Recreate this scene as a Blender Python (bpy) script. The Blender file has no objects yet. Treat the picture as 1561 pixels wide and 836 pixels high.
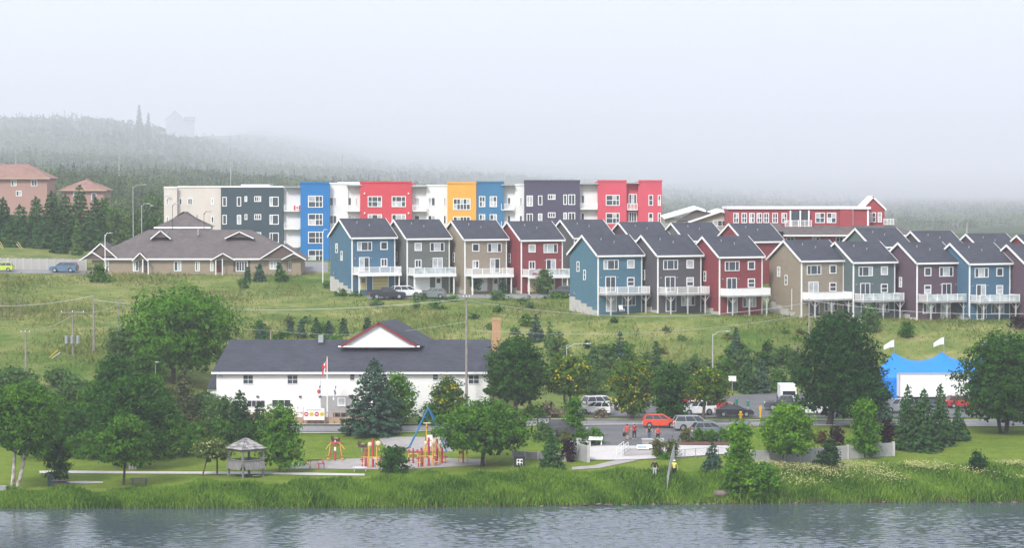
import bpy, math, random
import numpy as np
from mathutils import Vector, Matrix

R = math.radians
scene = bpy.context.scene
col = scene.collection

# ------------------------------------------------------------------ camera
F = 3900.0                 # focal length in photo pixels (1561 wide)
CAM_H = 31.6               # metres above the lake
PITCH = math.atan(133.0 / F)
cam_data = bpy.data.cameras.new('camera')
cam_data.sensor_width = 36.0
cam_data.lens = 36.0 * F / 1561.0
cam_data.clip_start = 1.0
cam_data.clip_end = 40000.0
cam = bpy.data.objects.new('camera', cam_data)
col.objects.link(cam)
cam.location = (0, 0, CAM_H)
cam.rotation_euler = (math.pi / 2 - PITCH, 0, 0)
scene.camera = cam

# ------------------------------------------------------------------ sky and sun (bright overcast, low cloud)
SUN_ELEV, SUN_AZ = R(41), R(206)       # azimuth clockwise from +Y: behind the camera, a little to one side
world = bpy.data.worlds.new('World')
scene.world = world
world.use_nodes = True
wn = world.node_tree
wn.nodes.clear()
w_out = wn.nodes.new('ShaderNodeOutputWorld')
w_bg = wn.nodes.new('ShaderNodeBackground')
w_sky = wn.nodes.new('ShaderNodeTexSky')
w_sky.sky_type = 'NISHITA'
w_sky.sun_disc = False
w_sky.sun_elevation = SUN_ELEV
w_sky.sun_rotation = SUN_AZ
w_sky.air_density = 1.0
w_sky.dust_density = 6.0
w_mix = wn.nodes.new('ShaderNodeMix')
w_mix.data_type = 'RGBA'
w_mix.inputs[0].default_value = 0.86   # overcast: an even cloud deck over most of the blue
w_mix.inputs[7].default_value = (4.8, 5.05, 5.75, 1)
wn.links.new(w_sky.outputs[0], w_mix.inputs[6])
wn.links.new(w_mix.outputs[2], w_bg.inputs[0])
w_bg.inputs[1].default_value = 0.1
wn.links.new(w_bg.outputs[0], w_out.inputs[0])

sun_data = bpy.data.lights.new('sun', 'SUN')
sun_data.energy = 1.5
sun_data.angle = R(11)
sun_data.color = (1.0, 0.965, 0.91)
sun = bpy.data.objects.new('sun', sun_data)
col.objects.link(sun)
sdir = Vector((math.sin(SUN_AZ) * math.cos(SUN_ELEV), math.cos(SUN_AZ) * math.cos(SUN_ELEV), math.sin(SUN_ELEV)))
sun.rotation_euler = sdir.to_track_quat('Z', 'Y').to_euler()
sun.location = (0, 0, 400)

scene.view_settings.view_transform = 'Standard'
scene.view_settings.look = 'None'
scene.view_settings.gamma = 1.0
scene.view_settings.use_curve_mapping = False
scene.view_settings.exposure = 1.42
scene.render.engine = 'CYCLES'
scene.cycles.use_denoising = True
scene.cycles.max_bounces = 8
scene.cycles.diffuse_bounces = 3
scene.cycles.glossy_bounces = 3
scene.cycles.transmission_bounces = 4
scene.cycles.volume_bounces = 3
scene.cycles.transparent_max_bounces = 8

HAZE_DENSITY = 0.000215
HAZE_COLOUR = (0.92, 0.942, 1.0, 1)

# ------------------------------------------------------------------ pixel -> world
def ray(u, v):
    xc = (u - 780.5) / F
    yc = -(v - 418.0) / F
    return Vector((xc, math.cos(PITCH) + yc * math.sin(PITCH), -math.sin(PITCH) + yc * math.cos(PITCH)))

def P(u, v, D):
    """the point seen at photo pixel (u, v) that lies D metres out"""
    d = ray(u, v)
    return Vector((0, 0, CAM_H)) + d * (D / d.y)

def mpp(D):
    """metres per photo pixel at distance D"""
    return D / F

# ------------------------------------------------------------------ object helpers
def tag(o, label=None, cat=None, group=None, kind=None):
    if label: o['label'] = label
    if cat: o['category'] = cat
    if group: o['group'] = group
    if kind: o['kind'] = kind
    return o

def empty(name, loc, rz=0.0, label=None, cat=None, group=None):
    o = bpy.data.objects.new(name, None)
    o.empty_display_size = 0.5
    o.location = loc
    o.rotation_euler = (0, 0, rz)
    col.objects.link(o)
    return tag(o, label, cat, group)

def link(name, me, mat=None, parent=None, loc=(0, 0, 0), rot=(0, 0, 0)):
    o = bpy.data.objects.new(name, me)
    o.location = loc
    o.rotation_euler = rot
    if mat is not None and len(me.materials) == 0:
        me.materials.append(mat)
    elif mat is not None and me.materials[0] != mat:
        o.material_slots[0].link = 'OBJECT'
        o.material_slots[0].material = mat
    if parent is not None:
        o.parent = parent
    col.objects.link(o)
    return o

class MB:
    """collects simple solids and builds them as one mesh"""
    def __init__(s):
        s.v, s.f, s.sm = [], [], []
    def add(s, vs, fs, smooth=False):
        n = len(s.v)
        s.v += [tuple(p) for p in vs]
        s.f += [tuple(i + n for i in f) for f in fs]
        s.sm += [smooth] * len(fs)
        return s
    def box(s, x0, x1, y0, y1, z0, z1):
        vs = [(x0, y0, z0), (x1, y0, z0), (x1, y1, z0), (x0, y1, z0), (x0, y0, z1), (x1, y0, z1), (x1, y1, z1), (x0, y1, z1)]
        fs = [(0, 3, 2, 1), (4, 5, 6, 7), (0, 1, 5, 4), (1, 2, 6, 5), (2, 3, 7, 6), (3, 0, 4, 7)]
        return s.add(vs, fs)
    def cbox(s, c, d):
        return s.box(c[0] - d[0] / 2, c[0] + d[0] / 2, c[1] - d[1] / 2, c[1] + d[1] / 2, c[2] - d[2] / 2, c[2] + d[2] / 2)
    def prism(s, poly, axis, a0, a1):
        """poly: 2D outline, extruded along axis ('x': poly in yz, 'y': poly in xz, 'z': poly in xy)"""
        def pt(p, a):
            return {'x': (a, p[0], p[1]), 'y': (p[0], a, p[1]), 'z': (p[0], p[1], a)}[axis]
        n = len(poly)
        vs = [pt(p, a0) for p in poly] + [pt(p, a1) for p in poly]
        fs = [tuple(range(n - 1, -1, -1)), tuple(range(n, 2 * n))]
        fs += [(i, (i + 1) % n, n + (i + 1) % n, n + i) for i in range(n)]
        return s.add(vs, fs)
    def slab(s, quad, t):
        """a plate: four points of the top face, t thick, downwards along its normal"""
        q = [Vector(p) for p in quad]
        nrm = (q[1] - q[0]).cross(q[2] - q[0]).normalized()
        if nrm.z < 0: nrm = -nrm
        vs = q + [p - nrm * t for p in q]
        n = len(q)
        fs = [tuple(range(n)), tuple(range(2 * n - 1, n - 1, -1))] + [(i, n + i, n + (i + 1) % n, (i + 1) % n) for i in range(n)]
        return s.add(vs, fs)
    def tube(s, p0, p1, r0, r1=None, n=6, cap=True):
        r1 = r0 if r1 is None else r1
        p0, p1 = Vector(p0), Vector(p1)
        d = (p1 - p0)
        if d.length < 1e-6: return s
        d.normalize()
        a = d.orthogonal().normalized(); b = d.cross(a)
        vs = []
        for p, r in ((p0, r0), (p1, r1)):
            for i in range(n):
                t = 2 * math.pi * i / n
                vs.append(p + (a * math.cos(t) + b * math.sin(t)) * r)
        fs = [(i, (i + 1) % n, n + (i + 1) % n, n + i) for i in range(n)]
        s.add(vs, fs, True)
        if cap:
            s.add(vs, [tuple(range(n - 1, -1, -1)), tuple(range(n, 2 * n))])
        return s
    def bar(s, p0, p1, w, h=None):
        """square bar between two points"""
        return s.tube(p0, p1, w * 0.72, w * 0.72, 4)
    def path(s, pts, rads, n=6):
        for i in range(len(pts) - 1):
            s.tube(pts[i], pts[i + 1], rads[i], rads[i + 1], n)
        return s
    def ball(s, c, r, nu=8, nv=6):
        r = (r, r, r) if not hasattr(r, '__len__') else r
        vs, fs = [], []
        for j in range(nv + 1):
            ph = math.pi * j / nv
            for i in range(nu):
                th = 2 * math.pi * i / nu
                vs.append((c[0] + r[0] * math.sin(ph) * math.cos(th), c[1] + r[1] * math.sin(ph) * math.sin(th), c[2] + r[2] * math.cos(ph)))
        for j in range(nv):
            for i in range(nu):
                fs.append((j * nu + i, (j + 1) * nu + i, (j + 1) * nu + (i + 1) % nu, j * nu + (i + 1) % nu))
        return s.add(vs, fs, True)
    def mesh(s, name):
        me = bpy.data.meshes.new(name)
        me.from_pydata(s.v, [], s.f)
        me.polygons.foreach_set('use_smooth', s.sm)
        me.update()
        return me
    def build(s, name, mat, parent=None, loc=(0, 0, 0), rot=(0, 0, 0)):
        return link(name, s.mesh(name), mat, parent, loc, rot)

def quads_mesh(name, co, tone=None, k=4):
    """co: (n, k, 3) array -> mesh of n separate faces, with a per-face 'tone' value"""
    n = co.shape[0]
    me = bpy.data.meshes.new(name)
    me.vertices.add(n * k)
    me.vertices.foreach_set('co', np.ascontiguousarray(co, dtype=np.float32).ravel())
    me.loops.add(n * k)
    me.loops.foreach_set('vertex_index', np.arange(n * k, dtype=np.int32))
    me.polygons.add(n)
    me.polygons.foreach_set('loop_start', np.arange(0, n * k, k, dtype=np.int32))
    me.update(calc_edges=True)
    if tone is not None:
        a = me.attributes.new('tone', 'FLOAT', 'FACE')
        a.data.foreach_set('value', np.ascontiguousarray(tone, dtype=np.float32))
    return me

def copy_tree(o, parent=None):
    c = o.copy()
    col.objects.link(c)
    c.parent = parent
    for ch in o.children:
        copy_tree(ch, c)
    return c

# ------------------------------------------------------------------ materials
MATS = {}
def nodes_of(name):
    m = bpy.data.materials.new(name)
    m.use_nodes = True
    nt = m.node_tree
    b = nt.nodes['Principled BSDF']
    return m, nt, b

def N(nt, typ, **kw):
    n = nt.nodes.new(typ)
    for k, v in kw.items():
        setattr(n, k, v)
    return n

def noise(nt, scale, detail=4, rough=0.55, coord='Object', vec=None, stretch=None):
    n = N(nt, 'ShaderNodeTexNoise')
    n.inputs['Scale'].default_value = scale
    n.inputs['Detail'].default_value = detail
    n.inputs['Roughness'].default_value = rough
    if vec is None:
        tc = N(nt, 'ShaderNodeTexCoord')
        vec = tc.outputs[coord]
    if stretch:
        mp = N(nt, 'ShaderNodeMapping')
        mp.inputs['Scale'].default_value = stretch
        nt.links.new(vec, mp.inputs[0])
        vec = mp.outputs[0]
    nt.links.new(vec, n.inputs['Vector'])
    return n

def ramp(nt, fac, stops):
    r = N(nt, 'ShaderNodeValToRGB')
    e = r.color_ramp.elements
    while len(e) < len(stops): e.new(0.5)
    for i, (p, c) in enumerate(stops):
        e[i].position = p
        e[i].color = (*c, 1)
    nt.links.new(fac, r.inputs[0])
    return r

def mixc(nt, fac, a, b, mode='MIX'):
    m = N(nt, 'ShaderNodeMix', data_type='RGBA', blend_type=mode)
    for sock, val in ((m.inputs[0], fac), (m.inputs[6], a), (m.inputs[7], b)):
        if hasattr(val, 'is_linked') or hasattr(val, 'links'):
            nt.links.new(val, sock)
        elif isinstance(val, (int, float)):
            sock.default_value = val
        else:
            sock.default_value = (*val, 1)
    return m.outputs[2]

def paint(name, c, rough=0.55, var=0.10, scale=1.2, metal=0.0, spec=0.4, lines=None):
    """a weathered paint: base colour with broad mottling; lines=(axis pitch) adds clapboard relief"""
    if name in MATS: return MATS[name]
    m, nt, b = nodes_of(name)
    n = noise(nt, scale, 5, 0.6)
    lo = tuple(max(0, x * (1 - var)) for x in c); hi = tuple(min(1, x * (1 + var)) for x in c)
    r = ramp(nt, n.outputs['Fac'], [(0.3, lo), (0.7, hi)])
    nt.links.new(r.outputs[0], b.inputs['Base Color'])
    b.inputs['Roughness'].default_value = rough
    b.inputs['Metallic'].default_value = metal
    b.inputs['Specular IOR Level'].default_value = spec
    if lines:
        tc = N(nt, 'ShaderNodeTexCoord')
        sp = N(nt, 'ShaderNodeSeparateXYZ')
        nt.links.new(tc.outputs['Object'], sp.inputs[0])
        mm = N(nt, 'ShaderNodeMath', operation='MULTIPLY'); mm.inputs[1].default_value = 1.0 / lines
        nt.links.new(sp.outputs['Z'], mm.inputs[0])
        fr = N(nt, 'ShaderNodeMath', operation='FRACT')
        nt.links.new(mm.outputs[0], fr.inputs[0])
        bp = N(nt, 'ShaderNodeBump'); bp.inputs['Distance'].default_value = 0.03; bp.inputs['Strength'].default_value = 0.8
        nt.links.new(fr.outputs[0], bp.inputs['Height'])
        nt.links.new(bp.outputs[0], b.inputs['Normal'])
    MATS[name] = m
    return m

def foliage(name, dark, light, rough=0.6, trans=0.25, tip=None, tipfac=0.0):
    """leaves: colour runs from dark to light with the leaf's own tone; tip = colour of blossom/new growth"""
    if name in MATS: return MATS[name]
    m, nt, b = nodes_of(name)
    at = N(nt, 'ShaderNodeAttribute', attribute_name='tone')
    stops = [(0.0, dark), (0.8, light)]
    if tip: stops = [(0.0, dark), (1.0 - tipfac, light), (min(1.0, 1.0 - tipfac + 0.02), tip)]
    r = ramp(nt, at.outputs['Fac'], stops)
    n = noise(nt, 0.35, 3)
    r2 = ramp(nt, n.outputs['Fac'], [(0.3, (0.78, 0.82, 0.8)), (0.7, (1.15, 1.12, 1.0))])
    c = mixc(nt, 1.0, r.outputs[0], r2.outputs[0], 'MULTIPLY')
    nt.links.new(c, b.inputs['Base Color'])
    b.inputs['Roughness'].default_value = rough
    b.inputs['Specular IOR Level'].default_value = 0.05
    t = N(nt, 'ShaderNodeBsdfTranslucent')
    nt.links.new(mixc(nt, 1.0, c, (1.1, 1.15, 0.6), 'MULTIPLY'), t.inputs[0])
    ms = N(nt, 'ShaderNodeMixShader'); ms.inputs[0].default_value = trans
    nt.links.new(b.outputs[0], ms.inputs[1]); nt.links.new(t.outputs[0], ms.inputs[2])
    nt.links.new(ms.outputs[0], nt.nodes['Material Output'].inputs[0])
    MATS[name] = m
    return m

def bark(name, c, c2=None):
    if name in MATS: return MATS[name]
    m, nt, b = nodes_of(name)
    n = noise(nt, 3.0, 6, 0.7, stretch=(1, 1, 0.5))
    r = ramp(nt, n.outputs['Fac'], [(0.35, c2 or tuple(x * 0.5 for x in c)), (0.6, c)])
    nt.links.new(r.outputs[0], b.inputs['Base Color'])
    b.inputs['Roughness'].default_value = 0.9
    MATS[name] = m
    return m

def glass(name, c=(0.03, 0.04, 0.05), rough=0.08):
    if name in MATS: return MATS[name]
    m, nt, b = nodes_of(name)
    n = noise(nt, 0.8, 2)
    r = ramp(nt, n.outputs['Fac'], [(0.35, c), (0.7, tuple(x * 1.8 for x in c))])
    nt.links.new(r.outputs[0], b.inputs['Base Color'])
    b.inputs['Roughness'].default_value = rough
    b.inputs['Specular IOR Level'].default_value = 0.6
    MATS[name] = m
    return m

WHITE = paint('white_trim', (0.80, 0.80, 0.79), 0.5, 0.04)
GLASS = glass('window_glass')
GLASS_PALE = glass('window_glass_with_blind', (0.30, 0.32, 0.33), 0.25)
# ------------------------------------------------------------------ terrain: profiles read off the photograph, column by column
def zof(D, v):
    return P(780.5, v, D).z
_prof = {   # photo column: (distance, photo row) from the bank to the hill
 0:   [(256,747),(268,722),(278,706),(290,680),(300,640),(315,590),(345,520),(400,440),(427,414),(431,413),(432.5,395),(455,376),(520,330),(560,300),(700,276),(1000,243),(1400,186),(1700,194),(2600,240)],
 130: [(256,745),(268,722),(278,706),(290,682),(300,645),(315,595),(345,520),(400,442),(427,416),(431,413),(432.5,402),(455,385),(520,340),(560,312),(700,280),(1000,246),(1400,186),(1700,194),(2600,240)],
 200: [(256,745),(268,722),(278,706),(290,682),(300,645),(315,595),(345,520),(400,445),(424,418),(440,410),(462,392),(520,345),(560,318),(700,282),(1000,248),(1400,187),(1700,196),(2600,240)],
 400: [(256,745),(267,724),(276,708),(286,685),(296,656),(305,641),(325,600),(345,540),(368,480),(395,446),(424,420),(440,408),(462,395),(520,350),(600,305),(800,275),(1100,252),(1500,205),(2200,196),(3600,180)],
 600: [(256,742),(264,725),(272,710),(281,690),(297,655),(305,640),(325,600),(345,545),(366,490),(388,455),(400,446),(430,416),(462,397),(520,350),(600,305),(800,275),(1100,250),(1600,225),(2200,206),(3800,170)],
 800: [(256,740),(263,720),(270,703),(280,682),(290,657),(305,634),(325,606),(340,570),(366,488),(385,459),(397,447),(430,416),(462,397),(520,352),(640,305),(900,270),(1400,240),(2200,205),(3800,168)],
 1000:[(257,740),(262,720),(268,702),(271,692),(282,669),(290,655),(314,625),(330,607),(340,575),(362,482),(372,473),(397,445),(430,416),(462,397),(540,350),(700,315),(1100,275),(1800,230),(3800,166)],
 1200:[(257.5,745),(262,722),(268,705),(273,691),(284,668),(292,655),(314,627),(332,605),(342,572),(360,490),(372,479),(397,446),(430,416),(480,385),(560,355),(800,315),(1300,265),(2200,212),(3800,166)],
 1400:[(258,742),(262,722),(268,706),(276,686),(290,662),(297,650),(314,628),(332,606),(342,575),(360,497),(372,485),(400,449),(440,414),(500,380),(600,350),(900,310),(1500,255),(2500,200),(3800,165)],
}
for _u in _prof:      # far part of each profile stretched so that the even haze fades it
    _k = float(np.interp(_u, [200, 400, 600, 800, 1400], [5.6, 8.5, 14.0, 19.0, 19.0]))
    _prof[_u] = [((D if D < 480 else min(480 + (D - 480) * _k, 20000 + D * 0.5)), v) for D, v in _prof[_u]]
_shore = {0: 250.3, 130: 250.3, 200: 250.3, 400: 250.6, 600: 251.0, 800: 252.0, 1000: 253.6, 1200: 254.6, 1400: 255.2}
_us = sorted(_prof)
_ss = np.array([(u - 780.5) / F for u in _us])
_cols = []
for u in _us:
    sh = _shore[u]
    pts = [(-600, -4.0), (sh - 14, -2.5), (sh - 0.8, -0.35), (sh, 0.02), (sh + 0.7, 0.55)] + [(D, zof(D, v)) for D, v in _prof[u]]
    pts.append((40000, pts[-1][1] + 5))
    _cols.append((np.array([p[0] for p in pts]), np.array([p[1] for p in pts])))

def h_raw(x, y):
    x = np.asarray(x, float); y = np.asarray(y, float)
    s = x / np.maximum(y, 60.0)
    zs = np.stack([np.interp(y, a, b) for a, b in _cols])          # (columns, ...)
    i = np.clip(np.searchsorted(_ss, s) - 1, 0, len(_ss) - 2)
    t = np.clip((s - _ss[i]) / (_ss[i + 1] - _ss[i]), 0, 1)
    za = np.take_along_axis(zs, i[None], 0)[0]; zb = np.take_along_axis(zs, (i + 1)[None], 0)[0]
    return za * (1 - t) + zb * t

GX = np.unique(np.concatenate([np.arange(-132, 132.1, 2.0), np.array([140, 150, 165, 185, 210, 240, 280, 340, 420, 520, 640, 800, 1000, 1300, 1700, 2200, 2800, 3600, 4500, 6000, 8000]), -np.array([140, 150, 165, 185, 210, 240, 280, 340, 420, 520, 640, 800, 1000, 1300, 1700, 2200, 2800, 3600, 4500, 6000, 8000])]))
GY = np.unique(np.concatenate([np.array([-400, -250, -100, 0, 100, 180, 220, 235]), np.arange(240, 300, 0.75), np.arange(300, 440, 1.5), np.arange(440, 600, 5.0), np.arange(600, 1000, 20.0), np.arange(1000, 6000, 120.0), np.arange(6000, 27000.1, 500.0)]))
_GX, _GY = np.meshgrid(GX, GY)
GZ = h_raw(_GX, _GY)
# gentle smoothing so that the profile has no creases, then small undulation on the open slopes
def _wob(x, y):
    return (np.sin(x * 0.11 + 1.3) * np.sin(y * 0.09 + 0.4) * 0.35 + np.sin(x * 0.31 + y * 0.17) * 0.12 + np.sin(x * 0.023 + 2.0 + y * 0.013) * 0.5)
for _ in range(2):
    g = GZ.copy()
    g[1:-1] = 0.25 * GZ[:-2] + 0.5 * GZ[1:-1] + 0.25 * GZ[2:]
    keep = (_GY < 259)
    GZ = np.where(keep, GZ, g)
_w = np.clip((_GY - 335) / 15, 0, 1) * np.clip((425 - _GY) / 20, 0, 1)
_w = _w * np.where(_GY > 362, 0.25, 1.0)
GZ = GZ + _w * _wob(_GX, _GY) * 0.55
_bk = np.clip((_GY - 500) / 200, 0, 1) * 5.0
GZ = GZ + _bk * np.sin(_GX * 0.012 + _GY * 0.004) * np.sin(_GY * 0.0061 + 0.8) * np.clip(_GY / 1500, 0.2, 1.2)
GZ = GZ + np.where((_GY > 250) & (_GY < 258), np.sin(_GX * 0.9) * 0.05 + np.sin(_GX * 2.3 + 1) * 0.04, 0)

def h(x, y):
    """height of the ground sheet at (x, y)"""
    xa = np.atleast_1d(np.asarray(x, float)); ya = np.atleast_1d(np.asarray(y, float))
    i = np.clip(np.searchsorted(GX, xa) - 1, 0, len(GX) - 2); j = np.clip(np.searchsorted(GY, ya) - 1, 0, len(GY) - 2)
    tx = np.clip((xa - GX[i]) / (GX[i + 1] - GX[i]), 0, 1); ty = np.clip((ya - GY[j]) / (GY[j + 1] - GY[j]), 0, 1)
    z = (GZ[j, i] * (1 - tx) + GZ[j, i + 1] * tx) * (1 - ty) + (GZ[j + 1, i] * (1 - tx) + GZ[j + 1, i + 1] * tx) * ty
    return float(z[0]) if np.isscalar(x) or np.ndim(x) == 0 else z

def G(u, v, Dmin=246.0, Dmax=3000.0):
    """the ground point seen at photo pixel (u, v)"""
    d = ray(u, v)
    ys = np.concatenate([np.arange(Dmin, 480, 0.25), np.arange(480, Dmax, 4.0)])
    ts = ys / d.y
    hz = h(ts * d.x, ys)
    rz = CAM_H + ts * d.z
    k = np.nonzero(rz <= hz)[0]
    y = ys[k[0]] if len(k) else ys[-1]
    t = y / d.y
    return Vector((t * d.x, y, h(t * d.x, y)))

def on(u, D, dz=0.0):
    """ground point in photo column u at distance D"""
    x = (u - 780.5) / F * D
    return Vector((x, D, h(x, D) + dz))

def grass_ground():
    m, nt, b = nodes_of('ground_grass')
    tc = N(nt, 'ShaderNodeTexCoord'); v = tc.outputs['Object']
    big = noise(nt, 0.035, 4, 0.6, vec=v)
    mid = noise(nt, 0.22, 5, 0.65, vec=v)
    fine = noise(nt, 3.5, 5, 0.7, vec=v)
    meadow = ramp(nt, mid.outputs['Fac'], [(0.28, (0.080, 0.130, 0.032)), (0.47, (0.150, 0.190, 0.055)), (0.62, (0.235, 0.240, 0.090)), (0.75, (0.290, 0.265, 0.130))])
    green = ramp(nt, mid.outputs['Fac'], [(0.3, (0.045, 0.105, 0.016)), (0.7, (0.100, 0.165, 0.032))])
    f1 = ramp(nt, big.outputs['Fac'], [(0.34, (0, 0, 0)), (0.54, (1, 1, 1))])
    c = mixc(nt, f1.outputs[0], green.outputs[0], meadow.outputs[0])
    # mown lawn near the lake (y < about 300)
    tuft = noise(nt, 0.75, 5, 0.7, vec=v)
    lawn = ramp(nt, mid.outputs['Fac'], [(0.3, (0.095, 0.160, 0.020)), (0.7, (0.165, 0.215, 0.038))])
    sp = N(nt, 'ShaderNodeSeparateXYZ'); nt.links.new(v, sp.inputs[0])
    mr = N(nt, 'ShaderNodeMapRange'); mr.inputs[1].default_value = 296; mr.inputs[2].default_value = 308
    nt.links.new(sp.outputs['Y'], mr.inputs[0])
    c = mixc(nt, mr.outputs[0], lawn.outputs[0], c)
    # forest floor far up the hill
    mr2 = N(nt, 'ShaderNodeMapRange'); mr2.inputs[1].default_value = 470; mr2.inputs[2].default_value = 620
    nt.links.new(sp.outputs['Y'], mr2.inputs[0])
    floor = ramp(nt, big.outputs['Fac'], [(0.35, (0.035, 0.055, 0.025)), (0.66, (0.07, 0.09, 0.04)), (0.76, (0.20, 0.19, 0.11))])
    c = mixc(nt, mr2.outputs[0], c, floor.outputs[0])
    # wet brown soil at the waterline
    mr3 = N(nt, 'ShaderNodeMapRange'); mr3.inputs[1].default_value = 0.45; mr3.inputs[2].default_value = 0.75
    nt.links.new(sp.outputs['Z'], mr3.inputs[0])
    soil = ramp(nt, fine.outputs['Fac'], [(0.35, (0.030, 0.022, 0.015)), (0.65, (0.10, 0.075, 0.05))])
    c = mixc(nt, mr3.outputs[0], soil.outputs[0], c)
    tf = ramp(nt, tuft.outputs['Fac'], [(0.28, (0.72, 0.80, 0.75)), (0.5, (1.0, 1.0, 1.0)), (0.74, (1.22, 1.12, 1.05))])
    c = mixc(nt, 1.0, c, tf.outputs[0], 'MULTIPLY')
    ff = ramp(nt, fine.outputs['Fac'], [(0.25, (0.62, 0.62, 0.60)), (0.75, (1.25, 1.25, 1.2))])
    c = mixc(nt, 1.0, c, ff.outputs[0], 'MULTIPLY')
    nt.links.new(c, b.inputs['Base Color'])
    b.inputs['Roughness'].default_value = 0.95
    b.inputs['Specular IOR Level'].default_value = 0.02
    bp = N(nt, 'ShaderNodeBump'); bp.inputs['Strength'].default_value = 0.6; bp.inputs['Distance'].default_value = 0.12
    nt.links.new(fine.outputs['Fac'], bp.inputs['Height']); nt.links.new(bp.outputs[0], b.inputs['Normal'])
    return m

nx, ny = len(GX), len(GY)
gv = np.stack([_GX, _GY, GZ], -1).reshape(-1, 3)
gi = np.arange(nx * ny).reshape(ny, nx)
gf = np.stack([gi[:-1, :-1], gi[:-1, 1:], gi[1:, 1:], gi[1:, :-1]], -1).reshape(-1, 4)
gme = bpy.data.meshes.new('ground')
gme.from_pydata(gv.tolist(), [], gf.tolist())
gme.polygons.foreach_set('use_smooth', [True] * len(gf))
ground = tag(link('ground', gme, grass_ground()), kind='structure')

# ------------------------------------------------------------------ lake
def water_material():
    m, nt, b = nodes_of('lake_water')
    b.inputs['Base Color'].default_value = (0.060, 0.078, 0.100, 1)
    b.inputs['Roughness'].default_value = 0.08
    b.inputs['IOR'].default_value = 1.38
    tc = N(nt, 'ShaderNodeTexCoord'); v = tc.outputs['Object']
    n1 = noise(nt, 0.55, 3, 0.55, vec=v, stretch=(0.55, 1.0, 1))
    n2 = noise(nt, 1.9, 4, 0.6, vec=v, stretch=(0.6, 1.0, 1))
    n3 = noise(nt, 0.035, 3, 0.5, vec=v)          # calmer and rougher patches
    patch = ramp(nt, n3.outputs['Fac'], [(0.40, (0.35, 0.35, 0.35)), (0.62, (1, 1, 1))])
    ad = N(nt, 'ShaderNodeMath', operation='MULTIPLY_ADD'); ad.inputs[1].default_value = 0.45
    nt.links.new(n2.outputs['Fac'], ad.inputs[0]); nt.links.new(n1.outputs['Fac'], ad.inputs[2])
    bp = N(nt, 'ShaderNodeBump'); bp.inputs['Distance'].default_value = 0.07
    nt.links.new(patch.outputs[0], bp.inputs['Strength'])
    nt.links.new(ad.outputs[0], bp.inputs['Height'])
    nt.links.new(bp.outputs[0], b.inputs['Normal'])
    return m
WATER = water_material()
def lake():
    """rippled sheet near the shore (real wavelets), flat farther out"""
    rng = np.random.default_rng(2)
    xs = np.arange(-66, 66.01, 0.21); ys = np.arange(210, 258.01, 0.13)
    XX, YY = np.meshgrid(xs, ys)
    ZZ = np.zeros_like(XX)
    for i in range(46):
        lam = 0.42 * (1.5 / 0.42) ** rng.uniform(0, 1)
        ang = rng.normal() * 0.55 + math.pi / 2 + 0.25
        k = 2 * math.pi / lam
        amp = 0.0040 * lam
        ZZ += amp * np.sin(k * (np.cos(ang) * XX + np.sin(ang) * YY) + rng.uniform(0, 6.28))
    calm = 0.70 + 0.22 * np.sin(XX * 0.085 + 0.9 * np.sin(YY * 0.14) + 0.6) + 0.16 * np.sin(XX * 0.21 + YY * 0.1)
    calm = calm * np.clip(0.35 + (255 - YY) / 14, 0.35, 1.0) * np.clip(0.72 + (XX + 40) / 110, 0.55, 1.15)
    ZZ *= calm * 1.15
    edge = np.minimum(np.clip((YY - 210) / 3, 0, 1), np.clip((66 - np.abs(XX)) / 4, 0, 1))
    ZZ *= edge
    n_, m_ = XX.shape
    v = np.stack([XX, YY, ZZ], -1).reshape(-1, 3)
    i = np.arange(n_ * m_).reshape(n_, m_)
    f = np.stack([i[:-1, :-1], i[:-1, 1:], i[1:, 1:], i[1:, :-1]], -1).reshape(-1, 4)
    nv = len(v)
    verts = v.tolist() + [(-8000, -400, 0), (8000, -400, 0), (8000, 210, 0), (66, 210, 0), (-66, 210, 0), (-8000, 210, 0), (8000, 258, 0), (66, 258, 0), (-8000, 258, 0), (-66, 258, 0)]
    faces = f.tolist() + [(nv, nv + 1, nv + 2, nv + 3, nv + 4, nv + 5), (nv + 3, nv + 2, nv + 6, nv + 7), (nv + 5, nv + 4, nv + 9, nv + 8)]
    me = bpy.data.meshes.new('water')
    me.from_pydata(verts, [], faces)
    me.polygons.foreach_set('use_smooth', [True] * len(faces))
    tag(link('water', me, WATER), kind='structure')
lake()

# ------------------------------------------------------------------ sheets laid on the ground (roads, paths, gravel)
def sheet(name, rows, mat, lift=0.05, nacross=4, step=1.5, parent=None, kind='structure'):
    """rows: list of (A, B) ground points, the two edges of a strip; follows the ground"""
    vs, fs = [], []
    fine = []
    for k in range(len(rows) - 1):
        (a0, b0), (a1, b1) = rows[k], rows[k + 1]
        n = max(1, int(max((a1 - a0).length, (b1 - b0).length) / step))
        for i in range(n):
            t = i / n
            fine.append((a0.lerp(a1, t), b0.lerp(b1, t)))
    fine.append(rows[-1])
    for a, b in fine:
        m = max(nacross, 1)
        for j in range(m + 1):
            p = a.lerp(b, j / m)
            vs.append((p.x, p.y, h(p.x, p.y) + lift))
    m = nacross
    for i in range(len(fine) - 1):
        for j in range(m):
            q = i * (m + 1) + j
            fs.append((q, q + 1, q + m + 2, q + m + 1))
    mb = MB().add(vs, fs, True)
    o = mb.build(name, mat, parent)
    if kind: o['kind'] = kind
    return o

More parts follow.
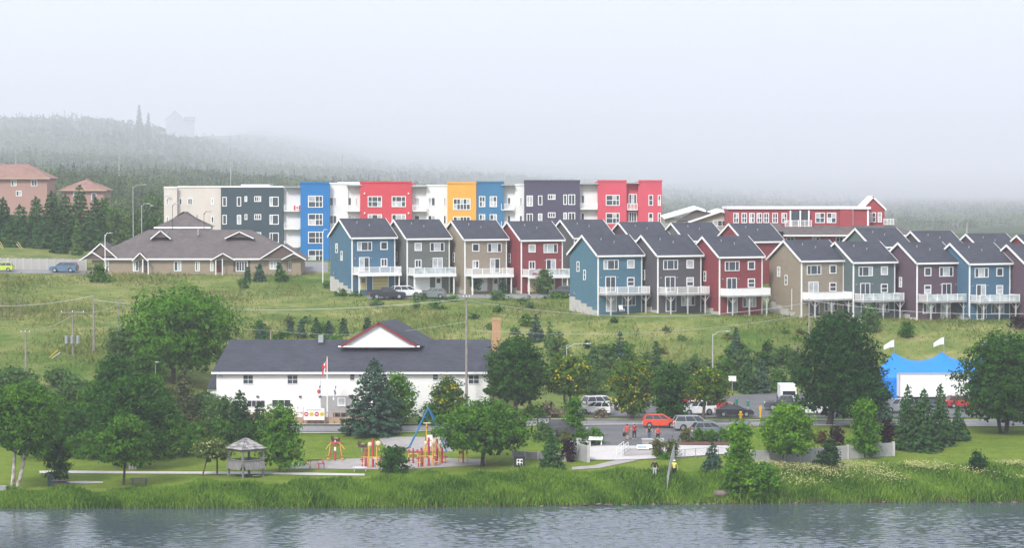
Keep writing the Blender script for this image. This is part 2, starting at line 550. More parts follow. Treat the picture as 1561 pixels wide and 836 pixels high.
def mottled(name, a, b2, scale=0.6, rough=0.9, bump=0.02):
    if name in MATS: return MATS[name]
    m, nt, b = nodes_of(name)
    n = noise(nt, scale, 6, 0.65); n2 = noise(nt, scale * 14, 4, 0.7)
    r = ramp(nt, n.outputs['Fac'], [(0.3, a), (0.7, b2)])
    r2 = ramp(nt, n2.outputs['Fac'], [(0.3, (0.85, 0.85, 0.85)), (0.7, (1.12, 1.12, 1.12))])
    c = mixc(nt, 1.0, r.outputs[0], r2.outputs[0], 'MULTIPLY')
    nt.links.new(c, b.inputs['Base Color'])
    b.inputs['Roughness'].default_value = rough
    bp = N(nt, 'ShaderNodeBump'); bp.inputs['Distance'].default_value = bump; bp.inputs['Strength'].default_value = 0.6
    nt.links.new(n2.outputs['Fac'], bp.inputs['Height']); nt.links.new(bp.outputs[0], b.inputs['Normal'])
    MATS[name] = m
    return m
ASPHALT = mottled('asphalt', (0.085, 0.088, 0.092), (0.135, 0.137, 0.140), 0.25)
OLD_ASPHALT = mottled('worn_asphalt', (0.17, 0.17, 0.175), (0.25, 0.25, 0.25), 0.3)
CONCRETE = mottled('concrete', (0.36, 0.35, 0.33), (0.47, 0.46, 0.44), 0.4)
PALE_CONCRETE = mottled('pale_paving', (0.42, 0.40, 0.39), (0.52, 0.50, 0.48), 0.35)
GRAVEL = mottled('grey_gravel', (0.26, 0.245, 0.235), (0.36, 0.335, 0.32), 0.8)
# ------------------------------------------------------------------ foliage generators
def unit(rng, n):
    v = rng.normal(size=(n, 3))
    return v / np.linalg.norm(v, axis=1, keepdims=True)

def leaves(c, nrm, size, rng, aspect=0.62, jit=0.9):
    """small pointed leaf-spray faces at c, facing roughly nrm"""
    n = len(c)
    d = nrm + unit(rng, n) * jit
    d /= np.linalg.norm(d, axis=1, keepdims=True) + 1e-9
    a = np.cross(d, unit(rng, n)); a /= np.linalg.norm(a, axis=1, keepdims=True) + 1e-9
    b = np.cross(d, a)
    s = (size * rng.uniform(0.6, 1.35, n))[:, None]
    bend = d * s * rng.uniform(-0.15, 0.05, (n, 1))
    return np.stack([c - a * s * 0.5, c - b * s * aspect * 0.5 + bend, c + a * s * 0.5, c + b * s * aspect * 0.5 + bend], 1)

def crown_points(lobes, n, rng, leaf, shell=0.55):
    """clumped points over a set of lobes (centre, radii): many twig clumps, each a little burst of leaves"""
    vol = np.array([l[1][0] * l[1][2] for l in lobes]); vol = vol / vol.sum()
    per = 14
    nc = max(8, n // per)
    which = rng.choice(len(lobes), nc, p=vol)
    C = np.array([l[0] for l in lobes]); Rr = np.array([l[1] for l in lobes])
    d = unit(rng, nc)
    d[:, 2] = np.where(d[:, 2] < -0.25, d[:, 2] * 0.4, d[:, 2])
    rad = rng.uniform(shell, 1.04, nc) ** 0.8
    cc = C[which] + d * Rr[which] * rad[:, None]
    ctone = rng.uniform(0, 1, nc) * 0.55 + 0.25 * np.clip(d[:, 2], -1, 1) * 0.0
    idx = np.repeat(np.arange(nc), per)
    pts = cc[idx] + rng.normal(size=(len(idx), 3)) * leaf * np.array([0.95, 0.95, 0.6])
    nr = d[idx] * 0.7 + np.array([0, 0, 0.55])
    tone = np.clip(ctone[idx] + rng.uniform(-0.05, 0.42, len(idx)), 0, 1)
    return pts, nr, tone

def core_leaves(lobes, n, rng, leaf):
    """bigger, looser sprays inside the lobes that close the crown"""
    vol = np.array([l[1][0] * l[1][2] for l in lobes]); vol = vol / vol.sum()
    w = rng.choice(len(lobes), n, p=vol)
    C = np.array([l[0] for l in lobes]); Rr = np.array([l[1] for l in lobes])
    d = unit(rng, n)
    p = C[w] + d * Rr[w] * (rng.uniform(0, 1, n) ** 0.4 * 0.82)[:, None]
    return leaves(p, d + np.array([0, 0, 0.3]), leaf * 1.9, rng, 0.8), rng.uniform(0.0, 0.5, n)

def make_lobes(rng, w, hh, z0, n=9, flat=0.8, shape='round'):
    """lobes filling a crown of width w between z0 and z0+hh"""
    out = []
    n = int(n * 2.1)
    for i in range(n):
        t = (i + 0.5) / n
        if shape == 'round':
            prof = math.sin(math.pi * min(1, 0.20 + 0.74 * t)) ** 0.55
        elif shape == 'dome':
            prof = math.sqrt(max(0.05, 1 - t * t * 0.9))
        elif shape == 'vase':
            prof = 0.35 + 0.65 * math.sin(math.pi * (0.15 + 0.62 * t))
        elif shape == 'column':
            prof = 0.85 - 0.4 * t
        elif shape == 'cone':
            prof = 1.05 - 0.9 * t
        a = i * 2.399 + rng.uniform(-0.4, 0.4)
        rr = w * 0.5 * prof
        r = min(rr, w * rng.uniform(0.19, 0.29))
        r = max(r, 0.09 * w)
        off = max(0, rr - r) * rng.uniform(0.70, 1.12)
        out.append(((math.cos(a) * off, math.sin(a) * off, z0 + hh * (0.06 + 0.86 * t)), (r, r, r * flat)))
    # a loose core so that the middle is not hollow
    out.append(((0, 0, z0 + hh * 0.45), (w * 0.24, w * 0.24, hh * 0.3)))
    return out

BARK = bark('grey_bark', (0.13, 0.105, 0.085))
BARK_DARK = bark('dark_bark', (0.055, 0.042, 0.034))
BARK_BIRCH = bark('birch_bark', (0.55, 0.50, 0.45), (0.10, 0.07, 0.06))
FOL = {
 'mid':    foliage('leaf_mid_green', (0.019, 0.071, 0.006), (0.098, 0.231, 0.016)),
 'dark':   foliage('leaf_dark_green', (0.010, 0.046, 0.007), (0.051, 0.145, 0.013)),
 'deep':   foliage('leaf_deep_green', (0.006, 0.035, 0.008), (0.029, 0.104, 0.014)),
 'bright': foliage('leaf_bright_green', (0.043, 0.140, 0.007), (0.161, 0.331, 0.017)),
 'fresh':  foliage('leaf_fresh_green', (0.030, 0.111, 0.007), (0.123, 0.276, 0.017)),
 'yellow': foliage('laburnum_leaf_and_blossom', (0.031, 0.084, 0.010), (0.112, 0.200, 0.020), tip=(0.60, 0.46, 0.02), tipfac=0.30),
 'cream':  foliage('rowan_leaf_and_blossom', (0.042, 0.090, 0.016), (0.138, 0.192, 0.040), tip=(0.40, 0.42, 0.16), tipfac=0.36),
 'pine':   foliage('pine_needle', (0.007, 0.031, 0.010), (0.032, 0.089, 0.021), trans=0.1),
 'spruce': foliage('spruce_needle', (0.012, 0.049, 0.015), (0.050, 0.121, 0.034), trans=0.1),
 'blue':   foliage('blue_spruce_needle', (0.012, 0.042, 0.026), (0.052, 0.110, 0.068), trans=0.1),
 'scrag':  foliage('thin_spruce_needle', (0.030, 0.045, 0.022), (0.090, 0.105, 0.045), trans=0.1),
 'purple': foliage('purple_leaf', (0.012, 0.006, 0.010), (0.045, 0.016, 0.022)),
 'rust':   foliage('rust_leaf', (0.050, 0.025, 0.015), (0.140, 0.070, 0.035)),
 'olive':  foliage('olive_leaf', (0.048, 0.072, 0.018), (0.156, 0.168, 0.045)),
 'lilac':  foliage('faded_lilac_leaf', (0.09, 0.09, 0.05), (0.30, 0.24, 0.20)),
 'sage':   foliage('sage_leaf', (0.043, 0.098, 0.026), (0.113, 0.208, 0.056)),
}
_seed = [11]
def rng_next():
    _seed[0] += 1
    return np.random.default_rng(_seed[0])

def base_point(u, v, D=None):
    if D is None: return G(u, v)
    return on(u, D)

def broadleaf(name, label, u, vb, vt, w, fol='mid', vc=None, shape='round', D=None, group=None, cat='tree', lobes=9, trunk=BARK, tr=None, lean=0.0,
              stems=1, k=6.0, flat=0.8, uc=None, leaf=None, dense_low=False):
    """a broadleaved tree seen at photo column u: base row vb, top row vt, crown from row vc up, crown width w pixels, centred on column uc"""
    rng = rng_next()
    b = base_point(u, vb, D)
    s = b.y / F
    H_ = (P(u, vt, b.y) - b).z
    vc = vc if vc is not None else vt + (vb - vt) * 0.72
    zc = max(0.05, (P(u, vc, b.y) - b).z - 0.11 * H_)
    H_ *= 1.02
    W_ = w * s * 1.12
    off = ((uc if uc is not None else u) - u) * s
    leaf = leaf or b.y * 0.00105
    root = empty(name, b, 0, label, cat, group)
    lb = make_lobes(rng, W_, H_ - zc, zc, lobes, flat, shape)
    # scale lobes so the crown fills its box
    top = max(c[2] + r[2] for c, r in lb); bot = min(c[2] - r[2] for c, r in lb)
    kx = W_ / (max(c[0] + r[0] for c, r in lb) - min(c[0] - r[0] for c, r in lb))
    sx = (max(c[0] + r[0] for c, r in lb) + min(c[0] - r[0] for c, r in lb)) / 2
    lb = [((c[0] - sx, c[1], c[2]), r) for c, r in lb]
    kz = (H_ - zc) / (top - bot)
    lb = [((c[0] * kx + off, c[1] * kx, zc + (c[2] - bot) * kz), (r[0] * kx, r[1] * kx, r[2] * kz)) for c, r in lb]
    n = int(2.0 * k * W_ * (H_ - zc) / (leaf * leaf))
    n = min(n, 26000)
    pts, nr, tone = crown_points(lb, n, rng, leaf)
    cc, ct = core_leaves(lb, int(n * 0.16), rng, leaf)
    co = np.concatenate([leaves(pts, nr, leaf * 1.08, rng), cc]); tone = np.concatenate([tone, ct])
    me = quads_mesh('crown', co, tone)
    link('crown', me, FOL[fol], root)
    # trunk and limbs
    mb = MB()
    tr = tr or max(0.06, 0.028 * H_ + 0.03)
    for si in range(stems):
        a = si * 2.4 + 0.6
        sx = (math.cos(a) * tr * 0.8 if stems > 1 else 0)
        split = Vector((off * 0.55 + sx * 2.5 + lean, math.sin(a) * tr if stems > 1 else 0, zc + (H_ - zc) * 0.22))
        p0 = Vector((sx, 0, -0.15)); r0 = tr / math.sqrt(stems)
        mid = p0.lerp(split, 0.5) + Vector((rng.uniform(-1, 1) * tr * 0.5, 0, 0))
        mb.path([p0, p0.lerp(mid, 0.15), mid, split], [r0 * 1.35, r0, r0 * 0.85, r0 * 0.7], 7)
        for li, (c, r) in enumerate(lb):
            if li % stems != si: continue
            e = Vector(c)
            m1 = split.lerp(e, 0.5) + Vector((0, 0, -0.1 * (e - split).length))
            mb.path([split, m1, e], [r0 * 0.5, r0 * 0.3, r0 * 0.1], 5)
            for q in range(3):
                t = e + Vector(unit(rng, 1)[0] * np.array(r) * 0.85)
                mb.path([m1.lerp(e, 0.6), t], [r0 * 0.2, r0 * 0.05], 4)
    mb.build('trunk', trunk, root)
    return root

def conifer(name, label, u, vb, vt, w, fol='spruce', D=None, group=None, skirt=0.0, dens=1.0, power=0.9, cat='tree', droop=0.25, leaf=None):
    """a spruce or fir: whorls of drooping boughs round one stem"""
    rng = rng_next()
    b = base_point(u, vb, D)
    s = b.y / F
    H_ = (P(u, vt, b.y) - b).z
    Rb = w * s / 2
    leaf = leaf or b.y * 0.0011
    root = empty(name, b, 0, label, cat, group)
    nl = max(7, int(H_ / (leaf * 1.25)))
    cs, ns, ts = [], [], []
    mb = MB()
    mb.path([Vector((0, 0, -0.1)), Vector((0, 0, H_ * 0.5)), Vector((0, 0, H_ * 0.99))], [0.022 * H_ + 0.03, 0.013 * H_ + 0.02, 0.01], 6)
    for i in range(nl):
        t = i / nl
        z = H_ * (skirt + (1 - skirt) * t)
        rl = Rb * (1 - t) ** power
        if t < 0.12: rl *= 0.86 + t
        nb = int(max(4, 5 + 11 * (1 - t)))
        a0 = rng.uniform(0, 6.28)
        for j in range(nb):
            a = a0 + 6.283 * j / nb + rng.uniform(-0.25, 0.25)
            L = rl * rng.uniform(0.66, 1.08) + leaf * 0.4
            d = np.array([math.cos(a), math.sin(a), -droop + rng.uniform(-0.1, 0.12)])
            if j % 2 == 0 and L > leaf * 2:
                mb.tube((0, 0, z), (d[0] * L * 0.9, d[1] * L * 0.9, z + d[2] * L * 0.7), 0.012 * H_ * 0.5 + 0.008, 0.006, 3, False)
            m = max(4, int(L / leaf * 4.4 * dens))
            f = np.sqrt(rng.uniform(0.03, 1.0, m))
            side = rng.normal(size=m) * leaf * 0.55 * (1.15 - f * 0.5)
            px = d[0] * L * f - math.sin(a) * side
            py = d[1] * L * f + math.cos(a) * side
            pz = z + d[2] * L * f + (f ** 2) * L * 0.10 + rng.normal(size=m) * leaf * 0.28
            cs.append(np.stack([px, py, pz], 1))
            ns.append(np.tile(np.array([d[0] * 0.55, d[1] * 0.55, 0.75]), (m, 1)))
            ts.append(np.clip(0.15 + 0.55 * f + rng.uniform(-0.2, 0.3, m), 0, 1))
    # leader tip
    m = 14
    cs.append(np.stack([rng.normal(size=m) * leaf * 0.16, rng.normal(size=m) * leaf * 0.16, H_ * rng.uniform(0.93, 1.0, m)], 1))
    ns.append(unit(rng, m)); ts.append(rng.uniform(0.3, 0.8, m))
    co = leaves(np.concatenate(cs), np.concatenate(ns), leaf * 1.2, rng, 0.55, 0.7)
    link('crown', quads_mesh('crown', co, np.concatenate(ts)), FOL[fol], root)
    mb.build('trunk', BARK_DARK, root)
    return root

def shrub(name, label, u, vb, vt, w, fol='mid', D=None, group=None, shape='dome', cat='shrub', k=7.0, lobes=7, leaf=None, lift=0.0):
    """a bush: foliage to the ground on a few short stems"""
    rng = rng_next()
    b = base_point(u, vb, D)
    s = b.y / F
    H_ = (P(u, vt, b.y) - b).z
    W_ = w * s
    leaf = leaf or b.y * 0.00095
    root = empty(name, b, 0, label, cat, group)
    lb = make_lobes(rng, W_, H_, 0.0, lobes, 0.85, shape)
    top = max(c[2] + r[2] for c, r in lb)
    kx = (W_ / 2) / max(abs(c[0]) + r[0] for c, r in lb)
    lb = [((c[0] * kx, c[1] * kx, lift + c[2] * (H_ - lift) / top), (r[0] * kx, r[1] * kx, r[2] * (H_ - lift) / top)) for c, r in lb]
    n = min(9000, int(k * W_ * H_ / (leaf * leaf)))
    pts, nr, tone = crown_points(lb, n, rng, leaf * 0.8, 0.45)
    pts[:, 2] = np.abs(pts[:, 2])
    cc, ct = core_leaves(lb, int(n * 0.15), rng, leaf)
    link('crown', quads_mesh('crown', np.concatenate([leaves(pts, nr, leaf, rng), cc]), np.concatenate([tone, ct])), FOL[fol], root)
    mb = MB()
    for c, r in lb[:5]:
        mb.path([Vector((c[0] * 0.15, c[1] * 0.15, -0.1)), Vector((c[0] * 0.6, c[1] * 0.6, c[2] * 0.5)), Vector(c)], [0.05, 0.035, 0.012], 4)
    mb.build('stem', BARK_DARK, root)
    return root

# ------------------------------------------------------------------ forest on the hill: one far-off wood that reads as a mass
def forest():
    rng = np.random.default_rng(5)
    n_try = 24000
    D = 478 * (8200 / 478) ** (rng.uniform(0, 1, n_try) ** 0.9)
    s = rng.uniform(-0.24, 0.24, n_try)
    u = s * F + 780.5
    keep = np.ones(n_try, bool)
    keep &= ~((D < 655) & (u < 175))                                    # brick house plots
    keep &= ~((D < 1900) & (u > 1010)) & ~((D < 1000) & (u > 620)) & ~((D < 600) & (u > 240))
    clear = np.sin(s * 41 + np.log(D) * 9) + np.sin(s * 23 - np.log(D) * 7 + 1.0)
    keep &= (clear < 1.3) | (D > 3000)                                                  # grassy clearings
    keep &= rng.uniform(0, 1, n_try) < np.clip(1.0 - (D - 5200) / 4500 * (u > 350) - 0.9 * (D > 6600) * (u < 350), 0.08, 1)
    D, s = D[keep], s[keep]
    n = len(D)
    x = s * D
    z = h(x, D)
    hgt = rng.uniform(5.5, 10.5, n) * np.clip(0.8 + D / 4200, 0.9, 2.1)
    con = (rng.uniform(0, 1, n) < 0.34 + 0.25 * np.sin(s * 60 + np.log(D) * 8))
    hgt = np.where(con, hgt * 1.15, hgt)
    tone_tree = rng.uniform(0, 1, n)
    for is_con, name, dark, light in ((False, 'hill_wood_broadleaf', (0.022, 0.052, 0.016), (0.110, 0.160, 0.045)), (True, 'hill_wood_conifer', (0.008, 0.026, 0.016), (0.034, 0.070, 0.034))):
        k = np.nonzero(con == is_con)[0]
        idx = np.repeat(k, np.where(D[k] < 1100, 64, np.where(D[k] < 2600, 34, 20)))
        m = len(idx)
        far = np.clip(D[idx] / 1050, 0.62, 4.6)
        if is_con:
            t = rng.uniform(0, 1, m) ** 1.3
            a = rng.uniform(0, 6.283, m)
            rr = 0.21 * hgt[idx] * (1.02 - t) * rng.uniform(0.55, 1.05, m)
            p = np.stack([x[idx] + np.cos(a) * rr, D[idx] + np.sin(a) * rr, z[idx] + hgt[idx] * (0.06 + 0.94 * t)], 1)
            nr = np.stack([np.cos(a), np.sin(a), np.full(m, 0.6)], 1)
            size = 0.95 * far * (0.45 + 0.75 * (1 - t))
        else:
            d = unit(rng, m); d[:, 2] = np.abs(d[:, 2]) * 0.9 - 0.25
            r = hgt[idx] * 0.42 * rng.uniform(0.7, 1.05, m)
            lump = 1 + 0.22 * np.sin(d[:, 0] * 5 + idx) * np.sin(d[:, 1] * 5 + idx * 1.7)
            p = np.stack([x[idx] + d[:, 0] * r * lump, D[idx] + d[:, 1] * r * lump, z[idx] + hgt[idx] * 0.52 + d[:, 2] * r * 1.15 * lump], 1)
            nr = d + np.array([0, 0, 0.4])
            size = 1.05 * far
        co = leaves(p, nr, size, rng, 0.75, 0.8)
        tone = np.clip(tone_tree[idx] * 0.8 + rng.uniform(-0.15, 0.35, m), 0, 1)
        o = link(name, quads_mesh(name, co, tone), foliage('leaf_' + name, dark, light))
        tag(o, 'far wood of ' + ('dark pointed conifers' if is_con else 'rounded broadleaved trees') + ' fading into fog on the hillside', 'wood', kind='stuff')
forest()

# ------------------------------------------------------------------ grasses
def blades(name, xy, height, width, dark, light, label, lean=0.35, per=1, tip=None, tipfac=0.0, seed=3):
    rng = np.random.default_rng(seed)
    n = len(xy)
    z = h(xy[:, 0], xy[:, 1])
    hh = height * (0.45 + 0.9 * rng.uniform(0, 1, n) ** 1.3)
    a = rng.uniform(0, 6.283, n)
    w = width * rng.uniform(0.6, 1.3, n)
    dx, dy = np.cos(a) * w, np.sin(a) * w
    lx = rng.normal(size=n) * lean * hh; ly = rng.normal(size=n) * lean * hh
    base = np.stack([xy[:, 0], xy[:, 1], z - 0.03], 1)
    co = np.stack([base - np.stack([dx, dy, 0 * z], 1), base + np.stack([dx, dy, 0 * z], 1), base + np.stack([lx * 0.4 + dx * 0.6, ly * 0.4 + dy * 0.6, hh * 0.65], 1), base + np.stack([lx, ly, hh], 1)], 1)
    patch = 0.5 + 0.22 * np.sin(xy[:, 0] * 0.35 + np.sin(xy[:, 1] * 0.7)) + 0.16 * np.sin(xy[:, 0] * 1.1 + xy[:, 1] * 0.8)
    tone = np.clip(patch + rng.uniform(-0.5, 0.5, n), 0, 1)
    o = link(name, quads_mesh(name, co, tone), foliage('blade_' + name, dark, light, 0.65, 0.3, tip, tipfac))
    return tag(o, label, 'grass', kind='stuff')

def bank_grass():
    rng = np.random.default_rng(9)
    n = 190000
    s = rng.uniform(-0.23, 0.23, n)
    u = s * F + 780.5
    sh = np.interp(u, _us, [_shore[k] for k in _us])
    # how far up the bank the uncut grass reaches, column by column (photo rows)
    vtop = np.interp(u, [0, 140, 230, 300, 480, 520, 640, 760, 900, 1000, 1100, 1250, 1350, 1561], [744, 752, 742, 733, 730, 722, 718, 714, 722, 728, 722, 720, 718, 718])
    depth = np.interp(vtop, [712, 722, 735, 745, 755], [11.5, 9.0, 7.0, 5.2, 3.6])
    t = rng.uniform(0, 1, n) ** 0.85
    y = sh - 0.25 + t * depth + np.sin(u * 0.07) * 0.5 * t
    x = s * y
    xy = np.stack([x, y], 1)
    lump = 0.75 + 0.28 * np.sin(x * 0.55 + np.sin(y * 0.9) * 1.3) + 0.2 * np.sin(x * 1.3 + 2 + y * 0.4)
    hh = np.where(t < 0.16, 0.80, 0.72) * np.clip(lump, 0.45, 1.3)
    hh *= np.where(u < 300, 0.85, 1.0)
    blades('bank_grass', xy, hh, 0.042, (0.045, 0.130, 0.014), (0.200, 0.330, 0.045), 'tall uncut green grass along the lake bank', 0.22, seed=4)
    # drier, flowering stand on top of the bank at the lawn side
    n = 16000
    s = rng.uniform(0.09, 0.225, n)
    u = s * F + 780.5
    sh = np.interp(u, _us, [_shore[k] for k in _us])
    y = sh + 2.0 + 7.5 * rng.uniform(0, 1, n) ** 0.55 + 0.8 * np.sin(u * 0.05)
    xy = np.stack([s * y, y], 1)
    keep = (np.sin(xy[:, 0] * 0.5 + xy[:, 1]) + np.sin(xy[:, 0] * 0.21 + 1) + rng.normal(size=len(xy)) * 0.9 + (y - sh) * 0.16) > 1.3
    xy = xy[keep]
    z = h(xy[:, 0], xy[:, 1]) + rng.uniform(0.5, 0.9, len(xy))
    c = np.stack([xy[:, 0], xy[:, 1], z], 1)
    co = leaves(c, np.tile(np.array([0, -0.3, 1.0]), (len(c), 1)), 0.15, rng, 0.9, 0.5)
    tag(link('wild_flowers', quads_mesh('wild_flowers', co, rng.uniform(0, 1, len(c))), foliage('cream_flower_heads', (0.20, 0.24, 0.07), (0.48, 0.46, 0.24))),
        'cream flower heads standing in the tall bank grass', 'flowers', kind='stuff')
bank_grass()

def meadow():
    rng = np.random.default_rng(12)
    n = 110000
    D = rng.uniform(303, 424, n)
    s = rng.uniform(-0.225, 0.225, n)
    u = s * F + 780.5
    x = s * D
    uj = u + rng.normal(size=n) * 22; Dj = D + rng.normal(size=n) * 4
    keep = ~((uj > 460) & (Dj > 384))
    keep &= ~((u > 820) & (D < 338)) & ~((u > 300) & (D < 330))
    keep &= ~((Dj > 366) & (uj > 850))
    x, D = x[keep], D[keep]
    lump = np.sin(x * 0.25 + D * 0.1) + np.sin(x * 0.09 - D * 0.15 + 1)
    keep = rng.uniform(0, 1, len(x)) < 0.55 + 0.3 * lump
    xy = np.stack([x[keep], D[keep]], 1)
    blades('meadow_grass', xy, 0.42 + 0.16 * lump[keep].clip(-1, 1), 0.085, (0.095, 0.135, 0.034), (0.230, 0.235, 0.085), 'rough meadow grass on the slope below the houses', 0.4, seed=6)
meadow()
# ------------------------------------------------------------------ building parts
_wcache = {}
def window(parent, w, h_, nx=2, ny=1, loc=(0, 0, 0), rz=0.0, frame=0.10, mat=None, pane=None, cross=None, name='window'):
    """a window whose outside faces local -y: white frame with bars, one pane object for each light"""
    mat = mat or WHITE
    xs = cross if cross else [i / nx for i in range(1, nx)]
    key = (round(w, 2), round(h_, 2), nx, ny, round(frame, 3), tuple(xs))
    if key not in _wcache:
        mb = MB(); f = frame; d0, d1 = -0.07, 0.03
        mb.box(-w / 2 - f, w / 2 + f, d0, d1, h_ / 2, h_ / 2 + f); mb.box(-w / 2 - f, w / 2 + f, d0 - 0.02, d1, -h_ / 2 - f, -h_ / 2)
        mb.box(-w / 2 - f, -w / 2, d0, d1, -h_ / 2, h_ / 2); mb.box(w / 2, w / 2 + f, d0, d1, -h_ / 2, h_ / 2)
        b = f * 0.38
        for x in xs:
            mb.box(-w / 2 + w * x - b, -w / 2 + w * x + b, d0 + 0.01, d1, -h_ / 2, h_ / 2)
        for j in range(1, ny):
            z = -h_ / 2 + h_ * j / ny
            edges = [0] + list(xs) + [1]
            for a, c in zip(edges[:-1], edges[1:]):
                mb.box(-w / 2 + w * a + b, -w / 2 + w * c - b, d0 + 0.015, d1, z - b, z + b)
        me = mb.mesh('window'); me.materials.append(WHITE)
        panes = []
        edges = [0] + list(xs) + [1]
        for a, c in zip(edges[:-1], edges[1:]):
            for j in range(ny):
                pm = MB().box(-w / 2 + w * a + 0.005, -w / 2 + w * c - 0.005, -0.025, 0.0, -h_ / 2 + h_ * j / ny + 0.005, -h_ / 2 + h_ * (j + 1) / ny - 0.005).mesh('pane')
                pm.materials.append(GLASS)
                panes.append(pm)
        _wcache[key] = (me, panes)
    me, panes = _wcache[key]
    o = link(name, me, mat, parent, loc, (0, 0, rz))
    for i, pm in enumerate(panes):
        mt = pane if pane else (GLASS_PALE if random.random() < 0.28 else GLASS)
        link('pane', pm, mt, o)
    return o

def door(parent, w, h_, loc, mat, rz=0.0, lights=False, name='door'):
    mb = MB().box(-w / 2 - 0.08, -w / 2, -0.06, 0.03, 0, h_ + 0.08).box(w / 2, w / 2 + 0.08, -0.06, 0.03, 0, h_ + 0.08).box(-w / 2, w / 2, -0.06, 0.03, h_, h_ + 0.08)
    fr = mb.build('door_frame', WHITE, None)
    d = MB().box(-w / 2 + 0.004, w / 2 - 0.004, -0.03, 0.02, 0.02, h_ - 0.004).build(name, mat, parent, loc, (0, 0, rz))
    fr.parent = d
    MB().ball((w * 0.36, -0.06, h_ * 0.48), 0.04, 6, 4).build('handle', METAL, d)
    if lights:
        MB().box(-w * 0.3, w * 0.3, -0.045, -0.032, h_ * 0.55, h_ * 0.9).build('pane', GLASS, d)
    return d

METAL = paint('galvanised_metal', (0.42, 0.44, 0.45), 0.4, 0.08, metal=0.7)
CONC_FOUND = paint('foundation_concrete', (0.42, 0.41, 0.39), 0.9, 0.12)
def shingles(name, c):
    if name in MATS: return MATS[name]
    m, nt, b = nodes_of(name)
    n1 = noise(nt, 0.5, 4); n2 = noise(nt, 3.2, 4, 0.75, stretch=(0.35, 1, 3.5))
    r = ramp(nt, n1.outputs['Fac'], [(0.3, tuple(x * 0.86 for x in c)), (0.7, tuple(x * 1.12 for x in c))])
    r2 = ramp(nt, n2.outputs['Fac'], [(0.3, (0.62, 0.62, 0.64)), (0.7, (1.38, 1.36, 1.34))])
    nt.links.new(mixc(nt, 1.0, r.outputs[0], r2.outputs[0], 'MULTIPLY'), b.inputs['Base Color'])
    b.inputs['Roughness'].default_value = 0.85
    b.inputs['Specular IOR Level'].default_value = 0.25
    bp = N(nt, 'ShaderNodeBump'); bp.inputs['Distance'].default_value = 0.03
    nt.links.new(n2.outputs['Fac'], bp.inputs['Height']); nt.links.new(bp.outputs[0], b.inputs['Normal'])
    MATS[name] = m
    return m
SHINGLE = shingles('charcoal_shingle', (0.050, 0.054, 0.070))
SHINGLE_BROWN = shingles('brown_shingle', (0.115, 0.100, 0.098))
SHINGLE_RED = shingles('red_brown_shingle', (0.26, 0.155, 0.13))  # lightened along with the brick, haze put into the colour

def railing(mb, x0, x1, y, z, hgt=0.95, style='baluster', posts=4):
    """front run of a deck railing along x at depth y"""
    mb.box(x0, x1, y - 0.05, y + 0.05, z + hgt - 0.08, z + hgt)
    if style == 'solid':
        mb.box(x0, x1, y - 0.02, y + 0.02, z - 0.1, z + hgt - 0.08); return
    mb.box(x0, x1, y - 0.03, y + 0.03, z + 0.06, z + 0.12)
    n = posts
    for i in range(n + 1):
        x = x0 + (x1 - x0) * i / n
        mb.box(x - 0.05, x + 0.05, y - 0.055, y + 0.055, z, z + hgt + 0.05)
    if style == 'baluster':
        k = int((x1 - x0) / 0.17)
        for i in range(1, k):
            x = x0 + (x1 - x0) * i / k
            mb.box(x - 0.025, x + 0.025, y - 0.02, y + 0.02, z + 0.12, z + hgt - 0.08)

GLASS_RAIL = glass('deck_glass', (0.36, 0.40, 0.42), 0.15)

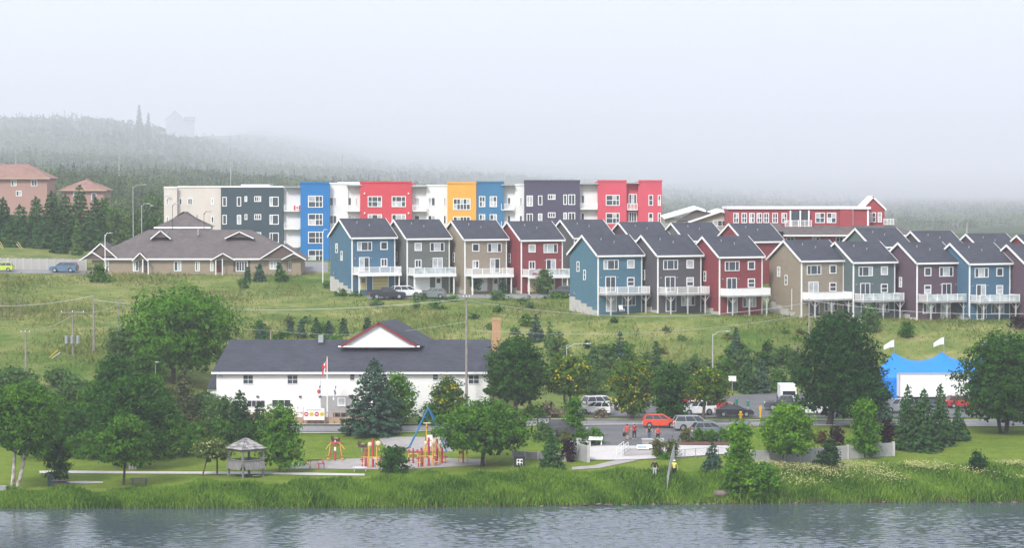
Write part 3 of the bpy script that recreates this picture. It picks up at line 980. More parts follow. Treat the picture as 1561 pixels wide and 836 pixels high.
def row_house(u, v, D, siding, label, kind='lower', mirror=False, rail='baluster', group='gabled row houses stepping along the slope', rot=27.0, W=7.15, L=8.6, HW=8.25,
              garage=None, entry=None, decor=None, plain=False, cat='house'):
    """three-storey gabled house; (u, v) is the photo pixel of its near front corner at the ground, D its distance"""
    p = P(u, v, D)
    root = empty('row_house', p, R(rot), label, cat, group)
    rise = 2.65; ov = 0.35
    mb = MB()
    mb.prism([(0, -1.0), (L, -1.0), (L, HW), (L / 2, HW + rise), (0, HW)], 'x', 0, W)
    mb.build('wall', siding, root)
    # roof: two shingled slopes over the eaves, with white barge boards and fascia
    k = rise / (L / 2)
    rf = MB()
    rf.slab([(-ov, -ov, HW - ov * k + 0.10), (W + ov, -ov, HW - ov * k + 0.10), (W + ov, L / 2, HW + rise + 0.10), (-ov, L / 2, HW + rise + 0.10)], 0.10)
    rf.slab([(-ov, L / 2, HW + rise + 0.102), (W + ov, L / 2, HW + rise + 0.102), (W + ov, L + ov, HW - ov * k + 0.10), (-ov, L + ov, HW - ov * k + 0.10)], 0.10)
    ro = rf.build('roof', SHINGLE, root)
    for fx, fy in ((0.55, 0.28), (0.3, 0.36)):
        x, y = W * fx, L * fy
        rv = MB().tube((x, y, HW + y * k), (x, y, HW + y * k + 0.38), 0.09, 0.09, 6)
        rv.build('roof_vent', METAL, ro)
    for x in (-ov - 0.035, W + ov + 0.035):
        fa = MB(); fa.slab([(x - 0.03, -ov - 0.03, HW - ov * k + 0.115), (x + 0.03, -ov - 0.03, HW - ov * k + 0.115), (x + 0.03, L / 2, HW + rise + 0.115), (x - 0.03, L / 2, HW + rise + 0.115)], 0.30)
        fa.slab([(x - 0.03, L / 2, HW + rise + 0.114), (x + 0.03, L / 2, HW + rise + 0.114), (x + 0.03, L + ov + 0.03, HW - ov * k + 0.114), (x - 0.03, L + ov + 0.03, HW - ov * k + 0.114)], 0.30)
        fa.build('barge_board', WHITE, root)
    MB().box(-ov, W + ov, -ov - 0.07, -ov - 0.01, HW - ov * k - 0.17, HW - ov * k + 0.09).build('fascia', WHITE, root)
    for x in (0.0, W):
        MB().box(x - 0.085, x + 0.085, -0.035, 0.12, -0.6, HW - 0.12).build('corner_board', WHITE, root)
    if plain: return root
    X = (lambda f: W * (1 - f)) if mirror else (lambda f: W * f)
    # top floor: a wide window and a small square one; middle: patio door and small window
    window(root, 2.25, 1.2, 3, 1, (X(0.29), 0, 6.75), cross=[0.26, 0.74])
    window(root, 0.95, 1.0, 1, 1, (X(0.745), 0, 6.8), frame=0.13)
    window(root, 1.5, 2.05, 2, 1, (X(0.28), 0, 3.95), name='patio_door')
    if kind == 'lower': window(root, 0.95, 1.05, 1, 2, (X(0.745), 0, 4.25), frame=0.13)
    else: window(root, 0.85, 1.0, 2, 1, (X(0.745), 0, 4.2), frame=0.13)
    # gable side: two narrow windows, a meter box and a stepped foundation
    window(root, 0.55, 1.25, 1, 2, (0, L * 0.70, 6.35), -math.pi / 2, frame=0.12)
    window(root, 0.45, 1.25, 1, 2, (0, L * 0.47, 5.2), -math.pi / 2, frame=0.12)
    MB().box(-0.16, 0.02, L * 0.80, L * 0.84, 2.2, 2.6).build('meter_box', METAL, root)
    fd = MB()
    for i in range(5):
        y0 = L * i / 5
        fd.box(-0.06, 0.02, y0, y0 + L / 5, -1.2, 0.22 + 0.42 * i)
    fd.build('foundation', CONC_FOUND, root)
    if decor == 'downpipe':
        MB().tube((-0.1, L * 0.28, 0.9), (-0.1, L * 0.28, 4.0), 0.05).build('downpipe', WHITE, root)
    # deck
    dz, dd = 2.62, 2.35
    dk = MB().box(0.1, W + 0.06, -dd, -0.04, dz - 0.22, dz)
    dko = dk.build('deck', WHITE if kind == 'upper' else DECKWOOD, root)
    rl = MB()
    st = 'solid' if rail == 'solid' else rail
    railing(rl, 0.12, W, -dd + 0.08, dz, 1.0, st, 4)
    for x in (0.14, W - 0.02):
        if st == 'solid':
            rl.box(x - 0.02, x + 0.02, -dd + 0.1, -0.05, dz - 0.1, dz + 0.98)
        else:
            rl.box(x - 0.04, x + 0.04, -dd + 0.14, -0.05, dz + 0.92, dz + 0.995)
            rl.box(x - 0.03, x + 0.03, -dd + 0.14, -0.05, dz + 0.06, dz + 0.12)
            for j in range(1, 12):
                y = -dd + 0.14 + (dd - 0.2) * j / 12
                rl.box(x - 0.02, x + 0.02, y - 0.025, y + 0.025, dz + 0.12, dz + 0.92)
    rl.build('deck_railing', WHITE, dko)
    if rail == 'glass':
        for i in range(4):
            x0 = 0.12 + (W - 0.12) * i / 4
            MB().box(x0 + 0.06, x0 + (W - 0.12) / 4 - 0.06, -dd + 0.07, -dd + 0.085, dz + 0.14, dz + 0.90).build('pane', GLASS_RAIL, dko)
    xs = (0.25, W - 0.2) if kind == 'upper' else (0.9, W * 0.52, W - 0.5)
    for x in xs:
        pm = MB().box(x - 0.08, x + 0.08, -dd + 0.2, -dd + 0.36, -1.3, dz - 0.22)
        if kind == 'lower':
            for sgn in (-1, 1):
                pm.tube((x + sgn * 0.02, -dd + 0.28, dz - 1.15), (x + sgn * 0.85, -dd + 0.28, dz - 0.24), 0.05, 0.05, 4)
        pm.build('post', WHITE if kind == 'upper' else POSTWOOD, dko)
    if kind == 'lower':
        window(root, 1.55, 2.05, 2, 1, (X(0.30), 0, 1.12), name='patio_door')
        window(root, 2.1, 1.25, 3, 1, (X(0.70), 0, 1.5), cross=[0.25, 0.75])
    else:
        MB().box(-0.05, W + 0.1, -dd - 0.05, -dd + 0.02, dz - 0.42, dz - 0.02).build('beam', WHITE, dko)
        gx = X(0.66)
        g = MB().box(-1.25, 1.25, -0.04, 0.02, 0, 2.1).build('garage_door', garage or WHITE, root, (gx, 0, 0.02))
        for j in range(1, 4):
            MB().box(-1.25, 1.25, -0.055, -0.042, 2.1 * j / 4 - 0.02, 2.1 * j / 4 + 0.02).build('panel_joint', WHITE, g)
        fr = MB().box(-1.37, -1.255, -0.07, 0.02, 0, 2.25).box(1.255, 1.37, -0.07, 0.02, 0, 2.25).box(-1.255, 1.255, -0.07, 0.02, 2.105, 2.25)
        fr.build('frame', WHITE, g)
        door(root, 0.95, 2.05, (X(0.26), 0, 0.02), entry or WHITE, lights=True)
    for fx in (0.06, 0.44):
        MB().box(-0.06, 0.06, -0.18, 0.0, -0.1, 0.1).build('wall_lamp', METAL, root, (X(fx), 0, 4.9))
    return root

DECKWOOD = paint('weathered_deck', (0.34, 0.33, 0.33), 0.8, 0.12)
POSTWOOD = paint('weathered_post', (0.46, 0.46, 0.46), 0.8, 0.12)
CL = 0.17
S_BLUE = paint('siding_blue', (0.065, 0.150, 0.235), 0.6, 0.07, lines=CL)
S_STEEL = paint('siding_steel_blue', (0.075, 0.175, 0.245), 0.6, 0.07, lines=CL)
S_SAGE = paint('siding_grey_green', (0.135, 0.150, 0.140), 0.6, 0.07, lines=CL)
S_TAN = paint('siding_tan', (0.300, 0.255, 0.195), 0.6, 0.06, lines=CL)
S_RED = paint('siding_barn_red', (0.230, 0.042, 0.050), 0.6, 0.07, lines=CL)
S_UMBER = paint('siding_umber_grey', (0.092, 0.088, 0.100), 0.6, 0.07, lines=CL)
S_PLUM = paint('siding_plum', (0.115, 0.075, 0.100), 0.6, 0.07, lines=CL)
S_SLATE = paint('siding_slate_green', (0.105, 0.145, 0.150), 0.6, 0.07, lines=CL)
YELLOW_DOOR = paint('yellow_door', (0.55, 0.44, 0.16), 0.5, 0.05)
CREAM_DOOR = paint('cream_door', (0.55, 0.44, 0.26), 0.5, 0.05)

random.seed(21)
# upper row: garages on the lane behind the slope
UP = 'gabled houses with garages under white decks'
row_house(537, 443, 392, S_BLUE, 'blue gabled house with yellow garage door beside lamp post', 'upper', False, 'baluster', UP, garage=YELLOW_DOOR, entry=YELLOW_DOOR)
row_house(621, 444, 394, S_SAGE, 'grey-green gabled house with white garage next to the blue one', 'upper', True, 'glass', UP)
row_house(709, 445, 395, S_TAN, 'tan gabled house with white garage behind its small front tree', 'upper', True, 'baluster', UP)
row_house(795, 446, 396, S_RED, 'red gabled house with cream garage door and red deck chairs', 'upper', True, 'glass', UP, garage=CREAM_DOOR, entry=CREAM_DOOR)
# lower row: decks on posts over the grassy slope
LO = 'gabled houses with raised decks over the slope'
row_house(912, 476, 366, S_STEEL, 'steel-blue gabled house with white picket deck above grassy slope', 'lower', False, 'baluster', LO)
row_house(1003, 476, 366.5, S_UMBER, 'dark grey gabled house with raised deck, beside a red house', 'lower', False, 'baluster', LO)
row_house(1097, 478, 366.5, S_RED, 'red gabled house with solid white deck wall over patio door', 'lower', False, 'solid', LO)
row_house(1222, 484, 366, S_TAN, 'tan gabled house with solid white deck wall and downpipe', 'lower', False, 'solid', LO, decor='downpipe')
row_house(1301, 486, 367, S_SLATE, 'slate-green gabled house with railed deck behind a round bush', 'lower', False, 'glass', LO)
row_house(1398, 487, 367, S_PLUM, 'plum gabled house with glazed deck railing on posts', 'lower', True, 'glass', LO)
row_house(1478, 488, 367.5, S_BLUE, 'bright blue gabled house with glazed deck next to plum house', 'lower', False, 'glass', LO)
row_house(1565, 490, 368, S_PLUM, 'dark plum gabled house cut by the frame edge, purple bush below', 'lower', True, 'glass', LO)
# second row: mostly roofs showing over the first
BK = 'houses behind the front row'
for (u, v, D, m, lab) in ((876, 440, 410, S_UMBER, 'dark grey house whose roof shows behind the red garage house'),
                          (965, 443, 412, S_PLUM, 'plum house whose roof shows behind the steel-blue house'),
                          (1046, 444, 412, S_SAGE, 'grey-green house whose roof shows behind the dark grey house'),
                          (1135, 446, 408, S_RED, 'red house with white eaves showing behind the red deck house'),
                          (1330, 456, 398, S_SLATE, 'slate house whose gable tip shows behind the slate-green house'),
                          (1415, 460, 400, S_UMBER, 'dark house whose roof with vents shows behind the plum house'),
                          (1500, 464, 400, S_PLUM, 'plum house whose roof shows behind the bright blue house'),
                          (1578, 466, 400, S_RED, 'red house whose gable tip shows behind the frame-edge house')):
    row_house(u, v, D, m, lab, 'lower', False, 'glass', BK, plain=True)
# ------------------------------------------------------------------ frontal buildings placed by their facade pixels
def Zr(v, D, z0=0.0):
    return P(780.5, v, D).z - z0
def Xr(u, D):
    return (u - 780.5) / F * D

def facade_box(mb, u0, u1, v0, v1, D, depth, o, base=None):
    """a block whose front face fills the photo pixels (u0..u1, v0..v1) at distance D; o = parent origin"""
    z1 = Zr(v0, D) - o.z
    z0 = Zr(v1, D) - o.z if base is None else base
    return mb.box(Xr(u0, D) - o.x, Xr(u1, D) - o.x, D - o.y, D - o.y + depth, z0, z1)

def win_px(root, o, u0, u1, v0, v1, D, nx=2, ny=1, **kw):
    s = D / F
    w, hh = (u1 - u0) * s, (v1 - v0) * s
    return window(root, w - 0.2, hh - 0.2, nx, ny, (Xr((u0 + u1) / 2, D) - o.x, D - o.y, (Zr(v0, D) + Zr(v1, D)) / 2 - o.z), **kw)

# ---- long apartment building in coloured blocks
def apartments():
    D = 462.0
    o = on(630, D + 6)
    root = empty('apartment_building', o, 0, 'long four-storey apartment building in cream, slate, blue, red and yellow blocks', 'building')
    C = {'cream': (0.56, 0.52, 0.47), 'teal': (0.032, 0.058, 0.075), 'white': (0.70, 0.70, 0.70), 'blue': (0.0, 0.145, 0.40), 'red': (0.52, 0.045, 0.065),
         'yellow': (0.68, 0.34, 0.045), 'blue2': (0.03, 0.15, 0.30), 'slate': (0.060, 0.052, 0.095), 'pink': (0.54, 0.065, 0.10)}
    M = {k: paint('apartment_' + k, c, 0.6, 0.05, 0.4) for k, c in C.items()}
    base = -3.0
    blocks = [(250, 270, 287, 'cream', 1.0), (270, 318, 286, 'cream', 3.2), (318, 337, 286, 'cream', 0.8), (337, 432, 286, 'teal', 0.0), (432, 458, 287, 'white', 2.2), (458, 502, 280, 'blue', -0.6),
              (502, 531, 281, 'white', 2.0), (531, 549, 282, 'white', 2.6), (549, 628, 279, 'red', -0.3), (628, 650, 285, 'white', 2.6), (650, 682, 284, 'white', 1.5), (682, 726, 280, 'yellow', -0.4),
              (726, 768, 279, 'blue2', -0.2), (768, 785, 284, 'white', 2.6), (785, 799, 283, 'white', 1.3), (799, 884, 277, 'slate', -0.4), (884, 911, 283, 'white', 2.4), (911, 955, 277, 'pink', -0.2),
              (955, 973, 281, 'pink', 2.0), (973, 1009, 277, 'pink', -0.1)]
    for i, (u0, u1, v0, cname, off) in enumerate(blocks):
        off = off if off < 0 else off * 0.45
        mb = MB(); facade_box(mb, u0, u1, v0, 0, D + off, 15.0 - off, o, base)
        b = mb.build('block', M[cname], root)
        b['label'] = {'teal': 'dark slate', 'blue2': 'mid blue', 'slate': 'dark purple-grey', 'pink': 'rose red'}.get(cname, cname) + ' block of the apartment building'
        cp = MB(); cp.box(Xr(u0, D) - o.x - 0.05, Xr(u1, D) - o.x + 0.05, D + off - o.y - 0.12, D + off - o.y + 0.25, Zr(v0, D) - o.z + 0.004, Zr(v0, D) - o.z + 0.30)
        cp.build('parapet_cap', M['white'] if cname in ('cream', 'white', 'teal') else M[cname], b)
    rows = [307.5, 335, 362.5, 390]
    def col_w(uc, w, hpx, off_, nx=2, ny=1, rows_=rows, cross=None, dv=0, pane=None):
        off = off_ if off_ < 0 else off_ * 0.45
        for r in rows_:
            win_px(root, o, uc - w / 2, uc + w / 2, r + dv - hpx / 2, r + dv + hpx / 2, D + off, nx, ny, cross=cross, frame=0.13, pane=pane)
    r3 = rows[:3]
    for uc, w, off, nn in ((255, 3.2, 1.0, 1), (275.5, 4.5, 3.2, 1), (290, 7, 3.2, 2), (324, 4, 0.8, 1)): col_w(uc, w, 10, off, nn, 1, r3[:2])
    col_w(342.5, 6, 14, 0, 1, 1, r3); col_w(364.5, 6, 14, 0, 1, 1, r3); col_w(375, 3.6, 8, 0, 1, 1, r3, dv=-4); col_w(393, 10, 8, 0, 3, 1, r3, dv=-4); col_w(418, 13.5, 14.5, 0, 2, 1, r3, cross=[0.28])
    col_w(481, 22, 17.5, -0.6, 3, 2, rows, cross=[0.5, 0.78])
    col_w(508, 11, 13, 2.0, 2, 1, r3[:2]); col_w(532.5, 7, 13, 2.6, 1, 1, r3[:2]); col_w(543, 2.6, 13, 2.6, 1, 1, r3[:2])
    for uc in (571.5, 608): col_w(uc, 21, 16, -0.3, 3, 2, r3, cross=[0.28, 0.72])
    col_w(635.5, 8, 13, 2.6, 1, 1, r3[:2]); col_w(658, 11, 13, 1.5, 2, 1, r3[:2]); col_w(678, 4.2, 13, 1.5, 1, 1, r3[:2])
    col_w(704, 26, 17, -0.4, 5, 2, r3, dv=4)
    col_w(735, 9, 16, -0.2, 2, 2, r3); col_w(752, 10.5, 16, -0.2, 2, 2, r3)
    col_w(776, 5, 13, 2.6, 1, 1, r3[:2]); col_w(794, 4.5, 13, 1.3, 1, 1, r3[:2])
    for uc, w, hp, nn, dv in ((807.5, 9, 16, 2, -1), (823.5, 6, 14, 1, -2), (841, 11, 7.5, 3, -7), (861.5, 5, 15, 1, -3), (871.5, 10, 15.5, 2, -3)): col_w(uc, w, hp, -0.4, nn, 1, r3[:2], dv=dv)
    col_w(888.5, 5, 14, 2.4, 1, 1, r3[:2], dv=-3)
    col_w(934, 20.5, 16, -0.2, 3, 2, r3[:2], cross=[0.5, 0.78], dv=-2); col_w(964.5, 12, 15, 2.0, 3, 1, r3[:2], dv=-4); col_w(992, 6.5, 16, -0.1, 1, 2, r3[:2], dv=-2); col_w(1005, 4, 16, -0.1, 1, 2, r3[:2], dv=-2)
    # balconies
    s = D / F
    CANF = paint('flag_red', (0.55, 0.03, 0.04), 0.7, 0.05)
    for u0, u1, rws, dv in ((433, 457, r3, 10), (528, 549, r3[:2], 10), (629, 650, r3[:2], 10), (764, 783, r3[:2], 8), (884, 911, r3[:2], 7), (956, 972, r3[:2], 8)):
        for r in rws:
            x0, x1 = Xr(u0, D) - o.x + 0.05, Xr(u1, D) - o.x - 0.05
            z = Zr(r + dv + 4, D) - o.z
            bal = MB().box(x0, x1, -6.25, -3.45, z - 0.15, z).build('balcony', M['white'], root)
            mb = MB(); railing(mb, x0, x1, -6.15, z, 1.05, 'baluster', 3)
            mb.build('balcony_railing', M['white'], bal)
            if u0 == 433 and r == rows[0]:
                fl = MB().box(x0 + 1.75, x0 + 2.95, -6.26, -6.22, z + 0.15, z + 0.95).build('flag_cloth', M['white'], bal)
                MB().box(x0 + 1.75, x0 + 2.05, -6.28, -6.262, z + 0.15, z + 0.95).box(x0 + 2.65, x0 + 2.95, -6.28, -6.262, z + 0.15, z + 0.95).build('flag_bar', CANF, bal)
                leaf = [(0, 0.26), (0.06, 0.14), (0.16, 0.18), (0.12, 0.02), (0.2, -0.02), (0.05, -0.16), (0.0, -0.26), (-0.05, -0.16), (-0.2, -0.02), (-0.12, 0.02), (-0.16, 0.18), (-0.06, 0.14)]
                MB().prism([(x0 + 2.35 + a, z + 0.55 + b) for a, b in leaf], 'y', -6.28, -6.262).build('maple_leaf', CANF, bal)
    # small roof canopies over the recesses, roof-top plant
    for u0, u1, v0 in ((434, 460, 286), (528, 552, 283.5), (628, 651, 285), (764, 784, 283), (884, 912, 281), (955, 974, 280)):
        MB().box(Xr(u0, D) - o.x, Xr(u1, D) - o.x, -6.5, -5.0, Zr(v0, D) - o.z, Zr(v0, D) - o.z + 0.22).build('canopy', paint('canopy_grey', (0.33, 0.34, 0.36), 0.5), root)
    MB().box(Xr(362, D) - o.x, Xr(407, D) - o.x, 0, 6, 10, Zr(281, D) - o.z).build('roof_plant', M['white'], root)
    MB().box(Xr(511, D) - o.x, Xr(550, D) - o.x, 0, 6, 10, Zr(277.5, D) - o.z).build('roof_plant', M['white'], root)
    lmp = paint('lamp_white', (0.7, 0.7, 0.7))
    for u, v in ((556, 295), (623, 295), (556, 325), (623, 325), (556, 355), (623, 355), (253, 296), (257, 296)):
        MB().cbox((Xr(u, D) - o.x, D - o.y - 0.42, Zr(v, D) - o.z), (0.25, 0.22, 0.3)).build('wall_lamp', lmp, root)
apartments()

# ---- generic roofs
def hip_roof(mb, x0, x1, y0, y1, z, rise, inset=None, ov=0.5, t=0.0):
    x0 -= ov; x1 += ov; y0 -= ov; y1 += ov
    ins = inset if inset is not None else (y1 - y0) / 2
    ym = (y0 + y1) / 2
    a, b, c, d = (x0, y0, z), (x1, y0, z), (x1, y1, z), (x0, y1, z)
    e, f = (x0 + ins, ym, z + rise), (x1 - ins, ym, z + rise)
    mb.add([a, b, c, d, e, f], [(0, 1, 5, 4), (1, 2, 5), (2, 3, 4, 5), (3, 0, 4), (3, 2, 1, 0)])
    return mb

def small_gable(root, x, y, z, w, rise, depth, face_mat, roof_mat, name='gable'):
    """little cross gable facing -y: coloured face, white barge boards, two roof planes running back"""
    g = MB().prism([(x - w / 2, z), (x + w / 2, z), (x, z + rise)], 'y', y, y + 0.2).build(name, face_mat, root)
    r = MB()
    for sx in (-1, 1):
        r.slab([(x + sx * (w / 2 + 0.25), y - 0.25, z - 0.25 * rise / (w / 2)), (x, y - 0.25, z + rise + 0.05), (x, y + depth, z + rise + 0.05), (x + sx * (w / 2 + 0.25), y + depth, z - 0.25 * rise / (w / 2))], 0.08)
    r.build('gable_roof', roof_mat, g)
    for sx in (-1, 1):
        bb = MB()
        bb.slab([(x + sx * (w / 2 + 0.28), y - 0.36, z - 0.28 * rise / (w / 2) + 0.02), (x, y - 0.36, z + rise + 0.07), (x, y - 0.262, z + rise + 0.07), (x + sx * (w / 2 + 0.28), y - 0.262, z - 0.28 * rise / (w / 2) + 0.02)], 0.17)
        bb.build('barge_board', WHITE, g)
    return g

# ---- long tan bungalow with small gables
def bungalow():
    D = 425.0
    o = on(300, D); o.z = Zr(416, D)
    root = empty('bungalow', o, 0, 'long low tan bungalow with brown hipped roof and small gables', 'building')
    wallm = paint('bungalow_siding', (0.30, 0.245, 0.185), 0.7, 0.06, lines=0.2)
    brown = paint('bungalow_brown', (0.105, 0.075, 0.070), 0.7, 0.08)
    X = lambda u: Xr(u, D) - o.x
    Z = lambda v: Zr(v, D) - o.z
    MB().box(X(140), X(445), 0, 15, -1.2, Z(394)).build('wall', wallm, root)
    MB().box(X(445), X(459), -0.8, 8, -1.2, Z(394)).build('wing_wall', wallm, root)
    rf = MB()
    hip_roof(rf, X(140), X(452), 0, 15, Z(395) + 0.05, Z(352) - Z(395), 9.0, 0.6)
    rf.build('roof', SHINGLE_BROWN, root)
    MB().box(X(133), X(457), -0.68, -0.62, Z(395) - 0.15, Z(395) + 0.1).build('fascia', WHITE, root)
    small_gable(root, X(142), -0.9, Z(395), 4.2 * 0.9, Z(384) - Z(395), 4, brown, SHINGLE_BROWN)
    small_gable(root, X(154), -0.4, Z(391), 5.0, Z(371) - Z(391), 7, brown, SHINGLE_BROWN)
    small_gable(root, X(215), -1.2, Z(395), 2.2, Z(385) - Z(395), 4, brown, SHINGLE_BROWN)
    small_gable(root, X(341), -1.2, Z(395), 3.6, Z(386) - Z(395), 4, brown, SHINGLE_BROWN)
    small_gable(root, X(431), -1.0, Z(394), 7.4, Z(373) - Z(394), 8, brown, SHINGLE_BROWN)
    small_gable(root, X(449), -1.6, Z(394), 3.6, Z(386) - Z(394), 4, brown, SHINGLE_BROWN)
    small_gable(root, X(240), 4.0, Z(363), 3.0, Z(352) - Z(363), 5, brown, SHINGLE_BROWN, 'dormer')
    small_gable(root, X(361), 4.0, Z(363), 4.4, Z(354) - Z(363), 5, brown, SHINGLE_BROWN, 'dormer')
    for u0, u1, nn, v0, v1 in ((161, 165.5, 1, 398, 413), (202.5, 211, 2, 398, 414), (265, 276, 2, 398.5, 413.5), (297.5, 304, 2, 399, 413.5), (320.5, 325, 1, 399, 413.5), (359.5, 377, 4, 398.5, 414), (411, 427, 3, 398.5, 411), (440, 443.5, 1, 399, 413)):
        win_px(root, o, u0, u1, v0, v1, D - (0.85 if u0 > 446 else 0.01), nn, 1, frame=0.12)
    dm = paint('maroon_door', (0.10, 0.022, 0.03), 0.5)
    door(root, 1.0, 2.05, (X(334), -0.03, 0.05), dm, lights=True); door(root, 0.95, 2.05, (X(221.5), -0.03, 0.05), brown, lights=True)
    for u in (219, 227, 330, 340): MB().box(X(u) - 0.07, X(u) + 0.07, -1.2, -1.06, -1.0, Z(395)).build('porch_post', WHITE, root)
    for u0, u1 in ((355.5, 358.5), (378.2, 381)):
        MB().box(X(u0), X(u1), -0.06, -0.01, 0.1, Z(396)).build('brown_panel', brown, root)
    for u, v in ((247, 357), (268, 366), (296, 352), (330, 370), (229, 372)):
        MB().tube((X(u), 5.5, Z(v) - 0.9), (X(u), 5.5, Z(v) + 0.25), 0.16, 0.16, 6).build('roof_vent', METAL, root)
bungalow()

def hip_house():
    D = 448.0
    o = on(278, D); o.z = Zr(352, D)
    root = empty('hipped_house', o, 0, 'small house with brown hipped roof behind the long bungalow', 'house')
    X = lambda u: Xr(u, D) - o.x
    Z = lambda v: Zr(v, D) - o.z
    MB().box(X(240), X(317), 0, 7, -4, Z(345)).build('wall', paint('hipped_house_cream', (0.45, 0.40, 0.33), 0.7), root)
    rf = MB(); hip_roof(rf, X(240), X(317), 0, 7, Z(346.5), Z(323) - Z(346.5), 5.2, 0.4); rf.build('roof', SHINGLE_BROWN, root)
    MB().box(X(235), X(322), -0.5, -0.42, Z(348.5), Z(346)).build('fascia', WHITE, root)
    MB().tube((X(298), 2.4, Z(335)), (X(298), 2.4, Z(328)), 0.14).build('roof_vent', METAL, root)
    win_px(root, o, 268, 276, 349, 356, D - 0.02, 2, 1)
hip_house()

def brick_material():
    m, nt, b = nodes_of('red_brick')
    tc = N(nt, 'ShaderNodeTexCoord')
    mp = N(nt, 'ShaderNodeMapping'); mp.inputs['Rotation'].default_value = (R(90), 0, 0)
    nt.links.new(tc.outputs['Object'], mp.inputs[0])
    bk = N(nt, 'ShaderNodeTexBrick')
    bk.inputs['Color1'].default_value = (0.32, 0.17, 0.14, 1); bk.inputs['Color2'].default_value = (0.40, 0.23, 0.19, 1); bk.inputs['Mortar'].default_value = (0.35, 0.30, 0.27, 1)  # brick colours lightened to carry the haze over the houses
    bk.inputs['Scale'].default_value = 4.0
    nt.links.new(mp.outputs[0], bk.inputs['Vector'])
    nt.links.new(bk.outputs[0], b.inputs['Base Color'])
    b.inputs['Roughness'].default_value = 0.9
    return m
BRICK = brick_material()

def brick_house(u0, u1, veave, vbase, vridge, D, wins, label):
    o = on((u0 + u1) / 2, D); o.z = Zr(vbase, D)
    root = empty('brick_house', o, 0, label, 'house', 'brick houses among the conifers')
    X = lambda u: Xr(u, D) - o.x
    Z = lambda v: Zr(v, D) - o.z
    MB().box(X(u0), X(u1), 0, 11, -2, Z(veave)).build('wall', BRICK, root)
    rf = MB(); hip_roof(rf, X(u0), X(u1), 0, 11, Z(veave) + 0.02, Z(vridge) - Z(veave), None, 0.9); rf.build('roof', SHINGLE_RED, root)
    MB().box(X(u0) - 0.95, X(u1) + 0.95, -0.98, -0.91, Z(veave) - 0.2, Z(veave) + 0.05).build('fascia', paint('tan_fascia', (0.45, 0.33, 0.22)), root)
    for a, b_, c, d, nn in wins:
        win_px(root, o, a, b_, c, d, D - 0.01, nn, 1, frame=0.14)
brick_house(-40, 72, 272, 318, 250, 620, [(17.5, 25.5, 274.5, 283.5, 2), (48, 57, 274.5, 283.5, 2), (25, 33, 291, 299, 2), (-10, -2, 275, 284, 2)], 'red brick house with two white windows above dark conifers')
brick_house(95, 158, 290, 330, 272, 626, [(112, 118, 293, 301, 1), (140, 147, 295, 305, 1)], 'brown brick house half hidden behind the conifers')

# ---- dim house on the crest of the wood
def fog_house():
    D = 5300.0
    o = on(275, D)
    o.z = Zr(205, D)
    root = empty('hilltop_building', o, 0, 'dim grey building with pointed roof on the foggy hill crest', 'building')
    X = lambda u: Xr(u, D) - o.x
    Z = lambda v: Zr(v, D) - o.z
    m = paint('fog_paled_wall', (0.42, 0.44, 0.50), 0.8)  # wall colour paled to put the fog into it
    MB().prism([(X(254), -5), (X(281), -5), (X(281), Z(181)), (X(267), Z(169)), (X(254), Z(181))], 'y', 0, 10).build('wall', m, root)
    MB().box(X(281), X(296), 1, 10, -5, Z(184)).build('wing_wall', m, root)
    rf = MB()
    rf.slab([(X(252), -0.5, Z(183)), (X(267), -0.5, Z(168.5)), (X(267), 10.5, Z(168.5)), (X(252), 10.5, Z(183))], 0.3)
    rf.slab([(X(267), -0.5, Z(168.4)), (X(283), -0.5, Z(183)), (X(283), 10.5, Z(183)), (X(267), 10.5, Z(168.4))], 0.3)
    rf.slab([(X(281), 0, Z(184)), (X(298), 0, Z(184)), (X(298), 6, Z(178)), (X(281), 6, Z(178))], 0.3)
    rf.build('roof', shingles('fog_paled_roof', (0.26, 0.27, 0.32)), root)  # roof grey lightened too, as if seen through fog
    window(root, 2.5, 2.5, 2, 1, (X(267), 0, Z(182)))
    window(root, 2.5, 2.2, 2, 1, (X(289), 1, Z(189)))
fog_house()

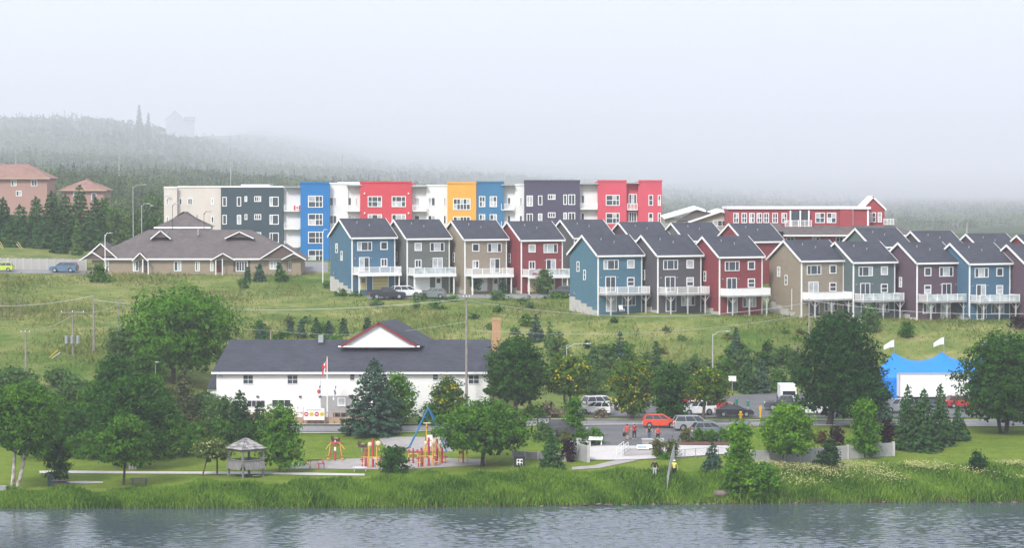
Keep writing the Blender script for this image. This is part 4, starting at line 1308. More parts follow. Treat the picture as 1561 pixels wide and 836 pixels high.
# ---- long red building beyond the houses
def red_hall():
    D = 428.0
    o = on(1220, D)
    o.z = Zr(400, D)
    root = empty('red_hall', o, 0, 'long red two-storey building with white windows and wide lower roof', 'building')
    red = paint('hall_red', (0.34, 0.06, 0.07), 0.6, 0.06, lines=0.2)
    X = lambda u: Xr(u, D) - o.x
    Z = lambda v: Zr(v, D) - o.z
    MB().box(X(1110), X(1326), 0, 9, -1, Z(319)).build('wall', red, root)
    MB().box(X(1108), X(1327), -0.4, 9.4, Z(319) + 0.004, Z(318) + 0.3).build('parapet', WHITE, root)
    MB().box(X(1108), X(1390), -4, 8, -1, Z(360)).build('lower_wall', red, root)
    rf = MB()
    rf.slab([(X(1190), -5.2, Z(358)), (X(1398), -5.2, Z(358)), (X(1360), -0.02, Z(344)), (X(1190), -0.02, Z(344))], 0.15)
    rf.slab([(X(1110), -5.2, Z(352)), (X(1189), -5.2, Z(352)), (X(1189), -0.02, Z(340)), (X(1110), -0.02, Z(340))], 0.15)
    rf.build('roof', SHINGLE_BROWN, root)
    MB().box(X(1189), X(1399), -5.35, -5.22, Z(359.5), Z(357.5)).build('fascia', WHITE, root)
    # gabled stair tower behind the end
    tw = MB().prism([(X(1316), 0), (X(1351), 0), (X(1351), Z(318)), (X(1333), Z(300)), (X(1316), Z(318))], 'y', 2, 8).build('gable_wing', red, root)
    bb = MB()
    bb.slab([(X(1313), 1.6, Z(319.5)), (X(1333), 1.6, Z(299)), (X(1333), 8.3, Z(299)), (X(1313), 8.3, Z(319.5))], 0.25)
    bb.slab([(X(1333), 1.6, Z(299.1)), (X(1354), 1.6, Z(319.5)), (X(1354), 8.3, Z(319.5)), (X(1333), 8.3, Z(299.1))], 0.25)
    bb.build('gable_roof', WHITE, tw)
    for u in (1122, 1134.5, 1146, 1157.5, 1168, 1181.5, 1195.5):
        win_px(root, o, u - 4, u + 4, 325, 340, D - 0.01, 2, 2, frame=0.12)
    for u in (1250, 1267.5): win_px(root, o, u - 7, u + 7, 324.5, 340, D - 0.01, 2, 2, frame=0.12)
    for u in (1325, 1332, 1341): win_px(root, o, u - 3, u + 3, 324, 339, D + 1.9, 1, 2, frame=0.12)
    for u in (1205, 1244, 1280): win_px(root, o, u - 6, u + 6, 361.5, 370, D - 4.01, 2, 1, frame=0.12)
    # porch with balcony; a flat dark sheet stands for its shaded recess
    MB().box(X(1204), X(1232), -0.06, -0.01, Z(342), Z(322)).build('porch_shade_sheet', GLASS, root)
    for u in (1204, 1219, 1232): MB().box(X(u) - 0.12, X(u) + 0.12, -0.9, -0.7, Z(346), Z(321)).build('porch_post', WHITE, root)
    mb = MB(); railing(mb, X(1196), X(1236), -0.95, Z(346), 1.1, 'baluster', 4); mb.build('balcony_railing', WHITE, root)
    for u in (1299.5, 1323): MB().box(X(u) - 0.14, X(u) + 0.14, -0.09, -0.01, Z(356), Z(319)).build('corner_board', WHITE, root)
    MB().box(X(1280), X(1299), -0.6, -0.01, Z(356), Z(320)).build('end_bay', red, root)
    mb = MB(); railing(mb, X(1346), X(1361), -1.0, Z(343), 1.0, 'baluster', 3); mb.build('terrace_railing', WHITE, root)

def low_gabled_hall():
    D = 436.0
    o = on(1060, D); o.z = Zr(395, D)
    root = empty('pale_hall', o, 0, 'pale green low building with stepped white-edged shed roofs', 'building')
    wallm = paint('pale_hall_siding', (0.36, 0.37, 0.31), 0.7, 0.05, lines=0.2)
    X = lambda u: Xr(u, D) - o.x
    Z = lambda v: Zr(v, D) - o.z
    MB().prism([(X(1013), -1), (X(1108), -1), (X(1108), Z(324)), (X(1098), Z(322)), (X(1048), Z(337)), (X(1045), Z(334)), (X(1013), Z(332))], 'y', 0, 8).build('wall', wallm, root)
    rf = MB()
    for a, b_ in (((1011, 332), (1062, 317)), ((1062, 317), (1076, 321)), ((1048, 338), (1098, 321)), ((1098, 321), (1112, 324))):
        rf.slab([(X(a[0]), -0.8, Z(a[1])), (X(b_[0]), -0.8, Z(b_[1])), (X(b_[0]), 8, Z(b_[1]) + 0.3), (X(a[0]), 8, Z(a[1]) + 0.3)], 0.3)
    ro = rf.build('roof', WHITE, root)
    mid = MB().prism([(X(1030), Z(338)), (X(1062), Z(336)), (X(1085), Z(325)), (X(1062), Z(319))], 'y', -0.3, -0.02).build('roof_face', SHINGLE_BROWN, root)
    win_px(root, o, 1028, 1047, 339, 345.5, D - 0.02, 3, 1); win_px(root, o, 1087, 1108, 336, 345.5, D - 0.02, 3, 1)
red_hall(); low_gabled_hall()

# ---- white clubhouse by the road
def clubhouse():
    D = 306.0
    o = on(530, D); o.z = Zr(642, D)
    root = empty('clubhouse', o, 0, 'white two-storey clubhouse with dark roof and red-edged gable', 'building')
    sid = paint('clubhouse_siding', (0.84, 0.84, 0.84), 0.6, 0.03, lines=0.19)
    X = lambda u: Xr(u, D) - o.x
    Z = lambda v: Zr(v, D) - o.z
    MB().box(X(329), X(745), 0, 14, -1.5, Z(567)).build('wall', sid, root)
    MB().box(X(312), X(328.8), 2.0, 11, -1.5, Z(594)).build('lean_to_wall', sid, root)
    rise = Z(530) - Z(567) - 14 * 0.0
    # main roof: gable along x, cut at the near end by a short hip
    rf = MB()
    zE, zR = Z(567.5), Z(530.5) + 0.55
    rf.slab([(X(323), -0.5, zE), (X(748), -0.5, zE), (X(748), 7, zR), (X(340), 7, zR)], 0.16)
    rf.slab([(X(340), 7, zR - 0.002), (X(748), 7, zR - 0.002), (X(748), 14.5, zE), (X(323), 14.5, zE)], 0.16)
    rf.slab([(X(323), -0.5, zE - 0.003), (X(340), 7, zR - 0.003), (X(323), 14.5, zE - 0.003)], 0.16)
    rf.slab([(X(311), 1.6, Z(594)), (X(329), 1.6, Z(594)), (X(329), 6, Z(566)), (X(318), 6, Z(570))], 0.12)
    rf.build('roof', SHINGLE, root)
    MB().box(X(322), X(748), -0.62, -0.52, zE - 0.22, zE + 0.02).build('fascia', WHITE, root)
    # cross gable
    gy = 4.0; Dg = D + gy
    XG = lambda u: Xr(u, Dg) - o.x
    ZG = lambda v: Zr(v, Dg) - o.z
    A, B, Cc = (XG(519), ZG(527)), (XG(577), ZG(493)), (XG(636), ZG(527))
    g = MB().prism([(A[0], A[1] - 0.25), (Cc[0], Cc[1] - 0.25), Cc, B, A], 'y', gy, gy + 0.4).build('gable', sid, root)
    gr = MB()
    B2 = (Xr(603, D + 17) - o.x, 17.0, Zr(486.5, D + 17) - o.z)
    gr.slab([(A[0] - 0.25, gy - 0.3, A[1]), (B[0], gy - 0.3, B[1] + 0.15), B2, (A[0] + 1.6, 17, A[1])], 0.14)
    gr.slab([(B[0], gy - 0.3, B[1] + 0.148), (Cc[0] + 0.25, gy - 0.3, Cc[1]), (Xr(688, D + 14) - o.x, 14.0, Zr(533, D + 14) - o.z), (B2[0], B2[1], B2[2] - 0.002)], 0.14)
    gr.build('gable_roof', SHINGLE, g)
    redm = paint('gable_red_trim', (0.22, 0.025, 0.035), 0.6)
    bb = MB()
    for p, q in ((A, B), (B, Cc)):
        bb.slab([(p[0], gy - 0.42, p[1] + (0.15 if p is B else 0.0)), (q[0], gy - 0.42, q[1] + (0.15 if q is B else 0.0)), (q[0], gy - 0.31, q[1] + (0.15 if q is B else 0.0)), (p[0], gy - 0.31, p[1] + (0.15 if p is B else 0.0))], 0.26)
    bb.build('barge_board', redm, g)
    MB().box(A[0] - 0.3, Cc[0] + 0.3, gy - 0.40, gy - 0.29, A[1] - 0.2, A[1] - 0.03).build('gable_sill', WHITE, g)
    # windows: pairs of dark sashes upstairs, shopfront strip below
    for u0, u1, nn in ((369, 386, 2), (436.5, 454, 2), (532, 541, 1), (658.5, 668.5, 1), (713, 731, 2)):
        win_px(root, o, u0, u1, 571.5 if nn == 2 else 570, 586.5 if nn == 2 else 581, D - 0.01, nn, 2, frame=0.06, pane=GLASS)
    for u0, u1, v0, v1, nn in ((375, 404, 610, 622, 4), (413, 443, 609, 622, 3), (516, 526, 608, 619, 1)):
        win_px(root, o, u0, u1, v0, v1, D - 0.01, nn, 1, frame=0.06, pane=GLASS)
    MB().box(X(316), X(326), 1.92, 1.99, Z(612), Z(602)).build('side_window', GLASS_PALE, root)
    # entrance porch as a flat grey sheet on the wall, with a deck
    MB().box(X(489), X(537), -0.05, -0.01, Z(641), Z(604)).build('porch_panel', paint('porch_grey', (0.30, 0.31, 0.32), 0.8), root)
    win_px(root, o, 514, 526, 607, 620, D - 0.06, 1, 1, frame=0.1)
    fence = paint('deck_cedar', (0.36, 0.25, 0.17), 0.85, 0.15)
    dk = MB().box(X(370), X(560), -5.2, -0.1, -1.2, Z(637)).build('deck', fence, root)
    for i, (u0, u1) in enumerate([(372 + 9.4 * i, 372 + 9.4 * (i + 1)) for i in range(20)]):
        x0, x1 = X(u0), X(u1)
        MB().box(x0, x0 + 0.09, -5.2, -5.1, Z(640), Z(624)).build('post', fence, dk)
        MB().box(x0 + 0.1, x1 - 0.02, -5.17, -5.14, Z(640) + 0.1, Z(630.5) if 6 < i < 18 else Z(626)).build('board', fence, dk)
    MB().box(X(370), X(560), -5.22, -5.06, Z(624), Z(623)).build('rail', fence, dk)
    dkm = paint('dark_metal', (0.06, 0.06, 0.07), 0.5)
    for k, u in enumerate((436, 441, 447, 514, 519, 525, 530)):
        mb = MB(); x = X(u)
        for dx in (-0.2, 0.2):
            for dy in (0, 0.4): mb.box(x + dx - 0.02, x + dx + 0.02, -4.9 + dy, -4.86 + dy, Z(637), Z(637) + 0.45)
        mb.box(x - 0.23, x + 0.23, -4.92, -4.45, Z(637) + 0.45, Z(637) + 0.49)
        mb.box(x - 0.23, x + 0.23, -4.49, -4.45, Z(637) + 0.49, Z(637) + 0.95)
        q = mb.build('patio_chair', dkm)
        q.location = o
        tag(q, 'dark patio chair on the clubhouse deck behind the banner', 'chair', 'patio chairs on the clubhouse deck')
    MB().cbox((X(336), -0.15, Z(572)), (0.5, 0.2, 0.4)).build('vent_box', METAL, root)
    for u in (392, 457, 487): MB().cbox((X(u), -0.12, Z(605)), (0.3, 0.2, 0.18)).build('wall_lamp', dkm, root)
    MB().box(X(487), X(488), -0.12, -0.01, Z(640), Z(568)).build('downpipe', WHITE, root)
    MB().box(X(697), X(698), -0.12, -0.01, Z(640), Z(568)).build('downpipe', WHITE, root)
    MB().cbox((X(483), 6.0, zR + 0.15), (0.6, 0.6, 0.9)).build('roof_vent', METAL, root)
    ch = MB().box(Xr(750, D + 10) - o.x, Xr(763, D + 10) - o.x, 10, 11.2, 2, Zr(489, D + 10) - o.z)
    TANB = paint('tan_brick', (0.42, 0.25, 0.14), 0.9, 0.2, 6.0)
    c = ch.build('chimney', TANB, root)
    MB().box(Xr(749.5, D + 10) - o.x, Xr(763.5, D + 10) - o.x, 9.95, 11.25, Zr(489, D + 10) - o.z + 0.003, Zr(487.5, D + 10) - o.z + 0.12).build('chimney_cap', TANB, c)
clubhouse()
# ------------------------------------------------------------------ trees and shrubs one can tell apart, placed by their foot in the photograph
# left shore
broadleaf('birch_tree', 'leafy birch with pale twin leaning trunk at the lake shore', 22, 748, 585, 128, 'mid', vc=682, uc=34, trunk=BARK_BIRCH, tr=0.30, stems=2, lobes=12, lean=0.3, k=6.5)
broadleaf('birch_tree', 'large round dark birch whose white trunk stands by the path', 200, 731, 572, 132, 'dark', vc=690, uc=200, trunk=BARK_BIRCH, tr=0.42, lobes=13, D=272, k=6.5)
broadleaf('maple_tree', 'small dark-stemmed maple between the two picnic tables', 188, 741, 632, 88, 'mid', vc=706, trunk=BARK_DARK, tr=0.14, uc=193, lobes=9, k=4.5)
broadleaf('round_tree', 'broad dark tree with flat top behind the white-trunked birch', 172, 690, 545, 84, 'dark', D=292, vc=660, lobes=9)
broadleaf('elm_tree', 'tall spreading bright elm rising above the clubhouse roof end', 268, 600, 433, 190, 'fresh', D=322, vc=560, uc=276, lobes=16, tr=0.55, k=5.0, shape='vase', stems=3, flat=0.7)
conifer('scraggy_spruce', 'thin brownish scraggy spruce beside the big elm', 280, 690, 553, 62, 'scrag', D=297, dens=0.6, power=0.75)
broadleaf('alder_tree', 'pale grey-green alder left of the round birch', 108, 690, 572, 78, 'sage', D=300, vc=680, lobes=9)
broadleaf('alder_tree', 'dark narrow alder tucked between birch and elm', 150, 690, 575, 66, 'mid', D=296, vc=675, lobes=8)
broadleaf('alder_tree', 'pale bushy alder behind the twin-trunk birch', 45, 690, 582, 80, 'sage', D=303, vc=680, lobes=8)
broadleaf('alder_tree', 'tall grey-green alder by the power poles', 183, 600, 500, 52, 'sage', D=318, vc=590, lobes=7)
shrub('shrub', 'dark shrub at the dustbin by the shore path', 88, 736, 664, 48, 'dark', shape='round')
shrub('shrub', 'low grassy shrub at the foot of the birches', 122, 700, 655, 90, 'mid', D=284)
conifer('pine_tree', 'dark pine left of the clubhouse deck', 365, 672, 596, 52, 'pine', D=291, power=0.55, dens=1.3)
conifer('pine_tree', 'short dark pine in the thicket before the clubhouse', 395, 668, 614, 48, 'pine', D=292, power=0.6)
broadleaf('thicket_tree', 'bushy blue-green tree under the clubhouse lean-to', 338, 672, 604, 60, 'sage', D=294, vc=668, lobes=7)
shrub('shrub', 'dark green shrub in front of the thicket pines', 335, 690, 636, 66, 'mid', D=288)
shrub('shrub', 'dark green shrub beside the narrow maple', 378, 686, 640, 56, 'dark', D=288)
shrub('shrub', 'round green shrub in the thicket below the scraggy spruce', 296, 692, 640, 52, 'mid', D=288)
broadleaf('rowan_tree', 'small rowan with cream blossom left of the gazebo, thin trunk', 308, 727, 668, 44, 'cream', vc=697, uc=316, trunk=BARK, tr=0.09, lobes=7, k=5, lean=0.3)
broadleaf('rowan_tree', 'small cream-blossomed rowan touching the gazebo roof', 331, 726, 670, 40, 'cream', vc=696, uc=331, trunk=BARK, tr=0.12, lobes=7, k=5)
broadleaf('narrow_maple', 'slender open maple right of the gazebo', 426, 722, 614, 76, 'fresh', vc=712, uc=430, trunk=BARK, tr=0.13, lobes=11, k=3.2, shape='column')
for u, vb, vt, w, D, f, lab in ((70, 690, 600, 90, 296, 'mid', 'mid-green alder filling the gap beside the twin-trunk birch'), (120, 700, 618, 80, 288, 'dark', 'dark low alder in front of the pale ones'), (235, 690, 585, 70, 296, 'dark', 'dark alder on the clubhouse side of the big birch'),
                              (255, 695, 620, 66, 290, 'mid', 'bushy green alder below the scraggy spruce'), (310, 680, 598, 60, 300, 'sage', 'pale alder at the clubhouse lean-to corner'), (20, 690, 560, 90, 310, 'sage', 'tall pale alder at the pole among the alders'), (222, 620, 530, 60, 312, 'mid', 'green alder under the elm crown'), (90, 620, 560, 50, 316, 'sage', 'pale young alder below the transformer pole')):
    broadleaf('alder_tree', lab, u, vb, vt, w, f, D=D, vc=vb - 4, lobes=9, group='alders of the shore thicket', k=5)
for u, vb, vt, w, D, lab in ((150, 706, 668, 90, 281, 'low green thicket bush left of the white trunk'), (240, 706, 664, 90, 281, 'low green thicket bush right of the white trunk'), (60, 706, 660, 80, 281, 'low green thicket bush behind the litter bin'), (285, 704, 662, 70, 283, 'low green thicket bush behind the small rowan'), (400, 690, 650, 60, 287, 'low green thicket bush behind the gazebo')):
    shrub('thicket_bush', lab, u, vb, vt, w, 'mid', D=D, group='low bushes of the shore thicket', k=6)
# centre
conifer('blue_spruce', 'big broad blue-green spruce beside the road at the clubhouse', 570, 665, 546, 122, 'blue', D=293, dens=1.25, power=0.72, droop=0.18)
broadleaf('ash_tree', 'wispy tree showing behind the big spruce', 606, 650, 568, 58, 'fresh', D=300, vc=640, lobes=7, k=3.5)
broadleaf('laburnum_tree', 'small laburnum with yellow blossom before the clubhouse end window', 684, 655, 574, 62, 'yellow', D=300, vc=650, lobes=8, k=4)
shrub('shrub', 'green shrub below the clubhouse wall by the swing frame', 660, 658, 610, 64, 'mid', D=299)
broadleaf('spreading_tree', 'low wide-spreading dark tree on the lawn by the playground', 735, 712, 610, 152, 'mid', vc=688, uc=742, trunk=BARK_DARK, tr=0.24, lobes=15, k=6.0, flat=0.6)
shrub('rhododendron', 'round glossy bush between the exercise stations', 601, 723, 676, 62, 'dark', shape='round', k=8, lobes=9)
broadleaf('round_tree', 'big rounded dark tree beside the brick chimney', 787, 640, 513, 104, 'dark', D=303, vc=610, lobes=13, k=6.5)
broadleaf('laburnum_tree', 'yellow-blossomed laburnum under the curved street lamp', 866, 640, 541, 82, 'yellow', D=304, vc=598, lobes=10, trunk=BARK, k=5.5, stems=2)
broadleaf('laburnum_tree', 'vase-shaped laburnum behind the orange car', 962, 641, 545, 76, 'yellow', D=301, vc=628, lobes=11, shape='vase', stems=4, k=5)
broadleaf('cherry_tree', 'dark green tree between the two yellow laburnums', 1025, 645, 556, 56, 'dark', D=298, vc=640, lobes=9)
broadleaf('laburnum_tree', 'leaning laburnum with yellow sprays by the black saloon', 1071, 646, 560, 72, 'yellow', D=297, vc=612, uc=1078, lobes=9, k=4.5)
broadleaf('young_tree', 'small round green tree by the dark car at the hedge', 875, 668, 606, 28, 'fresh', D=285, vc=650, lobes=6, tr=0.08)
conifer('small_spruce', 'small blue-green spruce on the lawn before the plaza wall', 840, 718, 659, 46, 'spruce', dens=1.3, power=0.8)
shrub('purple_shrub', 'dark purple shrub beside the small lawn spruce', 867, 705, 669, 30, 'purple', shape='round')
for i, (u, vb, vt, w, f, lab) in enumerate(((828, 672, 640, 40, 'sage', 'grey-green hedge shrub beside the notice board'), (860, 676, 655, 34, 'olive', 'olive hedge shrub in front of the dark car'),
        (885, 680, 652, 34, 'mid', 'round green hedge shrub between dark car and plaza'), (907, 679, 651, 32, 'fresh', 'bright round hedge shrub at the interpretive board'), (840, 690, 662, 30, 'mid', 'green shrub against the plaza wall'))):
    shrub('hedge_shrub', lab, u, vb, vt, w, f, group='shrubs round the plaza')
for u, lab in ((1004, 'vase-shaped olive shrub on the plaza bed'), (1024, 'narrower olive shrub at the plaza edge')):
    shrub('plaza_shrub', lab, u, 698, 669, 28, 'olive', shape='vase', group='shrubs round the plaza', lobes=8)
shrub('ground_shrub', 'low dark shrub at the foot of the olive plaza shrubs', 1015, 700, 690, 36, 'mid')
for i, (u, w, f, lab) in enumerate(((1046, 26, 'olive', 'olive end bush of the car park hedge'), (1064, 26, 'mid', 'green middle bush of the car park hedge'), (1083, 28, 'mid', 'dense green bush of the hedge by the grey car'), (1102, 26, 'fresh', 'last bush of the car park hedge by the fence'))):
    shrub('hedge_bush', lab, u, 675, 653, w, f, group='bushes of the car park hedge', shape='round')
conifer('small_spruce', 'small dark spruce behind the mesh fence', 1086, 722, 676, 40, 'blue', dens=1.3, power=0.85)
broadleaf('willow_tree', 'pale green multi-stemmed willow at the water edge', 1130, 752, 641, 52, 'bright', vc=745, lobes=12, shape='column', k=4.6, stems=3, tr=0.14)
shrub('willow_shrub', 'broad pale willow bush leaning over the bank', 1162, 758, 700, 80, 'fresh', lobes=9)
shrub('willow_shrub', 'darker willow bush at the willow tree foot', 1118, 760, 712, 52, 'mid', lobes=7)
broadleaf('maple_tree', 'bright lime-green young maple in front of the stone wall', 1189, 713, 615, 88, 'bright', vc=692, uc=1202, tr=0.12, lobes=11, k=6, trunk=BARK)
broadleaf('large_maple', 'huge dark maple rising to the lower houses', 1265, 655, 475, 146, 'deep', D=297, vc=632, uc=1278, lobes=18, tr=0.42, trunk=BARK_DARK, k=6.0)
broadleaf('large_maple', 'dark tree merging with the huge maple, thinner trunk', 1297, 658, 560, 86, 'deep', D=294, vc=640, uc=1316, lobes=9, tr=0.22, trunk=BARK_DARK)
shrub('dark_pine_shrub', 'dark shaggy pine bush on the flowery bank', 1264, 720, 668, 60, 'pine', shape='cone', k=7, cat='shrub')
broadleaf('young_tree', 'upright green tree in front of the stone wall end', 1318, 699, 608, 48, 'fresh', vc=690, lobes=9, tr=0.1, k=6, shape='column')
shrub('purple_shrub', 'purple-leaved shrub above the stone wall', 1276, 688, 648, 32, 'purple', D=279, shape='round')
shrub('rust_shrub', 'rust-coloured shrub by the purple one', 1255, 686, 655, 26, 'rust', D=280, shape='round')
broadleaf('purple_tree', 'small purple-leaved tree next to the spruces', 1352, 692, 640, 26, 'purple', D=277, vc=674, lobes=6, tr=0.05)
for u, vb, vt, w, D, f, lab in ((1385, 694, 588, 56, 276, 'spruce', 'tallest spruce of the clump by the stone wall'), (1410, 694, 592, 62, 275, 'spruce', 'full green spruce in the middle of the clump'), (1435, 690, 586, 54, 279, 'spruce', 'spruce with long top shoot in the clump'),
                      (1462, 676, 620, 46, 284, 'spruce', 'short spruce at the lawn end of the clump'), (1352, 668, 610, 34, 292, 'blue', 'pale blue spruce behind the purple tree'), (1398, 680, 610, 46, 282, 'spruce', 'spruce half hidden inside the clump')):
    conifer('spruce_tree', lab, u, vb, vt, w, f, D=D, dens=1.2, power=0.85, group='spruces clumped on the lawn')
broadleaf('lawn_maple', 'broad dark maple with three trunks on the lawn', 1530, 661, 505, 158, 'dark', vc=638, uc=1532, lobes=16, stems=3, tr=0.42, trunk=BARK_DARK, k=5.0, flat=0.7)
shrub('dome_shrub', 'dark dome-shaped bush alone in the flowering grass', 1490, 722, 688, 40, 'deep', shape='dome', k=9)
# slope behind the clubhouse and road
GS = 'young conifers dotted over the slope'
for i, (u, vb, vt, w, f) in enumerate(((442, 514, 490, 15, 'blue'), (459, 516, 488, 17, 'blue'), (482, 515, 486, 18, 'spruce'), (501, 518, 490, 16, 'blue'), (523, 512, 486, 16, 'spruce'), (398, 520, 494, 18, 'blue'), (560, 505, 485, 14, 'blue'))):
    conifer('young_conifer', 'small young conifer in the row on the slope above the clubhouse', u, vb, vt, w, f, group=GS)
for u, vb, vt, w, f, lab in ((1122, 560, 500, 30, 'blue', 'slim blue-green conifer standing alone mid slope'), (1000, 590, 520, 34, 'spruce', 'conifer behind the vase-shaped laburnum'), (1140, 600, 552, 36, 'spruce', 'broad conifer by the car park grass'),
                      (1162, 600, 548, 34, 'blue', 'blue conifer at the grass edge of the car park'), (945, 585, 505, 30, 'blue', 'blue-green conifer on the slope above the laburnums'), (817, 520, 480, 32, 'blue', 'soft blue conifer on the slope beside the chimney tree'), (838, 530, 492, 20, 'sage', 'thin conifer next to the soft blue one')):
    conifer('slope_conifer', lab, u, vb, vt, w, f, group=GS)
for u, vb, vt, w, f, lab in ((1187, 592, 556, 30, 'sage', 'grey-green round bush behind the dark jeep'), (1085, 600, 575, 50, 'mid', 'bush under the street lamp by the white sign'), (1125, 596, 585, 22, 'bright', 'bright little bush at the white sign'), (905, 600, 582, 40, 'bright', 'yellow-green bush behind the white cars'),
                      (1060, 596, 540, 60, 'sage', 'tall pale thicket behind the leaning laburnum'), (1020, 590, 548, 50, 'mid', 'green thicket behind the dark cherry'), (985, 592, 535, 40, 'sage', 'grey-green thicket behind the orange car'), (905, 585, 530, 60, 'sage', 'pale thicket above the white parked cars'),
                      (930, 560, 520, 50, 'mid', 'green thicket high on the bank'), (1105, 590, 540, 46, 'mid', 'green thicket beside the broad conifer'), (1210, 585, 530, 40, 'sage', 'pale thicket left of the huge maple'), (850, 545, 505, 50, 'sage', 'pale thicket over the round chimney tree')):
    shrub('thicket', lab, u, vb, vt, w, f, group='thickets at the foot of the slope', k=5)
shrub('round_bush', 'round grey-green bush below the slate-green house', 1326, 508, 462, 38, 'sage', shape='round')
shrub('round_bush', 'smaller round green bush on the slope by the tent flags', 1383, 516, 487, 28, 'mid', shape='round')
shrub('purple_bush', 'purple bush at the foot of the end house', 1553, 503, 478, 34, 'purple')
shrub('slope_bush', 'low grey-green bush below the bungalow gable', 152, 431, 398, 40, 'mid', shape='dome')
conifer('garden_spruce', 'neat conical spruce in front of the bungalow', 396, 430, 403, 20, 'blue', dens=1.4)
conifer('garden_spruce', 'thin cypress beside the neat conical spruce', 377, 430, 408, 8, 'spruce')
conifer('garden_spruce', 'spruce standing at the bungalow end bush', 426, 428, 402, 16, 'blue')
shrub('garden_bush', 'dense bush at the end of the bungalow', 430, 430, 412, 34, 'mid')
shrub('garden_bush', 'low juniper in the grass below the bungalow', 369, 440, 424, 22, 'sage')
broadleaf('street_tree', 'small pale tree in front of the tan garage house', 725, 449, 419, 15, 'sage', vc=440, lobes=6, tr=0.06)
conifer('street_tree', 'small conifer at the tan house door', 766, 449, 426, 14, 'blue')
broadleaf('street_tree', 'small leafy tree in front of the red garage house', 829, 450, 411, 24, 'sage', vc=446, lobes=6, tr=0.06)
shrub('slope_bush', 'shrubs piled against the bank below the red garage house', 850, 455, 443, 50, 'mid')
# dark conifers below the brick houses
GH = 'dark conifers below the brick houses'
for i, (u, vt, w, D) in enumerate(((5, 300, 34, 470), (30, 312, 36, 466), (55, 300, 34, 478), (78, 292, 36, 474), (100, 296, 40, 480), (122, 282, 34, 486), (146, 300, 36, 478), (18, 328, 34, 458), (66, 330, 36, 460), (108, 330, 38, 462), (138, 326, 36, 468), (-12, 305, 36, 474), (90, 345, 24, 450))):
    conifer('hill_conifer', 'dark dense conifer in the belt under the brick houses', u, 370, vt, w * 1.4, 'spruce' if i % 3 else 'pine', D=D, group=GH, dens=1.2, power=0.62)
conifer('hill_conifer', 'bright small conifer at the edge of the dark belt', 117, 372, 334, 20, 'sage', D=448, group=GH)
for u, D, vt, w, f, lab in ((175, 500, 318, 30, 'sage', 'pale broad tree beside the street lamps'), (200, 520, 325, 30, 'mid', 'green broad tree behind the street lamps'), (185, 470, 352, 20, 'sage', 'low pale tree by the parked white car'), (228, 500, 330, 34, 'dark', 'dark tree beside the cream block'), (160, 540, 300, 34, 'mid', 'green tree beside the brown brick house'), (235, 560, 295, 40, 'sage', 'pale tree rising by the cream block')):
    broadleaf('hill_tree', lab, u, 380, vt, w, f, D=D, lobes=7, k=4, group='broad trees beside the apartment building')
# scattered bushes over the open slope (told apart only by where they stand)
_r = random.Random(4)
cnt = 0
while cnt < 46:
    u = _r.uniform(390, 1230); v = _r.uniform(468, 590)
    if 500 < u < 690 and v > 480: continue
    if u < 500 and v > 520: continue
    if v < 492 and u > 880: continue
    w = _r.uniform(9, 24)
    f = _r.choice(['mid', 'sage', 'sage', 'dark', 'olive'])
    shrub('slope_scrub', {'mid': 'low mid-green', 'sage': 'low pale grey-green', 'dark': 'low dark green', 'olive': 'low olive-brown'}[f] + ' scrub bush on the open slope', u, v, v - w * _r.uniform(0.45, 0.9), w, f, group='scrub bushes scattered over the slope', lobes=5, k=5)
    cnt += 1
for i, (u, v, w) in enumerate(((520, 452, 30), (545, 452, 26), (600, 456, 36), (640, 458, 30), (690, 460, 30), (760, 458, 40), (500, 440, 26), (575, 468, 34), (665, 472, 40), (800, 465, 34), (880, 460, 22))):
    shrub('slope_scrub', 'weedy bush on the bank just below the garages', u, v, v - w * 0.4, w, ['mid', 'sage'][i % 2], group='weedy bushes on the bank below the garages', lobes=5, k=4)

for u, vt, w, D, lab in ((213, 160, 18, 4900, 'tall dim spruce spire rising above the wooded crest'), (227, 172, 12, 4900, 'shorter dim spruce next to the tall spire')):
    conifer('crest_spruce', lab, u, 200, vt, w, 'spruce', D=D, group='dim spruces on the crest', leaf=2.4)

_r = random.Random(17)
for i in range(34):
    u = _r.uniform(835, 1205); v = _r.uniform(545, 602)
    w = _r.uniform(28, 58)
    f = _r.choice(['sage', 'mid', 'sage', 'fresh', 'dark'])
    shrub('slope_thicket', {'mid': 'mid-green', 'sage': 'pale grey-green', 'dark': 'dark green', 'fresh': 'bright green'}[f] + ' thicket bush on the bank behind the car park', u, v, v - w * _r.uniform(0.5, 0.95), w, f, group='thicket bushes behind the car park', lobes=6, k=4.5)
for i in range(14):
    u = _r.uniform(380, 520); v = _r.uniform(505, 545); w = _r.uniform(16, 34)
    shrub('slope_thicket', 'soft green bush on the slope behind the clubhouse roof', u, v, v - w * _r.uniform(0.4, 0.8), w, _r.choice(['sage', 'mid', 'fresh']), group='bushes behind the clubhouse roof', lobes=5, k=4.5)

shrub('lilac_shrub', 'faded pinkish shrub in front of the white parked cars', 915, 644, 622, 30, 'lilac', D=301.5, shape='vase')
shrub('lilac_shrub', 'pinkish lilac shrub under the round chimney tree', 838, 640, 612, 44, 'lilac', D=303, shape='round')
shrub('lilac_shrub', 'dark green lilac shrub by the notice board', 812, 642, 614, 44, 'mid', D=302, shape='round')
